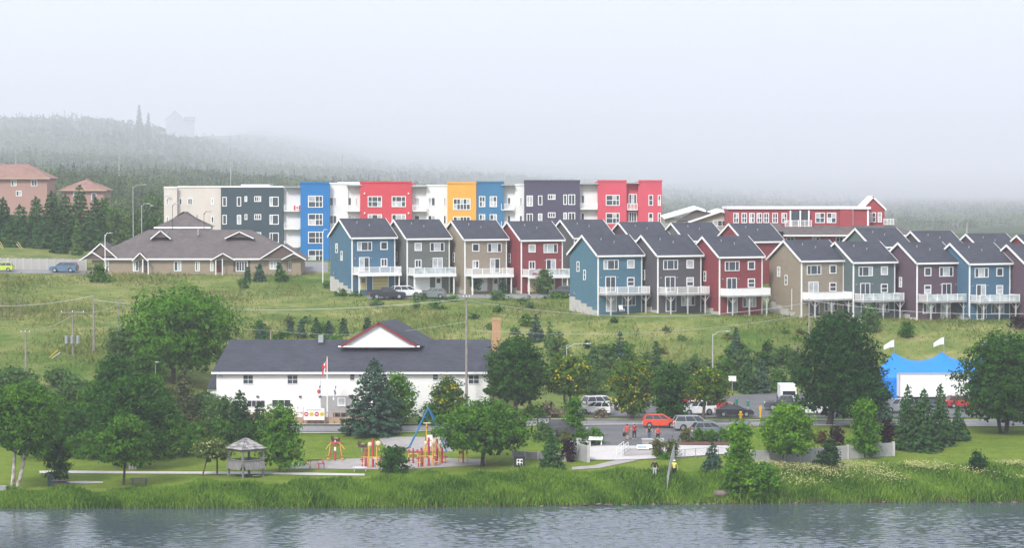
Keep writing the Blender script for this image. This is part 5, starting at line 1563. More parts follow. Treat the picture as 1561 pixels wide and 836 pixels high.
# ------------------------------------------------------------------ roads, paths, paving
def strip_px(name, top, bot, mat, lift=0.05, n=4):
    """strip between two photo polylines lying on the ground"""
    return sheet(name, [(G(*a), G(*b)) for a, b in zip(top, bot)], mat, lift, n)
def band(name, us, D0, D1, mat, lift=0.05, n=4):
    """strip across the picture between two distances"""
    rows = []
    for k, u in enumerate(us):
        a = D0[k] if hasattr(D0, '__len__') else D0; b = D1[k] if hasattr(D1, '__len__') else D1
        rows.append((on(u, a), on(u, b)))
    return sheet(name, rows, mat, lift, n)
RU = [330, 420, 520, 620, 720, 820, 920, 1020, 1120, 1220, 1320, 1420, 1520, 1640]
band('road', RU, [295] * 5 + [294, 294, 294, 294, 295, 296, 296.5, 296.5, 296.5], [299.2] * 5 + [299.4, 299.5, 299.5, 299.5, 301, 301.6, 302.5, 302.5, 302.5], OLD_ASPHALT, 0.06)
# kerbs: real steps along both road edges
for nm, d0, d1 in (('kerb', 299.6, 299.95), ('kerb', 293.5, 293.9)):
    rows = [(on(u, d0 + (0 if u < 1200 else 2.2)), on(u, d1 + (0 if u < 1200 else 2.2))) for u in RU if not (d0 < 295 and 830 < u < 1130)]
    sheet(nm, rows, CONCRETE, 0.17, 1)
band('sidewalk', RU, [299.97 + (0 if u < 1200 else 2.2) for u in RU], [300.75 + (0 if u < 1200 else 2.2) for u in RU], CONCRETE, 0.10, 2)
band('parking_lot', [838, 870, 920, 980, 1040, 1112], [282.5, 280, 277.5, 276.5, 277, 280], [293.6] * 6, ASPHALT, 0.085)
band('back_parking_lot', [868, 930, 990, 1050, 1110, 1170, 1230, 1300, 1370, 1450, 1540, 1640], [304] * 6 + [306] * 6, [322, 324, 327, 329, 331, 333, 333, 333, 332, 331, 330, 330], ASPHALT, 0.07)
band('plaza', [884, 905, 940, 985, 1030, 1075, 1115], [269.4, 268.6, 268.2, 268.2, 269.0, 270.2, 271.5], [277, 277.8, 277.3, 276.2, 276.6, 276.8, 277], PALE_CONCRETE, 0.10)
strip_px('lawn_path', [(962, 699), (930, 705), (905, 711), (872, 714)], [(980, 701), (945, 709), (915, 715), (872, 718)], GRAVEL, 0.05, 2)
strip_px('shore_path', [(60, 719.5), (120, 719.5), (220, 720), (320, 720.5), (410, 721), (480, 722.5), (556, 724)], [(60, 723), (120, 723), (220, 723.5), (320, 724), (410, 724.5), (480, 726), (556, 727)], PALE_CONCRETE, 0.05, 2)
strip_px('concrete_pad', [(103, 735.5), (130, 734.8), (157, 736)], [(103, 738), (130, 739), (157, 738)], PALE_CONCRETE, 0.05, 2)
strip_px('gravel_court', [(434, 708), (470, 705), (530, 701), (600, 699), (680, 700), (740, 702)], [(434, 716), (470, 716), (530, 716.5), (600, 717), (680, 714), (740, 710)], GRAVEL, 0.045, 3)
strip_px('gravel_court', [(575, 667), (630, 667), (690, 669)], [(590, 686), (630, 690), (690, 690)], GRAVEL, 0.045, 3)
band('upper_lane', [560, 620, 700, 780, 860], [386, 387, 388, 388, 388], [391.5, 393, 394, 395, 395.5], OLD_ASPHALT, 0.06)
band('side_street', [-60, 0, 60, 120, 160], [424] * 5, [429.6] * 5, OLD_ASPHALT, 0.05)
band('court', [462, 480, 500], [430, 430, 430], [455, 455, 455], OLD_ASPHALT, 0.05)

# ------------------------------------------------------------------ walls and fences
STONE = mottled('grey_stone', (0.22, 0.22, 0.22), (0.34, 0.34, 0.34), 0.9)
WALLM = mottled('grey_concrete_panel', (0.26, 0.265, 0.27), (0.36, 0.36, 0.36), 0.7)
def panel_wall(name, label, pts, hgt, n, mat=WALLM, post_mat=CONCRETE, cat='wall', thick=0.25, coping=True):
    """wall of panels between posts along ground points; every panel and post is its own part"""
    o = pts[0].copy()
    root = empty(name, o, 0, label, cat)
    seg = []
    L = sum((pts[i + 1] - pts[i]).length for i in range(len(pts) - 1))
    step = L / n
    P0 = []
    for k in range(n + 1):
        d = min(k * step, L - 1e-6); i = 0
        while d > (pts[i + 1] - pts[i]).length and i < len(pts) - 2:
            d -= (pts[i + 1] - pts[i]).length; i += 1
        p = pts[i].lerp(pts[i + 1], d / (pts[i + 1] - pts[i]).length)
        P0.append(Vector((p.x, p.y, h(p.x, p.y))) - o)
    for k in range(n + 1):
        p = P0[k]
        MB().box(p.x - 0.14, p.x + 0.14, p.y - 0.16, p.y + 0.16, p.z - 0.4, p.z + hgt + 0.06).build('post', post_mat, root)
    for k in range(n):
        a, b = P0[k], P0[k + 1]
        d = (b - a); d.z = 0; ang = math.atan2(d.y, d.x)
        m = MB().prism([(0.15, a.z - 0.6 - a.z), (d.length - 0.15, b.z - a.z - 0.6), (d.length - 0.15, b.z - a.z + hgt - 0.05), (0.15, hgt - 0.05)], 'y', -thick / 2, thick / 2)
        m.build('panel', mat, root, a, (0, 0, ang))
    return root
panel_wall('panel_wall', 'long pale grey panel wall behind the lime-green maple', [G(1145, 709), G(1180, 708), G(1250, 704), G(1310, 699), G(1362, 696)], 1.45, 9)
panel_wall('panel_wall', 'grey panel wall at the plaza edge beside the purple shrub', [G(868, 697), G(884, 702), G(897, 706)], 1.75, 2)
panel_wall('panel_wall', 'low grey wall running behind the small lawn spruce', [G(782, 699), G(825, 702), G(862, 704)], 0.8, 4)
panel_wall('retaining_wall', 'long concrete retaining wall along the street above the meadow', [Vector((Xr(-60, 430), 430, h(Xr(-60, 430), 430))), on(0, 430), on(60, 430), on(131, 430)], 1.85, 16, mottled('stained_concrete', (0.30, 0.29, 0.28), (0.42, 0.41, 0.40), 0.4))

def wire_fence(name, label, pts, hgt, n, mat, mesh_mat=None, wires=6, cat='fence', weave=0.35):
    """posts, rails and crossing wires of a chain-link fence"""
    o = pts[0].copy(); root = empty(name, o, 0, label, cat)
    L = [(pts[i + 1] - pts[i]).length for i in range(len(pts) - 1)]
    tot = sum(L); P0 = []
    for k in range(n + 1):
        d = min(tot * k / n, tot - 1e-5); i = 0
        while d > L[i] and i < len(L) - 1: d -= L[i]; i += 1
        p = pts[i].lerp(pts[i + 1], d / L[i]); P0.append(Vector((p.x, p.y, h(p.x, p.y))) - o)
    for p in P0:
        MB().tube(p - Vector((0, 0, 0.3)), p + Vector((0, 0, hgt)), 0.035, 0.035, 6).build('post', mat, root)
    rail = MB(); net = MB()
    for a, b in zip(P0[:-1], P0[1:]):
        up = Vector((0, 0, 1))
        rail.tube(a + up * hgt, b + up * hgt, 0.025, 0.025, 5)
        w = (b - a).length
        m = max(2, int((w + hgt) / weave))
        for j in range(m):
            s = -hgt + (w + hgt) * j / m
            for sg in (0, 1):
                t0, t1 = max(0, s), min(w, s + hgt)
                if t1 <= t0: continue
                z0, z1 = t0 - s, t1 - s
                if sg: z0, z1 = hgt - z0, hgt - z1
                net.tube(a.lerp(b, t0 / w) + up * z0, a.lerp(b, t1 / w) + up * z1, 0.008, 0.008, 3, False)
    rail.build('rail', mat, root)
    net.build('wire_mesh', mat, root)['kind'] = 'stuff'
    return root
wire_fence('mesh_fence', 'grey wire mesh fence running from the bank up to the plaza', [G(1017, 753, 250), G(1020, 738), G(1024, 716), G(1028, 703)], 1.7, 6, METAL, weave=0.16)
wire_fence('mesh_fence', 'low thin wire fence along the plaza edge behind the dark spruce', [G(1028, 703), G(1060, 699), G(1100, 697), G(1140, 705)], 1.0, 7, METAL, weave=0.4)
wire_fence('street_fence', 'green wire fence on top of the concrete retaining wall', [on(-60, 433), on(0, 433), on(60, 433), on(131, 433)], 1.2, 16, paint('green_fence', (0.05, 0.10, 0.07), 0.6), weave=0.22)

# rails, planter and boards of the plaza
def handrail(u, v, dx):
    p = G(u, v)
    root = empty('handrail', p, 0, 'white tubular handrail on the plaza ramp', 'handrail', 'handrails of the plaza ramp')
    mb = MB()
    q = Vector((dx, 3.4, 0))
    q.z = h(p.x + q.x, p.y + q.y) - p.z
    for f in (0.95, 0.55): mb.tube(Vector((0, 0, f)), q + Vector((0, 0, f)), 0.035, 0.035, 6)
    mb.build('rail', WHITE, root)
    for k in range(4):
        b = q * (k / 3)
        MB().tube(b, b + Vector((0, 0, 0.95)), 0.035, 0.035, 6).build('post', WHITE, root)
handrail(940, 696, 0.9); handrail(947, 697, 0.9)
mp_ = [G(951, 697), G(1000, 695)]
sheet('ramp', [(G(951, 697.5), G(951, 686)), (G(975, 697), G(975, 686)), (G(998, 695), G(998, 687))], GRAVEL, 0.13, 3)
pl = empty('planter', G(993, 681), 0, 'grey stone planter box where people sit on the plaza', 'planter')
MB().box(-1.0, 1.3, -0.5, 0.5, -0.1, 0.72).build('box', STONE, pl)
MB().box(-1.06, 1.36, -0.56, 0.56, 0.723, 0.80).build('coping', CONCRETE, pl)
bs = empty('ground_sign', G(983, 688), 0, 'low white and blue sign lying before the planter', 'sign')
MB().slab([(-0.85, -0.25, 0.25), (0.85, -0.25, 0.25), (0.85, 0.25, 0.62), (-0.85, 0.25, 0.62)], 0.05).build('board', WHITE, bs)
MB().slab([(-0.75, -0.15, 0.335), (0.2, -0.15, 0.335), (0.2, 0.02, 0.46), (-0.75, 0.02, 0.46)], 0.012).build('print', paint('sign_blue', (0.05, 0.16, 0.35)), bs)
for x in (-0.6, 0.6): MB().box(x - 0.05, x + 0.05, -0.05, 0.05, -0.1, 0.40).build('leg', METAL, bs)
ib = empty('interpretive_board', G(908, 681), R(-8), 'white slanted interpretive board on legs at the plaza corner', 'sign')
MB().slab([(-0.75, -0.3, 0.72), (0.75, -0.3, 0.72), (0.75, 0.35, 1.02), (-0.75, 0.35, 1.02)], 0.06).build('board', WHITE, ib)
MB().slab([(-0.62, -0.2, 0.772), (0.62, -0.2, 0.772), (0.62, 0.25, 0.98), (-0.62, 0.25, 0.98)], 0.01).build('print', paint('board_print', (0.50, 0.56, 0.58)), ib)
for x in (-0.62, 0.62): MB().box(x - 0.06, x + 0.06, 0.0, 0.12, -0.1, 0.84).build('leg', WHITE, ib)
bn = empty('bench', G(888, 681), 0, 'white park bench next to the interpretive board', 'bench')
for i in range(3): MB().box(-0.7, 0.7, -0.2 + 0.15 * i, -0.08 + 0.15 * i, 0.42, 0.46).build('slat', WHITE, bn)
for i in range(2): MB().box(-0.7, 0.7, 0.27, 0.31, 0.56 + 0.16 * i, 0.68 + 0.16 * i).build('back_slat', WHITE, bn)
for x in (-0.6, 0.6): MB().box(x - 0.04, x + 0.04, -0.2, 0.3, -0.05, 0.415).build('leg', METAL, bn)
# mulch bed and low lights below the hedge
strip_px('mulch_bed', [(1035, 675), (1075, 675), (1110, 676)], [(1035, 680), (1075, 680), (1110, 681)], paint('red_mulch', (0.13, 0.055, 0.04), 0.95), 0.115, 2)
# ------------------------------------------------------------------ vehicles
TYRE = paint('tyre_rubber', (0.02, 0.02, 0.022), 0.85)
RIM = paint('alloy_rim', (0.45, 0.46, 0.48), 0.35, 0.05, metal=0.8)
CARGLASS = glass('car_glass', (0.02, 0.025, 0.03), 0.05)
LAMPW = paint('headlamp', (0.75, 0.77, 0.8), 0.2)
LAMPR = paint('tail_lamp', (0.35, 0.01, 0.015), 0.25)
DARKTRIM = paint('black_trim', (0.025, 0.025, 0.028), 0.6)
def carpaint(name, c):
    key = 'paint_' + name
    if key in MATS: return MATS[key]
    m, nt, b = nodes_of(key)
    n = noise(nt, 2.0, 3)
    r = ramp(nt, n.outputs['Fac'], [(0.3, tuple(x * 0.94 for x in c)), (0.7, tuple(min(1, x * 1.05) for x in c))])
    nt.links.new(r.outputs[0], b.inputs['Base Color'])
    b.inputs['Roughness'].default_value = 0.35
    b.inputs['Coat Weight'].default_value = 0.6
    b.inputs['Coat Roughness'].default_value = 0.06
    MATS[key] = m
    return m
def chamfer_prism(mb, poly, yh, c):
    cx = sum(p[0] for p in poly) / len(poly); cz = sum(p[1] for p in poly) / len(poly)
    small = [(cx + (p[0] - cx) * (1 - c / 2.2), cz + (p[1] - cz) * (1 - c / 0.7)) for p in poly]
    rings = [(small, -yh), (poly, -yh + c), (poly, yh - c), (small, yh)]
    n = len(poly); vs = []
    for pl_, y in rings: vs += [(p[0], y, p[1]) for p in pl_]
    fs = [tuple(range(n - 1, -1, -1)), tuple(range(3 * n, 4 * n))]
    for k in range(3):
        fs += [(k * n + i, k * n + (i + 1) % n, (k + 1) * n + (i + 1) % n, (k + 1) * n + i) for i in range(n)]
    return mb.add(vs, fs)
CAR = {  # length, width, belt z, roof z, wheel r, bonnet (x, z), greenhouse bottom x0..x1, top x0..x1 ; x forward
 'hatch':  dict(L=4.05, W=1.70, belt=0.98, roof=1.52, r=0.30, hood=(0.95, 0.92), gb=(-1.92, 1.15), gt=(-1.55, 0.30), wb=1.27, boot=None),
 'sedan':  dict(L=4.6, W=1.78, belt=0.96, roof=1.44, r=0.32, hood=(1.0, 0.90), gb=(-1.75, 1.15), gt=(-0.95, 0.30), wb=1.36, boot=(-1.75, 0.98)),
 'suv':    dict(L=4.65, W=1.88, belt=1.08, roof=1.70, r=0.36, hood=(1.15, 1.04), gb=(-2.24, 1.30), gt=(-1.95, 0.50), wb=1.35, boot=None),
 'pickup': dict(L=5.5, W=1.95, belt=1.12, roof=1.82, r=0.39, hood=(1.3, 1.10), gb=(-0.85, 1.35), gt=(-0.65, 0.60), wb=1.70, boot=(-0.85, 1.05)),
}
_car_mesh = {}
def car(kind, u, v, D, heading, colour, label, group='parked cars', cat='car', ground=None, lift=0.09):
    """heading: degrees, 0 = facing along +x in the picture plane"""
    d = CAR[kind]
    x = Xr(u, D)
    p = Vector((x, D, h(x, D) + lift)) if ground is None else Vector((x, D, ground))
    root = empty({'hatch': 'hatchback_car', 'sedan': 'saloon_car', 'suv': 'sport_utility_car', 'pickup': 'pickup_truck'}[kind], p, R(heading), label, cat, group)
    L, W, belt, roof, r, wb = d['L'], d['W'], d['belt'], d['roof'], d['r'], d['wb']
    if kind not in _car_mesh:
        x0, x1 = -L / 2, L / 2
        lo = 0.24 if kind != 'pickup' else 0.34
        def arch(cx):
            return [(cx + (r + 0.07) * math.cos(a), r + (r + 0.07) * math.sin(a)) for a in [math.pi * k / 6 for k in range(7)]]
        hx, hz = d['hood']
        poly = [(x0 + 0.04, lo + 0.15), (x0 + 0.12, lo)]
        for cx in (-wb, wb):
            poly += [(cx - r - 0.09, lo)] + [(px, max(pz, lo)) for px, pz in arch(cx)[::-1]] + [(cx + r + 0.09, lo)]
        poly += [(x1 - 0.12, lo), (x1, lo + 0.18), (x1 - 0.03, hz - 0.22), (x1 - 0.18, hz - 0.06), (hx, hz + 0.02), (hx - 0.1, belt)]
        if d['boot']: poly += [(d['boot'][0], d['boot'][1]), (x0 + 0.1, d['boot'][1] - 0.02), (x0, d['boot'][1] - 0.18)]
        else: poly += [(x0 + 0.12, belt), (x0 + 0.02, belt - 0.18)]
        bm_ = MB(); chamfer_prism(bm_, poly, W / 2, 0.07)
        gb, gt = d['gb'], d['gt']; yb, yt = W / 2 - 0.10, W / 2 - 0.27
        def ring(t): # interpolate greenhouse cross-section
            a = (gb[0] + (gt[0] - gb[0]) * t, gb[1] + (gt[1] - gb[1]) * t); y = yb + (yt - yb) * t; z = belt - 0.02 + (roof - 0.05 - belt) * t
            return [(a[0], -y, z), (a[1], -y, z), (a[1], y, z), (a[0], y, z)]
        q0, q1 = ring(0), ring(1)
        gl = MB().add(q0 + q1, [(3, 2, 1, 0), (4, 5, 6, 7), (0, 1, 5, 4), (1, 2, 6, 5), (2, 3, 7, 6), (3, 0, 4, 7)])
        # roof skin and pillars
        rt = [(c[0] * 1.0, c[1] * 1.02, c[2] + 0.005) for c in q1]
        top = [(c[0] * 0.9, c[1] * 0.85, roof) for c in q1]
        bm_.add(rt + top, [(3, 2, 1, 0), (4, 5, 6, 7), (0, 1, 5, 4), (1, 2, 6, 5), (2, 3, 7, 6), (3, 0, 4, 7)])
        for a, b in zip(q0, q1): bm_.tube(Vector(a) * 1.0, b, 0.05, 0.045, 5)
        for f in ((0.42,) if kind == 'pickup' else (0.36, 0.70)):
            for sg in (0, 2):
                a0 = Vector(q0[0 if sg == 0 else 3]).lerp(Vector(q0[1 if sg == 0 else 2]), f); a1 = Vector(q1[0 if sg == 0 else 3]).lerp(Vector(q1[1 if sg == 0 else 2]), f)
                bm_.tube(a0, a1, 0.04, 0.04, 4)
        whl = MB().tube((0, -0.11, 0), (0, 0.11, 0), r, r, 16)
        rim = MB().tube((0, -0.125, 0), (0, -0.112, 0), r * 0.62, r * 0.64, 10)
        _car_mesh[kind] = (bm_.mesh('body'), gl.mesh('window_glass'), whl.mesh('wheel'), rim.mesh('rim'))
    body, gl, whl, rim = _car_mesh[kind]
    if len(body.materials) == 0: body.materials.append(DARKTRIM)
    bo = link('body', body, colour, root)
    link('window_glass', gl, CARGLASS, root)
    for cx in (-wb, wb):
        for sy in (-1, 1):
            w = link('wheel', whl, TYRE, root, (cx, sy * (W / 2 - 0.13), r), (0, 0, 0 if sy < 0 else math.pi))
            link('rim', rim, RIM, w)
    hz = d['hood'][1]
    for sy in (-1, 1):
        MB().cbox((L / 2 - 0.10, sy * (W / 2 - 0.30), hz - 0.17), (0.14, 0.34, 0.13)).build('headlight', LAMPW, root)
        MB().cbox((-L / 2 + 0.06, sy * (W / 2 - 0.20), belt - 0.14), (0.12, 0.22, 0.26)).build('taillight', LAMPR, root)
        MB().cbox((d['gb'][1] - 0.25, sy * (W / 2 + 0.05), belt + 0.06), (0.12, 0.2, 0.13)).build('mirror', colour, root)
        MB().cbox((0.1, sy * (W / 2 + 0.004), belt - 0.18), (0.16, 0.03, 0.03)).build('handle', DARKTRIM, bo)
    MB().cbox((-L / 2 + 0.02, 0, 0.55), (0.03, 0.5, 0.12)).build('number_plate', WHITE, root)
    MB().cbox((L / 2 - 0.005, 0, 0.52), (0.05, W * 0.5, 0.16)).build('grille', DARKTRIM, root)
    if kind == 'pickup':
        MB().box(-L / 2 + 0.12, -0.95, -W / 2 + 0.12, W / 2 - 0.12, 1.055, 1.065).build('bed_cover', DARKTRIM, root)
    return root
ORANGE = carpaint('orange', (0.62, 0.065, 0.025)); SILVER = carpaint('silver_grey', (0.28, 0.30, 0.31)); BLACK = carpaint('black', (0.015, 0.017, 0.022)); CWHITE = carpaint('white', (0.78, 0.78, 0.78))
CHAR = carpaint('charcoal', (0.06, 0.065, 0.075)); CBLUE = carpaint('blue', (0.06, 0.14, 0.24)); CRED = carpaint('red', (0.42, 0.02, 0.03)); LIME = carpaint('lime', (0.42, 0.55, 0.05)); SAGEC = carpaint('sage_grey', (0.14, 0.18, 0.18))
LOT = 'cars in the lakeside car park'
car('hatch', 1007, 655, 291.5, 0, ORANGE, 'orange hatchback stopped on the road by the plaza', LOT)
car('suv', 1058, 660, 289, 6, SILVER, 'silver-grey sport utility car behind the orange hatchback', LOT)
car('hatch', 1082, 668, 284.5, 14, SAGEC, 'dark grey-green hatchback half hidden by the hedge', LOT)
car('suv', 864, 664, 285.5, -4, CHAR, 'charcoal car parked behind the plaza shrubs', LOT)
car('sedan', 1120, 639, 305.5, 2, BLACK, 'black saloon parked near the yellow hydrant', LOT)
car('suv', 916, 631, 312, 25, CWHITE, 'white car parked behind another under the laburnums', LOT)
car('hatch', 910, 641, 306.5, 160, CWHITE, 'white hatchback nosed up to the pale shrub', LOT)
car('suv', 1062, 640, 307, 200, CWHITE, 'white car glimpsed through the leaning laburnum', LOT)
car('pickup', 1054, 622, 322, 10, CRED, 'red pickup behind the dark cherry tree', LOT, 'truck')
car('sedan', 1088, 634, 314, 5, CRED, 'red saloon behind the black saloon', LOT)
car('pickup', 1200, 626, 314, 174, CHAR, 'dark pickup alone on the open back lot', LOT, 'truck')
car('hatch', 1467, 622, 318, 10, CRED, 'red hatchback behind the lawn spruces', LOT)
car('suv', 1368, 628, 312, 200, SILVER, 'silver car glimpsed between the maple and the spruces', LOT)
car('sedan', 1240, 632, 309, 180, CWHITE, 'white saloon glimpsed under the huge maple', LOT)
car('sedan', 1060, 612, 327, 0, CHAR, 'charcoal saloon at the rear of the back lot', LOT)
LANE = 'cars on the lane below the garages'
car('pickup', 590, 448, 386.5, 10, BLACK, 'black pickup parked before the yellow garage', LANE, 'truck')
car('suv', 619, 447, 389.5, 20, CWHITE, 'white car parked at the grey-green garage house', LANE)
car('hatch', 660, 448, 388, 172, SAGEC, 'grey-green hatchback on the garage lane', LANE)
car('suv', 861, 447, 389.5, 150, CHAR, 'charcoal car at the end of the garage lane', LANE)
ST = 'cars on the streets left of the bungalow'
car('suv', 97, 416, 426.5, 175, CBLUE, 'blue car beside the concrete retaining wall', 'cars on the side streets')
car('hatch', 2, 414, 426.5, 180, LIME, 'lime green car by the retaining wall', 'cars on the side streets')
car('suv', 198, 370, 470, 60, CWHITE, 'white car below the tall street lamps', 'cars on the side streets')
car('sedan', 168, 362, 476, 10, CHAR, 'dark car up the hill by the conifers', 'cars on the side streets')

# white box trailer and blue marquee
tr = empty('box_trailer', on(1412, 322), 0, 'long white box trailer in front of the blue marquee', 'trailer')
tr.location.z = h(Xr(1412, 322), 322) + 0.07
MB().box(-3.25, 5.6, 0, 2.4, 0.95, 3.75).build('body', paint('trailer_white', (0.78, 0.79, 0.80), 0.45, 0.03), tr)
MB().box(-3.27, 5.62, -0.02, 2.42, 3.753, 3.82).build('roof_edge', METAL, tr)
MB().box(-3.26, -3.18, -0.03, -0.004, 0.96, 3.74).build('corner_strip', METAL, tr)
for x in (-2.2, -1.3): 
    for y in (0.3, 2.1):
        w = MB().tube((x, y - 0.13, 0.45), (x, y + 0.13, 0.45), 0.45, 0.45, 14).build('wheel', TYRE, tr)
MB().box(-3.2, 5.5, 0.5, 1.9, 0.7, 0.945).build('chassis', DARKTRIM, tr)
for x in (3.8, 4.6): MB().box(x - 0.05, x + 0.05, 0.4, 0.5, -0.05, 0.7).build('landing_leg', METAL, tr)
bt = empty('box_truck', on(1203, 322), 0, 'white box truck behind the dark pickup', 'truck')
bt.location.z += 0.07
MB().box(-1.0, 1.0, 0, 4.0, 0.6, 2.35).build('box', paint('trailer_white', (0.8, 0.8, 0.8)), bt)
MB().box(-0.95, 0.95, -0.6, -0.02, 0.45, 1.8).build('cab', CWHITE, bt)
MB().box(-0.8, 0.8, -0.63, -0.604, 1.1, 1.65).build('windscreen', CARGLASS, bt)
for x in (-0.95, 0.95):
    for y in (-0.2, 3.6): MB().tube((x - 0.13, y, 0.42), (x + 0.13, y, 0.42), 0.42, 0.42, 14).build('wheel', TYRE, bt)

def marquee():
    D = 333.0
    o = on(1410, D)
    root = empty('marquee', o, 0, 'bright blue peaked marquee tent flying white flags', 'tent')
    canvas = paint('blue_canvas', (0.008, 0.20, 0.66), 0.55, 0.06, 0.3)
    X = lambda u: Xr(u, D) - o.x
    Z = lambda v: Zr(v, D) - o.z
    peaks = [(1363, 537), (1437, 534), (1511, 537)]
    nxs, nys = 60, 14
    x0, x1 = X(1330), X(1545); depth = 9.0
    vs, fs = [], []
    ze = Z(573)
    for i in range(nxs + 1):
        x = x0 + (x1 - x0) * i / nxs
        for j in range(nys + 1):
            y = -depth / 2 + depth * j / nys
            dist = min(math.hypot((x - X(pu)) / 1.05, y) for pu, pv in peaks)
            zr = Z(541)                                # ridge between the peaks sags a little
            edge = min(1.0, (depth / 2 - abs(y)) / (depth / 2)) * min(1.0, (min(x - x0, x1 - x) + 0.01) / 3.0)
            sag = zr - 0.95
            z = ze + (sag - ze) * edge ** 0.85 + 1.35 * math.exp(-(dist / 1.25)) * (1 if edge > 0 else 0)
            vs.append((x, y, z))
    for i in range(nxs):
        for j in range(nys):
            q = i * (nys + 1) + j
            fs.append((q, q + nys + 1, q + nys + 2, q + 1))
    MB().add(vs, fs, True).build('canopy', canvas, root)
    MB().box(x0, x1, -depth / 2 - 0.02, -depth / 2 + 0.02, ze - 0.5, ze + 0.02).build('valance', canvas, root)
    for k in range(6):
        xa = x0 + (x1 - x0) * k / 6; xb = x0 + (x1 - x0) * (k + 1) / 6
        MB().box(xa + 0.05, xb - 0.05, -depth / 2 + 0.03, -depth / 2 + 0.06, 0, ze - 0.45).build('side_panel', canvas, root)
    for k in range(7):
        xa = x0 + (x1 - x0) * k / 6
        MB().tube((xa, -depth / 2, -0.2), (xa, -depth / 2, ze), 0.05).build('pole', METAL, root)
    for u, v in ((1364, 518), (1440, 514), (1511, 518)):
        MB().tube((X(u), 0, Z(545)), (X(u), 0, Z(v - 1)), 0.035, 0.03, 6).build('flag_pole', METAL, root)
        f = []
        n = 6
        pts = [(X(u) - 1.35 * t, 0.12 * math.sin(t * 6), Z(v) - 0.15 - 0.75 * t ** 1.4) for t in [k / n for k in range(n + 1)]]
        mb = MB()
        vv = []
        for k, (a, b, c) in enumerate(pts):
            hgt = 0.95 * (1 - 0.45 * k / n)
            vv += [(a, b, c + 0.1), (a, b, c + 0.1 - hgt), (a, b + 0.02, c + 0.1), (a, b + 0.02, c + 0.1 - hgt)]
        ff = []
        for k in range(n):
            q = 4 * k
            ff += [(q, q + 4, q + 5, q + 1), (q + 2, q + 3, q + 7, q + 6)]
        mb.add(vv, ff, True).build('flag', paint('flag_white', (0.78, 0.78, 0.78), 0.8, 0.02), root)
marquee()
# ------------------------------------------------------------------ gazebo
GREYWOOD = paint('silvered_wood', (0.19, 0.185, 0.185), 0.85, 0.2, 3.0)
DARKWOOD = paint('dark_stained_wood', (0.055, 0.05, 0.05), 0.85, 0.2, 3.0)
SHAKE = paint('pale_cedar_shake', (0.34, 0.32, 0.31), 0.9, 0.4, 5.0)
def gazebo():
    o = G(375, 727)
    root = empty('gazebo', o, R(41), 'small silvered wooden gazebo with pyramid roof on the shore lawn', 'gazebo')
    a = 1.28; zt = 2.95
    for sx in (-1, 1):
        for sy in (-1, 1):
            MB().box(sx * a - 0.09, sx * a + 0.09, sy * a - 0.09, sy * a + 0.09, -0.1, zt).build('post', GREYWOOD, root)
    e = 1.62
    apex = (0, 0, 4.02); cs = [(-e, -e, zt - 0.05), (e, -e, zt - 0.05), (e, e, zt - 0.05), (-e, e, zt - 0.05)]
    rf = MB().add(cs + [apex], [(0, 1, 4), (1, 2, 4), (2, 3, 4), (3, 0, 4), (3, 2, 1, 0)]).build('roof', DARKWOOD, root)
    rnd = random.Random(3)
    for k in range(4):                                  # rows of split shakes, each its own piece
        A, B, C = Vector(cs[k]), Vector(cs[(k + 1) % 4]), Vector(apex)
        nrm = (B - A).cross(C - A).normalized()
        if k in (1, 2) : rows = 5
        else: rows = 5
        for r_ in range(rows):
            f0, f1 = r_ / rows, (r_ + 1.12) / rows
            f1 = min(f1, 0.995)
            L0 = A.lerp(C, f0); R0 = B.lerp(C, f0); L1 = A.lerp(C, f1); R1 = B.lerp(C, f1)
            n = max(2, int((R0 - L0).length / 0.36))
            for i in range(n):
                g = rnd.uniform(0.01, 0.03)
                q = [L0.lerp(R0, (i + g) / n), L0.lerp(R0, (i + 1 - g) / n), L1.lerp(R1, (i + 1 - g) / n), L1.lerp(R1, (i + g) / n)]
                lift = 0.035 + rnd.uniform(0, 0.03)
                MB().slab([q[0] + nrm * (lift + 0.03), q[1] + nrm * (lift + 0.03 + rnd.uniform(-.01, .02)), q[2] + nrm * lift * 0.5, q[3] + nrm * lift * 0.5], 0.02).build('shake', SHAKE if rnd.random() < 0.6 else GREYWOOD, rf)
    # flared slatted skirt wall and rail
    for k in range(4):
        ang = k * math.pi / 2
        sk = MB().box(-a - 0.05, a + 0.05, -a - 0.14, -a - 0.02, 1.72, 1.82).build('rail', GREYWOOD, root, (0, 0, 0), (0, 0, ang))
        n = 11
        for i in range(n):
            x0 = -a + 2 * a * i / n; x1 = -a + 2 * a * (i + 0.82) / n
            MB().slab([(x0, -a - 0.05, 1.70), (x1, -a - 0.05, 1.70), (x1 + 0.10, -a - 0.42, 0.86), (x0 + 0.10, -a - 0.42, 0.86)], 0.03).build('slat', GREYWOOD, sk)
        MB().box(-a + 0.1, a - 0.1, -a + 0.1, -a + 0.42, 0.95, 1.0).build('seat', DARKWOOD, root, (0, 0, 0), (0, 0, ang))
        MB().box(-a, a, -a - 0.06, -a + 0.06, zt - 0.25, zt - 0.06).build('beam', GREYWOOD, root, (0, 0, 0), (0, 0, ang))
    MB().box(-a, a, -a, a, 0.78, 0.86).build('floor', DARKWOOD, root)
    for i in range(3): MB().box(-0.45, 0.45, -a - 0.75 + 0.25 * i, -a - 0.5 + 0.25 * i, 0.2 + 0.2 * i, 0.25 + 0.2 * i).build('step', GREYWOOD, root)
gazebo()

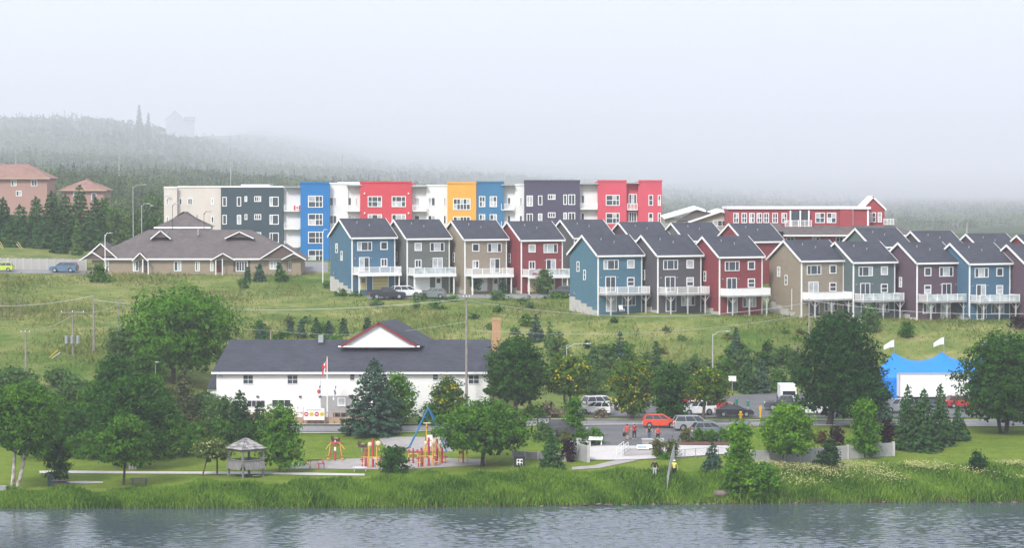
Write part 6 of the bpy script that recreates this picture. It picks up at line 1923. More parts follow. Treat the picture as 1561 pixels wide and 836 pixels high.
def picnic_table(u, v, label):
    root = empty('picnic_table', G(u, v), R(random.uniform(-8, 8)), label, 'table')
    for i in range(5): MB().box(-0.9, 0.9, -0.36 + 0.145 * i, -0.23 + 0.145 * i, 0.72, 0.76).build('plank', DARKWOOD, root)
    for sy in (-1, 1):
        MB().box(-0.9, 0.9, sy * 0.72 - 0.13, sy * 0.72 + 0.13, 0.42, 0.46).build('bench', DARKWOOD, root)
    for x in (-0.65, 0.65):
        for sy in (-1, 1): MB().tube((x, sy * 0.7, -0.05), (x, sy * 0.2, 0.72), 0.05, 0.05, 4).build('leg', DARKWOOD, root)
picnic_table(92, 745, 'dark picnic table on the grass beside the concrete pad')
picnic_table(212, 742, 'dark picnic table right of the small dark-stemmed maple')
def bin_(u, v, label, mat, r=0.33, hh=1.15):
    root = empty('litter_bin', G(u, v), 0, label, 'bin')
    MB().tube((0, 0, 0), (0, 0, hh * 0.82), r * 0.9, r, 12).build('body', mat, root)
    MB().tube((0, 0, hh * 0.823), (0, 0, hh), r * 1.08, r * 0.6, 12).build('lid', DARKTRIM, root)
bin_(77, 742, 'dark teal litter bin under the shore shrub', paint('bin_teal', (0.02, 0.06, 0.065), 0.5))
gb = empty('utility_box', G(2, 752), 0, 'small pale grey utility box at the birch foot', 'box')
MB().box(-0.5, 0.5, -0.3, 0.3, -0.05, 0.55).build('cabinet', METAL, gb); MB().box(-0.55, 0.55, -0.35, 0.35, 0.553, 0.62).build('lid', METAL, gb)
lb_ = empty('low_bench', G(549, 720), 0, 'low white backless bench by the gravel court', 'bench')
for i in range(3): MB().box(-0.75, 0.75, -0.25 + 0.17 * i, -0.10 + 0.17 * i, 0.42, 0.46).build('plank', WHITE, lb_)
for x in (-0.6, 0.6): MB().box(x - 0.06, x + 0.06, -0.22, 0.22, -0.05, 0.415).build('leg', METAL, lb_)

# ------------------------------------------------------------------ outdoor exercise stations and play equipment
EQ_RED = paint('equipment_red', (0.42, 0.045, 0.075), 0.45, 0.06); EQ_YEL = paint('equipment_yellow', (0.72, 0.40, 0.07), 0.45, 0.06); EQ_PINK = paint('equipment_pale_panel', (0.66, 0.52, 0.38), 0.5)
GX_ = 'outdoor exercise stations on the gravel court'
def station(kind, u, v, label, rz=0.0, sc=1.0):
    root = empty('exercise_station', G(u, v), rz, label, 'exercise machine', GX_)
    root.scale = (sc, sc, sc)
    if kind == 'pulldown':
        MB().tube((0, 0, -0.1), (0, 0, 2.05), 0.11, 0.10, 10).build('post', EQ_RED, root)
        MB().tube((0, 0, 2.05), (0, 0, 2.25), 0.10, 0.02, 8).build('cap', EQ_PINK, root)
        MB().box(-0.10, 0.10, -0.13, -0.112, 1.1, 1.5).build('panel', WHITE, root)
        for s in (-1, 1):
            MB().cbox((s * 0.33, 0, 1.92), (0.66, 0.2, 0.16)).build('yoke', EQ_RED, root)
            for dy in (-0.16, 0.16):
                MB().path([(s * 0.4, dy, 1.95), (s * 0.75, dy, 1.62), (s * 0.98, dy, 1.25)], [0.045, 0.045, 0.04], 6).build('arm', EQ_YEL, root)
            MB().path([(s * 0.55, 0, 1.7), (s * 0.62, 0, 0.9), (s * 0.78, 0, 0.3)], [0.05, 0.05, 0.05], 6).build('frame', EQ_YEL, root)
            MB().cbox((s * 0.68, 0, 0.52), (0.42, 0.36, 0.07)).build('seat', EQ_RED, root)
            MB().cbox((s * 0.5, 0, 0.85), (0.07, 0.36, 0.55)).build('backrest', EQ_RED, root)
            MB().cbox((s * 0.75, 0, 0.24), (0.3, 0.5, 0.06)).build('footrest', EQ_YEL, root)
    elif kind == 'tower':
        for x, hh in ((-0.5, 1.7), (0.15, 2.6)):
            MB().tube((x, 0, -0.1), (x, 0, hh), 0.11, 0.10, 10).build('post', EQ_RED, root)
        MB().path([(-0.35, 0.25, 0), (-0.2, 0.25, 1.6), (0.1, 0.25, 2.35), (0.55, 0.25, 2.3), (0.75, 0.25, 1.4)], [0.05] * 5, 6).build('frame', EQ_YEL, root)
        MB().path([(0.5, -0.2, 0), (0.5, -0.2, 1.9)], [0.05, 0.05], 6).build('frame', EQ_YEL, root)
        MB().path([(-0.2, -0.2, 0), (-0.2, -0.2, 1.95)], [0.05, 0.05], 6).build('frame', EQ_YEL, root)
        MB().ball((0.62, 0, 2.18), (0.26, 0.09, 0.24), 10, 6).build('wheel', EQ_PINK, root)
        MB().ball((-0.12, -0.1, 2.1), (0.2, 0.09, 0.22), 10, 6).build('wheel', EQ_PINK, root)
        for x, z, m in ((-0.85, 0.75, EQ_RED), (-0.75, 0.4, EQ_YEL), (0.7, 0.7, EQ_RED), (0.85, 0.42, EQ_YEL), (0.3, 0.85, EQ_PINK)):
            MB().cbox((x, -0.1, z), (0.34, 0.3, 0.09)).build('pedal', m, root)
        for x in (-0.8, 0.78): MB().path([(x, -0.1, 0), (x, -0.1, 1.0)], [0.05, 0.05], 6).build('upright', EQ_RED, root)
        MB().tube((-0.9, -0.1, 0.95), (0.9, -0.1, 0.95), 0.04).build('bar', EQ_YEL, root)
    elif kind == 'bench':
        MB().slab([(-0.95, -0.2, 0.95), (0.6, -0.2, 1.05), (0.6, 0.2, 1.05), (-0.95, 0.2, 0.95)], 0.09).build('bench_top', DARKWOOD, root)
        MB().cbox((-1.2, 0, 0.72), (0.45, 0.3, 0.14)).build('pad', EQ_YEL, root)
        for x in (-0.6, 0.1): MB().tube((x, 0, -0.1), (x, 0, 0.95), 0.05).build('leg', EQ_YEL, root)
        MB().cbox((0.55, -0.3, 0.62), (0.75, 0.35, 0.10)).build('seat', EQ_RED, root)
        MB().cbox((0.75, -0.3, 0.85), (0.12, 0.35, 0.4)).build('backrest', EQ_RED, root)
        for x in (0.3, 0.85): MB().tube((x, -0.3, -0.1), (x, -0.3, 0.6), 0.05).build('leg', EQ_RED, root)
    elif kind == 'bars':
        MB().tube((0, 0, -0.1), (0, 0, 1.5), 0.09, 0.09, 10).build('post', EQ_RED, root)
        for s in (-1, 1):
            MB().path([(0, 0, 1.0), (s * 0.45, 0, 0.95), (s * 0.5, 0, 0.1)], [0.05] * 3, 6).build('frame', EQ_YEL, root)
            MB().cbox((s * 0.45, 0, 0.45), (0.36, 0.35, 0.07)).build('seat', EQ_YEL, root)
            MB().cbox((s * 0.4, 0.1, 1.2), (0.2, 0.1, 0.35)).build('backrest', EQ_RED, root)
    return root
station('pulldown', 511, 704, 'red post exercise station with four drooping yellow arms', sc=1.02)
station('bench', 482, 716, 'low red exercise bench with dark top and yellow pad')
station('bars', 437, 714, 'small red and yellow station hidden by the narrow maple')
station('bars', 443, 706, 'tall red post station behind the narrow maple', sc=1.2)
station('tower', 566, 714, 'red and yellow exercise tower left of the glossy bush', sc=1.18)
station('tower', 651, 712, 'red and yellow exercise tower under the blue climbing frame', 0.2, sc=1.18)
station('tower', 668, 708, 'red and yellow exercise tower beside the spreading tree', 2.6, sc=1.02)
station('bars', 706, 707, 'low yellow double-seat station under the spreading tree', sc=0.95)
station('bars', 630, 708, 'yellow and red seat station right of the glossy bush', sc=1.1)
def climber():
    o = G(655, 690)
    root = empty('rope_climber', o, 0, 'tall blue pyramid climbing frame with slanted poles', 'climbing frame')
    bl = paint('climber_blue', (0.02, 0.16, 0.36), 0.45, 0.05)
    s = o.y / F
    T = Vector(((653 - 655) * s, 0, (P(653, 622, o.y) - o).z))
    feet = [Vector(((624 - 655) * s, -0.4, (P(624, 682, o.y) - o).z)), Vector((1.9, -0.6, 0)), Vector((2.6, 1.6, 0)), Vector((-0.6, 2.2, 0))]
    for k, f in enumerate(feet): MB().tube(f, T, 0.11 if k == 0 else 0.08, 0.08 if k == 0 else 0.06, 8).build('pole', bl, root)
    for k in range(6):
        f = feet[1].lerp(feet[2], k / 5) * 0.9 + Vector((0, 0, 0.4))
        MB().tube(f, T - Vector((0, 0, 0.15)), 0.022, 0.022, 5).build('rope', bl, root)
    for t in (0.35, 0.5, 0.65): MB().tube(feet[1].lerp(T, t), feet[2].lerp(T, t), 0.025, 0.025, 5).build('rung', bl, root)
    MB().tube((-0.35, 0, -0.1), (-0.35, 0, 3.2), 0.06, 0.06, 8).build('mast', EQ_YEL, root)
    MB().cbox((-0.3, 0, 3.2), (0.8, 0.12, 0.1)).build('crossbar', EQ_PINK, root)
    MB().box(-0.25, 0.35, -1.15, -1.1, 0.75, 2.0).build('information_panel', WHITE, root)
    MB().tube((0.05, -1.08, -0.1), (0.05, -1.08, 2.0), 0.05).build('panel_post', EQ_RED, root)
    MB().cbox((0.35, 0, 1.9), (0.45, 0.35, 0.6)).build('hub', DARKTRIM, root)
climber()
def rider(u, v, rz, label):
    root = empty('spring_rider', G(u, v), rz, label, 'play rider', 'animal spring riders on the lawn')
    br = paint('rider_brown', (0.06, 0.035, 0.025), 0.6); tn = paint('rider_tan', (0.40, 0.28, 0.18), 0.6)
    for k in range(5): MB().tube((0, 0, 0.08 * k), (0.05 * math.sin(k), 0, 0.08 * k + 0.07), 0.12, 0.12, 8).build('spring_coil', METAL, root)
    MB().prism([(-0.5, 0.45), (0.35, 0.42), (0.5, 0.75), (0.42, 1.15), (0.2, 1.05), (0.15, 0.78), (-0.3, 0.75), (-0.55, 0.9)], 'y', -0.13, 0.13).build('body', br, root)
    MB().cbox((-0.1, 0, 0.80), (0.4, 0.32, 0.08)).build('seat', tn, root)
    MB().tube((0.25, -0.25, 0.95), (0.25, 0.25, 0.95), 0.03).build('handle', tn, root)
rider(511, 680, math.pi, 'brown spring rider on the lawn above the red post station'); rider(552, 689, 2.8, 'brown spring rider beside the exercise tower')

# ------------------------------------------------------------------ signs, flags, hydrant, posts
def flagpole():
    o = G(499, 646)
    root = empty('flagpole', o, 0, 'tall white flagpole with crossarm and three flags by the road', 'flagpole')
    s = o.y / F
    Hh = (P(499, 546, o.y) - o).z
    MB().tube((0, 0, -0.1), (0, 0, Hh), 0.09, 0.05, 10).build('pole', WHITE, root)
    MB().ball((0, 0, Hh + 0.08), 0.1).build('finial', paint('gold', (0.6, 0.4, 0.1), 0.3, metal=0.8), root)
    MB().tube((0, 0, -0.1), (0, 0, 0.35), 0.22, 0.16, 10).build('base', WHITE, root)
    za = Hh - 34 * s
    MB().tube((-13 * s, 0, za), (13 * s, 0, za), 0.03).build('yardarm', WHITE, root)
    FR = paint('flag_red', (0.55, 0.03, 0.04), 0.7); FW = paint('flag_white', (0.78, 0.78, 0.78), 0.8, 0.02); FB = paint('flag_navy', (0.03, 0.04, 0.12), 0.8)
    # hanging flag of red, white and red bands with a leaf
    def drape(x, z, w, hh, segs, dx):
        for i, m in enumerate(segs):
            n = 5; vs = []
            for k in range(n + 1):
                t = k / n; wv = 0.07 * math.sin(t * 9 + i * 2)
                xa = x - dx * (w * i / len(segs)); xb = x - dx * (w * (i + 1) / len(segs))
                vs += [(xa + wv, 0.05 * math.cos(t * 7 + i), z - hh * t - 0.25 * i), (xb + wv, 0.05 * math.cos(t * 7 + i + 1), z - hh * t - 0.25 * (i + 1))]
            MB().add(vs + [(a, b + 0.015, c) for a, b, c in vs], [(2 * k, 2 * k + 1, 2 * k + 3, 2 * k + 2) for k in range(n)] + [(2 * n + 2 + 2 * k, 2 * n + 4 + 2 * k, 2 * n + 5 + 2 * k, 2 * n + 3 + 2 * k) for k in range(n)], True).build('flag', m, root)
    drape(-0.02, Hh - 0.15, 0.55, 1.15, [FR, FW, FR], 1)
    leaf = [(0, 0.2), (0.05, 0.1), (0.12, 0.13), (0.1, 0.0), (0.15, -0.03), (0.04, -0.12), (0.0, -0.2), (-0.04, -0.12), (-0.15, -0.03), (-0.1, 0.0), (-0.12, 0.13), (-0.05, 0.1)]
    MB().prism([(-0.28 + a, Hh - 1.05 + b) for a, b in leaf], 'y', -0.12, -0.1).build('maple_leaf', FR, root)
    drape(-11 * s, za - 0.6, 0.3, 0.9, [FB, FR], 1); drape(13 * s, za - 0.6, 0.3, 1.1, [FB, FB, FW], 1)
    for x in (-12.5 * s, 13 * s): MB().tube((x, 0, za), (x, 0, za - 2.0), 0.012, 0.012, 4).build('halyard', WHITE, root)
flagpole()
def banner():
    o = G(478, 645, Dmin=298)
    o = on(478, 300.0); s = o.y / F
    root = empty('banner', o, 0, 'wide white banner with red and yellow discs before the deck', 'banner')
    z0, z1 = Zr(641, 300) - o.z, Zr(623, 300) - o.z
    x0, x1 = (462 - 478) * s, (494 - 478) * s
    MB().box(x0, x1, -0.03, 0.03, z0, z1).build('sheet', paint('banner_white', (0.76, 0.76, 0.74), 0.7, 0.03), root)
    red = paint('banner_red', (0.45, 0.03, 0.04), 0.7); yel = paint('banner_yellow', (0.70, 0.50, 0.03), 0.7); gr = paint('banner_grey', (0.25, 0.25, 0.26), 0.7)
    for k, m in enumerate((red, yel, red, yel)):
        x = x0 + (x1 - x0) * (0.13 + 0.25 * k); z = z0 + (z1 - z0) * 0.5
        MB().tube((x, -0.045, z), (x, -0.031, z), 0.27, 0.27, 18).build('disc', m, root)
        MB().box(x - 0.17, x + 0.17, -0.058, -0.046, z - 0.05, z + 0.05).build('disc_print', WHITE if m is red else gr, root)
    for k in range(7):
        xx = x0 + (x1 - x0) * (0.14 + 0.1 * k)
        MB().box(xx, xx + 0.2, -0.04, -0.031, z1 - 0.27, z1 - 0.17).build('lettering', gr, root)
    for x in (x0, x1): MB().box(x - 0.05, x + 0.05, 0.032, 0.12, -0.2, z1 + 0.05).build('post', GREYWOOD, root)
banner()
nb = empty('notice_board', G(829, 668), 0, 'dark notice board with pale grey panel beside the hedge', 'sign')
MB().box(-0.75, 0.75, 0, 0.16, -0.1, 2.3).build('board', DARKTRIM, nb)
MB().box(-0.6, 0.6, -0.025, -0.003, 1.35, 2.15).build('panel', paint('board_grey', (0.22, 0.24, 0.26), 0.5), nb)
for k in range(4): MB().box(-0.5, 0.5 - 0.15 * (k % 2), -0.035, -0.027, 1.5 + 0.14 * k, 1.54 + 0.14 * k).build('print_line', WHITE, nb)
tgt = empty('square_sign', G(792, 716), 0, 'square black sign with white panels near the small spruce', 'sign')
MB().box(-0.58, 0.58, 0, 0.06, 0.15, 1.30).build('board', paint('sign_black', (0.02, 0.025, 0.025), 0.5), tgt)
MB().box(-0.30, 0.32, -0.02, -0.003, 0.42, 1.02).build('panel', WHITE, tgt)
for x, z in ((-0.12, 0.84), (0.2, 0.80), (-0.1, 0.52), (0.18, 0.5)): MB().tube((x, -0.035, z), (x, -0.022, z), 0.12, 0.12, 10).build('black_mark', DARKTRIM, tgt)
for x in (-0.45, 0.45): MB().box(x - 0.05, x + 0.05, 0.062, 0.14, -0.1, 1.1).build('post', GREYWOOD, tgt)
hy = empty('fire_hydrant', on(1130, 303.6), 0, 'yellow fire hydrant on the grass by the black saloon', 'hydrant')
HYY = paint('hydrant_yellow', (0.72, 0.42, 0.01), 0.45)
MB().tube((0, 0, -0.05), (0, 0, 0.72), 0.17, 0.15, 10).build('barrel', HYY, hy); MB().ball((0, 0, 0.75), (0.17, 0.17, 0.16), 10, 6).build('bonnet', HYY, hy)
for sx in (-1, 1): MB().tube((sx * 0.1, 0, 0.5), (sx * 0.28, 0, 0.5), 0.08).build('outlet', HYY, hy)
def marker(u, D, hgt, mat, label, name='marker_post', top=None):
    root = empty(name, on(u, D), 0, label, 'post')
    MB().box(-0.09, 0.09, -0.06, 0.06, -0.1, hgt).build('post', mat, root)
    MB().box(-0.16, 0.16, -0.08, -0.062, hgt * 0.62, hgt * 0.95).build('plate', top or mat, root)
marker(1160, 304.5, 1.5, HYY, 'yellow marker post at the back lot entrance')
GREENP = paint('sign_green', (0.02, 0.16, 0.12), 0.5)
marker(1141, 306, 2.0, METAL, 'thin street name post by the black saloon', 'street_name_post', GREENP)
marker(1124, 306.5, 2.2, METAL, 'thin green-topped post beside the hydrant', 'street_name_post', GREENP)
ws = empty('white_sign', on(1117, 333), 0, 'small blank white sign on a post at the back lot', 'sign')
MB().box(-0.5, 0.5, 0, 0.04, 1.5, 2.2).build('plate', WHITE, ws); MB().box(-0.05, 0.05, 0.042, 0.1, -0.1, 2.1).build('post', METAL, ws)
# yellow guards on guy wires
def guard(u, v, D, rz, label):
    o = on(u, D); root = empty('guy_guard', o, rz, label, 'guy wire')
    MB().tube((0, 0, 0), (1.35, 0, 1.2), 0.05, 0.05, 6).build('guard', HYY, root)
    MB().tube((0.4, 0.1, 0), (1.6, 0.1, 0.85), 0.035, 0.035, 6).build('second_guard', paint('guard_white', (0.7, 0.7, 0.7)), root)
guard(72, 556, 333, 0, 'yellow guard on a guy wire lying in the meadow'); guard(5, 375, 452, 2.2, 'yellow guy wire guard below the dark conifers'); guard(34, 374, 455, 2.4, 'pale yellow guy wire guard beside the first one')

# ------------------------------------------------------------------ poles, lamps, wires
POLE = bark('pole_wood', (0.30, 0.27, 0.24), (0.20, 0.18, 0.16)); POLE_GREY = paint('pole_grey', (0.42, 0.43, 0.44), 0.6)
def pole(u, vt, D, label, r=0.15, arms=(), cans=0, mat=None, lamp=None, name='utility_pole', group='poles along the lines'):
    o = on(u, D); root = empty(name, o, 0, label, 'pole', group)
    Hh = (P(u, vt, D) - o).z
    MB().tube((0, 0, -0.3), (0, 0, Hh), r, r * 0.62, 8).build('shaft', mat or POLE, root)
    for dz, w in arms:
        MB().box(-w / 2, w / 2, -r - 0.12, -r * 0.5, Hh - dz, Hh - dz + 0.12).build('crossarm', POLE, root)
        for x in (-w * 0.45, 0.0, w * 0.45): MB().tube((x, -0.2, Hh - dz + 0.12), (x, -0.2, Hh - dz + 0.32), 0.05, 0.04, 6).build('insulator', WHITE, root)
    for k in range(cans):
        x = (k - (cans - 1) / 2) * 0.75
        MB().tube((x, -0.35, Hh - 4.3), (x, -0.35, Hh - 3.3), 0.26, 0.26, 10).build('transformer', METAL, root)
    if lamp:
        dx = lamp
        MB().path([(0, 0, Hh - 0.3), (dx * 0.35, 0, Hh + 0.25), (dx, 0, Hh + 0.3)], [0.05, 0.045, 0.04], 6).build('lamp_arm', mat or METAL, root)
        MB().ball((dx, 0, Hh + 0.27), (0.42, 0.16, 0.1), 8, 5).build('lamp_head', METAL, root)
    return o + Vector((0, 0, Hh))
tops = {}
tops['a'] = pole(38, 502, 322, 'weathered utility pole standing among the alders', arms=((0.5, 1.2),))
tops['b'] = pole(110, 474, 335, 'utility pole with crossarm and three grey transformers', arms=((0.3, 3.2),), cans=3)
tops['c'] = pole(142, 451, 338, 'tall plain utility pole next to the transformer pole', 0.17)
tops['d'] = pole(180, 459, 330, 'dark utility pole just clear of the elm crown', 0.13)
tops['e'] = pole(412, 504, 345, 'short pole behind the clubhouse roof', 0.14)
tops['f'] = pole(711, 452, 303, 'tall utility pole in front of the clubhouse end', 0.17, arms=((0.2, 0.8),))
tops['g'] = pole(1234, 455, 352, 'wooden utility pole below the tan house', 0.16, arms=((0.4, 1.4),))
tops['h'] = pole(1313, 487, 352, 'thin pole beside the round grey-green bush', 0.10, mat=POLE_GREY)
tops['i'] = pole(-120, 455, 338, 'far end utility pole of the meadow line', 0.16)
tops['j'] = pole(1700, 470, 345, 'end utility pole of the line below the houses', 0.16)
for u, vt, D, lab in ((25, 222, 1100, 'thin dim pole in the wood above the brick house'), (182, 224, 1150, 'thin dim pole in the wood above the street lamps'), (352, 224, 1150, 'thin dim pole in the wood over the slate block'), (522, 236, 1300, 'thin dim pole in the clearing above the blue tower'), (1474, 340, 560, 'pale pole behind the plum house roofs')):
    pole(u, vt, D, lab, 0.22 if D > 900 else 0.14, mat=POLE_GREY)
LG = 'street lamps'
for u, vt, D, mat, lamp, lab in ((160, 358, 415, WHITE, 0.9, 'white lamp post in front of the bungalow end'), (203, 284, 480, POLE_GREY, 2.2, 'tall grey lamp with curved arm beside the apartment building'), (216, 313, 468, POLE_GREY, 1.3, 'shorter grey lamp by the tall curved one'),
                                 (492, 353, 412, WHITE, 0.5, 'white lamp post against the blue apartment tower'), (1087, 509, 334, POLE_GREY, 2.0, 'grey street lamp with long arm over the back lot'), (864, 528, 306, POLE_GREY, 2.6, 'street lamp curving over the yellow laburnum')):
    pole(u, vt, D, lab, 0.09, mat=mat, lamp=lamp, name='street_lamp', group=LG)
for u, vt, D, lab in ((263, 313, 440, 'thin black lamp on the bungalow roof line'), (311, 325, 440, 'thin black lamp near the cream block'), (224, 316, 462, 'black lamp pole among the pale hill trees')):
    pole(u, vt, D, lab, 0.06, mat=DARKTRIM, lamp=0.9, name='street_lamp', group=LG)
for u, vt, D, lab in ((226, 548, 312, 'slim white antenna mast in front of the elm trunk'), (236, 556, 311, 'white mast with a round head beside the elm')):
    pole(u, vt, D, lab, 0.06, mat=POLE_GREY, lamp=0.2, name='mast', group='white masts beside the elm')
WIRE = paint('pale_cable', (0.50, 0.51, 0.52), 0.5)
def wire(a, b, sag, label, r=0.035):
    n = 18
    a, b = Vector(a), Vector(b)
    pts = [a.lerp(b, k / n) - Vector((0, 0, sag * 4 * (k / n) * (1 - k / n))) for k in range(n + 1)]
    o = MB().path([p - a for p in pts], [r] * (n + 1), 4).build('overhead_wire', WIRE, None, a)
    tag(o, label, 'cable', 'overhead lines across the slope')
wire(tops['i'], tops['c'], 1.2, 'pale overhead wire from the end pole to the tall plain pole')
wire(tops['c'] - Vector((0, 0, 0.6)), tops['f'] - Vector((0, 0, 0.3)), 1.3, 'pale overhead wire from the plain pole to the clubhouse pole')
wire(tops['f'] - Vector((0, 0, 0.5)), tops['g'] - Vector((0, 0, 0.6)), 1.9, 'pale overhead wire from the clubhouse pole to the tan house pole')
wire(tops['g'] - Vector((0, 0, 0.3)), tops['j'], 1.3, 'pale overhead wire running on past the plum house')
wire(tops['f'] - Vector((0, 0, 4.0)), tops['g'] - Vector((0, 0, 2.2)), 1.4, 'lower overhead cable between clubhouse pole and tan house pole', 0.02)
wire(tops['b'], tops['d'] - Vector((0, 0, 0.4)), 0.6, 'overhead wire between transformer pole and elm pole', 0.02)
wire(tops['a'], tops['b'] - Vector((0, 0, 0.6)), 0.6, 'overhead wire between the alder pole and the transformer pole', 0.02)
wire(tops['e'], tops['f'] - Vector((0, 0, 3.0)), 1.0, 'overhead cable over the clubhouse roof', 0.02)
wire(tops['d'] - Vector((0, 0, 0.5)), tops['e'], 0.8, 'overhead cable from the elm pole to the short roof pole', 0.02)
wire(tops['g'] - Vector((0, 0, 2.0)), tops['h'], 0.6, 'thin cable from the tan house pole to the bush pole', 0.02)

def backstop():
    o = on(15, 368)
    root = empty('backstop', o, 0, 'rusty steel frame backstop standing in the meadow', 'backstop')
    rust = paint('rusty_steel', (0.12, 0.08, 0.06), 0.8, 0.2)
    s = 368 / F
    Hh = 31 * s
    for k in range(5): MB().tube(((-22 + 10.2 * k) * s, 0, -0.1), ((-22 + 10.2 * k) * s, 0, Hh), 0.06).build('upright', rust, root)
    for f in (0.05, 0.5, 1.0): MB().tube((-22 * s, 0, Hh * f), (19 * s, 0, Hh * f), 0.04).build('rail', rust, root)
    net = MB()
    for k in range(22): net.tube(((-22 + 41 * k / 21) * s, 0, 0.1), ((-22 + 41 * k / 21) * s, 0, Hh), 0.008, 0.008, 3, False)
    net.build('wire_mesh', rust, root)['kind'] = 'stuff'
backstop()
ds = empty('dead_tree', on(1212, 345), 0, 'bare pale dead stems on the slope left of the maple', 'tree')
for k, (a, b) in enumerate(((-0.5, 2.6), (0.3, 3.0), (0.8, 2.2))): MB().path([(0.1 * k, 0, -0.1), (a * 0.5, 0, b * 0.5), (a, 0.1, b)], [0.06, 0.045, 0.015], 5).build('stem', BARK_BIRCH, ds)
# stones along the waterline
_r = random.Random(8)
stm = MB().ball((0, 0, 0), (0.5, 0.4, 0.28), 7, 5).mesh('shore_stone')
for i in range(26):
    u = _r.choice([_r.uniform(1210, 1561), _r.uniform(820, 1000), _r.uniform(1040, 1110)])
    sh = float(np.interp(u, _us, [_shore[k] for k in _us])) - 0.35
    o = link('shore_stone', stm, paint('shore_rock', (0.15, 0.12, 0.10), 0.9, 0.35), None, on(u, sh, 0.12), (0, 0, _r.uniform(0, 6)))
    k = _r.uniform(0.22, 0.6); o.scale = (k * _r.uniform(0.7, 1.6), k, k * 0.8)
    tag(o, 'brown stone at the waterline under the bank grass', 'stone', 'stones along the waterline')
rk = link('shore_rock', MB().ball((0, 0, 0.1), (0.9, 0.6, 0.4), 9, 6).mesh('shore_rock'), paint('shore_rock', (0.15, 0.12, 0.10)), None, on(1101, 255.2, 0.1))
tag(rk, 'large brown rock on the bank beside the willow', 'rock')
# deck chairs and toys on the house decks
def deck_item(u, v, D, w, hh, mat, name, label, cat):
    p = P(u, v, D); root = empty(name, p, R(27), label, cat)
    MB().cbox((0, 0, hh * 0.35), (w, 0.5, 0.08)).build('seat', mat, root); MB().slab([(-w / 2, 0.25, hh * 0.35), (w / 2, 0.25, hh * 0.35), (w / 2, 0.4, hh), (-w / 2, 0.4, hh)], 0.06).build('backrest', mat, root)
    for x in (-w / 2 + 0.05, w / 2 - 0.05):
        for y in (-0.2, 0.22): MB().box(x - 0.03, x + 0.03, y - 0.03, y + 0.03, 0, hh * 0.35 - 0.04).build('leg', mat, root)
PINK = paint('chair_pink_red', (0.55, 0.10, 0.14), 0.5)
deck_item(814, 420, 394.5, 0.7, 0.95, PINK, 'deck_chair', 'pink-red chair on the red garage house deck', 'chair')
deck_item(823, 420, 394.8, 0.7, 0.95, PINK, 'deck_chair', 'second pink-red chair nearer the patio door', 'chair')
deck_item(948, 475, 364.5, 0.6, 0.85, WHITE, 'garden_chair', 'white garden chair under the steel-blue house deck', 'chair')
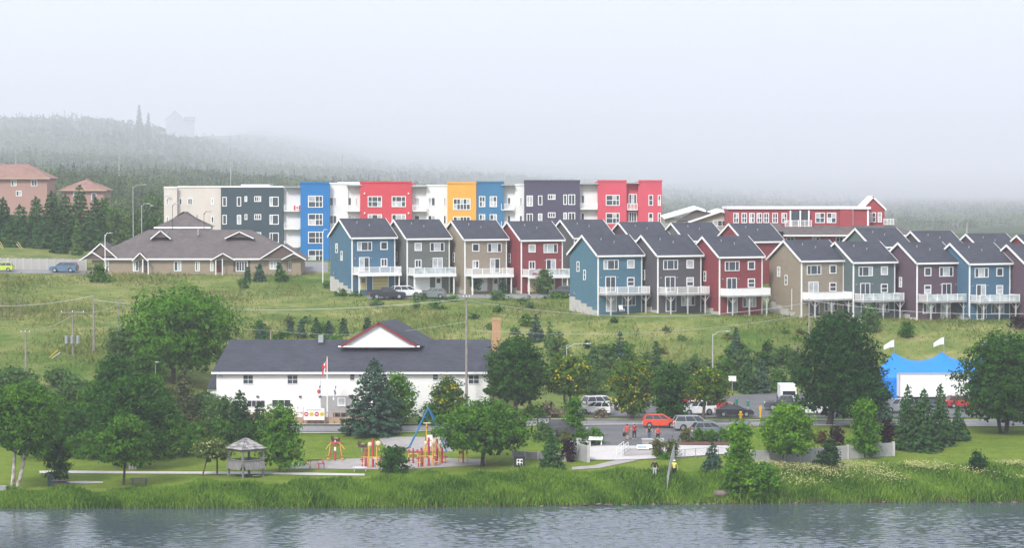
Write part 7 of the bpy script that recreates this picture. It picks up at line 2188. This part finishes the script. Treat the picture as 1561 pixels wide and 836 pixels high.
# ------------------------------------------------------------------ people
SKIN = paint('skin', (0.48, 0.29, 0.21), 0.55, 0.04)
def skin_mesh(name, verts, edges, radii, sub=2):
    me = bpy.data.meshes.new(name)
    me.from_pydata([tuple(v) for v in verts], edges, [])
    ob = bpy.data.objects.new(name, me); col.objects.link(ob)
    sk = ob.modifiers.new('skin', 'SKIN'); sk.use_smooth_shade = True
    for i, r_ in enumerate(radii):
        sv = me.skin_vertices[0].data[i]; sv.radius = (r_, r_) if not hasattr(r_, '__len__') else r_
        sv.use_root = (i == 0)
    ss = ob.modifiers.new('sub', 'SUBSURF'); ss.levels = sub; ss.render_levels = sub
    dg = bpy.context.evaluated_depsgraph_get(); dg.update()
    out = bpy.data.meshes.new_from_object(ob.evaluated_get(dg))
    bpy.data.objects.remove(ob)
    out.name = name
    return out
def person(p, rz, label, shirt, legs, hair, hat=None, short=True, walk=0.25, sleeve=0.55, extra=None, shoe=None, arm=0.12, sc=1.0):
    """a standing or walking figure facing local -y; feet at the origin"""
    root = empty('person', p, rz, label, 'person'); root.scale = (sc, sc, sc)
    hipz, kz, az = 0.92, 0.50, 0.09
    J = {}
    J['pel'] = (0, 0, 0.95); J['waist'] = (0, 0, 1.10); J['chest'] = (0, -0.01, 1.34); J['neck'] = (0, 0.0, 1.50); J['chin'] = (0, -0.02, 1.57); J['head'] = (0, -0.02, 1.66); J['crown'] = (0, -0.01, 1.74)
    for s, n in ((-1, 'l'), (1, 'r')):
        st = walk * s
        J['hip' + n] = (s * 0.10, 0, hipz - 0.03); J['knee' + n] = (s * 0.11, -st * 0.55 - 0.03, kz); J['ank' + n] = (s * 0.11, -st * 0.75 + (0.05 if st < 0 else 0), az); J['toe' + n] = (s * 0.125, -st * 0.75 - 0.14, 0.04)
        J['sh' + n] = (s * 0.19, 0, 1.43); J['el' + n] = (s * (0.25 + arm), st * 0.35 + 0.02, 1.15); J['wr' + n] = (s * (0.24 + arm), st * 0.6 - 0.10, 0.92); J['palm' + n] = (s * (0.24 + arm), st * 0.65 - 0.12, 0.85)
        for k in range(4):
            J['f%d%s' % (k, n)] = (s * (0.235 + arm), st * 0.65 - 0.15 + 0.022 * k, 0.76 + 0.012 * abs(k - 1)); 
        J['th' + n] = (s * (0.20 + arm), st * 0.65 - 0.17, 0.81)
    names = list(J); ix = {n: i for i, n in enumerate(names)}
    rad = {'pel': 0.15, 'waist': 0.125, 'chest': 0.155, 'neck': 0.055, 'chin': 0.07, 'head': 0.098, 'crown': 0.07}
    E = [('pel', 'waist'), ('waist', 'chest'), ('chest', 'neck'), ('neck', 'chin'), ('chin', 'head'), ('head', 'crown')]
    for n in 'lr':
        rad.update({'hip' + n: 0.095, 'knee' + n: 0.062, 'ank' + n: 0.042, 'toe' + n: 0.04, 'sh' + n: 0.062, 'el' + n: 0.042, 'wr' + n: 0.03, 'palm' + n: 0.032, 'th' + n: 0.011})
        E += [('pel', 'hip' + n), ('hip' + n, 'knee' + n), ('knee' + n, 'ank' + n), ('ank' + n, 'toe' + n), ('chest', 'sh' + n), ('sh' + n, 'el' + n), ('el' + n, 'wr' + n), ('wr' + n, 'palm' + n), ('palm' + n, 'th' + n)]
        for k in range(4): rad['f%d%s' % (k, n)] = 0.010; E.append(('palm' + n, 'f%d%s' % (k, n)))
    me = skin_mesh('body', [J[n] for n in names], [(ix[a], ix[b]) for a, b in E], [rad[n] for n in names])
    body = link('body', me, SKIN, root)
    # clothes follow the same joints, a little fuller
    sn = ['waist', 'chest', 'shl', 'shr', 'pel']; sv = [J['waist'], J['chest'], J['shl'], J['shr'], (0, 0, 0.93)]
    sr = [0.155, 0.185, 0.085, 0.085, 0.165]; se = [(0, 1), (1, 2), (1, 3), (0, 4)]
    for n in 'lr':
        a, b, c = Vector(J['sh' + n]), Vector(J['el' + n]), Vector(J['wr' + n])
        if sleeve <= 1: sv.append(a.lerp(b, max(0.15, sleeve))); sr.append(0.066); se.append((sn.index('sh' + n), len(sv) - 1))
        else:
            sv.append(b); sr.append(0.06); se.append((sn.index('sh' + n), len(sv) - 1)); sv.append(b.lerp(c, 0.95)); sr.append(0.045); se.append((len(sv) - 2, len(sv) - 1))
    link('shirt', skin_mesh('shirt', sv, se, sr), shirt, body)
    lv = [(0, 0, 0.97)]; lr_ = [0.158]; le = []
    for n in 'lr':
        k0 = len(lv); lv += [J['hip' + n], J['knee' + n]]; lr_ += [0.115, 0.08]; le += [(0, k0), (k0, k0 + 1)]
        if not short: lv.append(Vector(J['ank' + n]) + Vector((0, 0, 0.03))); lr_.append(0.06); le.append((k0 + 1, k0 + 2))
    link('trousers', skin_mesh('trousers', lv, le, lr_), legs, body)
    for n in 'lr':
        a, t = Vector(J['ank' + n]), Vector(J['toe' + n])
        MB().ball(((a + t) / 2 + Vector((0, 0, -0.01))).to_tuple(), (0.05, 0.14, 0.05), 8, 5).build('shoe', shoe or DARKTRIM, body)
    MB().ball((0, 0.025, 1.69), (0.106, 0.115, 0.11), 10, 7).build('hair', hair, body)
    MB().ball((0, -0.125, 1.645), (0.016, 0.022, 0.022), 6, 4).build('nose', SKIN, body)
    for s in (-1, 1):
        MB().ball((s * 0.038, -0.108, 1.668), (0.014, 0.01, 0.009), 6, 4).build('eye', DARKTRIM, body)
        MB().ball((s * 0.103, -0.01, 1.655), (0.014, 0.025, 0.034), 6, 4).build('ear', SKIN, body)
    MB().ball((0, -0.105, 1.605), (0.028, 0.01, 0.008), 6, 4).build('mouth', paint('lip', (0.35, 0.12, 0.1)), body)
    if hat:
        hm = MB().ball((0, 0.0, 1.72), (0.118, 0.125, 0.085), 10, 6); hm.box(-0.09, 0.09, -0.22, -0.09, 1.70, 1.718)
        hm.build('cap', hat, body)
    return root
HAIR = paint('hair_brown', (0.05, 0.03, 0.02), 0.7); HAIRD = paint('hair_dark', (0.015, 0.012, 0.01), 0.7)
TRED = paint('shirt_red', (0.55, 0.04, 0.04), 0.8, 0.05); TDRED = paint('jersey_dark_red', (0.30, 0.02, 0.03), 0.8, 0.05); TBLK = paint('cloth_black', (0.012, 0.012, 0.014), 0.85); KHAKI = paint('cloth_khaki', (0.16, 0.13, 0.09), 0.85)
JEAN = paint('cloth_denim', (0.07, 0.12, 0.22), 0.85); GREYC = paint('cloth_pale_grey', (0.45, 0.45, 0.46), 0.85); CAPW = paint('cap_white', (0.75, 0.75, 0.74), 0.8); HIVIS = paint('vest_yellow', (0.70, 0.66, 0.10), 0.7)
def spot(u, v, dz=0.09):
    p = G(u, v); return p + Vector((0, 0, dz))
a1 = person(spot(956, 673), 2.9, 'person in red shirt carrying a black bag across the car park', TRED, KHAKI, HAIR, sleeve=0.6)
bagp = empty('carry_bag', spot(951.5, 671.5), 0, 'black carry bag held by the person in red', 'bag')
MB().box(-0.16, 0.16, -0.10, 0.10, 0.32, 0.74).build('body', TBLK, bagp); MB().path([(-0.1, 0, 0.74), (-0.06, 0, 0.88), (0.06, 0, 0.88), (0.1, 0, 0.74)], [0.015] * 4, 5).build('strap', TBLK, bagp)
person(spot(967, 672), 3.3, 'person in dark red jersey and white cap with black leggings', TDRED, TBLK, HAIR, hat=CAPW, short=False, shoe=CAPW, sleeve=0.5)
person(spot(990, 675), 2.8, 'person in black vest top and denim trousers by the planter', TBLK, JEAN, HAIR, short=False, sleeve=0.1, sc=0.96)
person(spot(1003, 676), 3.4, 'person in red top standing just behind the planter', TRED, TBLK, HAIR, sleeve=0.4, sc=0.96)
person(spot(998, 729, 0.0), 0.1, 'person in black jacket standing in the tall bank grass', TBLK, GREYC, HAIRD, short=False, sleeve=1.2, walk=0.05)
person(spot(1028, 729, 0.0), -0.4, 'person in yellow safety vest and white cap by the mesh fence', HIVIS, TBLK, HAIRD, hat=CAPW, short=False, sleeve=0.3, walk=0.05)
# ------------------------------------------------------------------ haze: one even box of damp air round everything
def haze():
    mb = MB().box(-8200, 8200, -450, 27600, -5.5, 800.0)
    m = bpy.data.materials.new('haze_air')
    m.use_nodes = True
    nt = m.node_tree
    nt.nodes.clear()
    out = nt.nodes.new('ShaderNodeOutputMaterial')
    pv = nt.nodes.new('ShaderNodeVolumePrincipled')
    pv.inputs['Color'].default_value = HAZE_COLOUR
    pv.inputs['Density'].default_value = HAZE_DENSITY
    pv.inputs['Anisotropy'].default_value = 0.15
    nt.links.new(pv.outputs[0], out.inputs['Volume'])
    o = mb.build('haze', m)
    tag(o, 'pale even fog hanging over the lake shore and hillside', 'haze', kind='stuff')
haze()
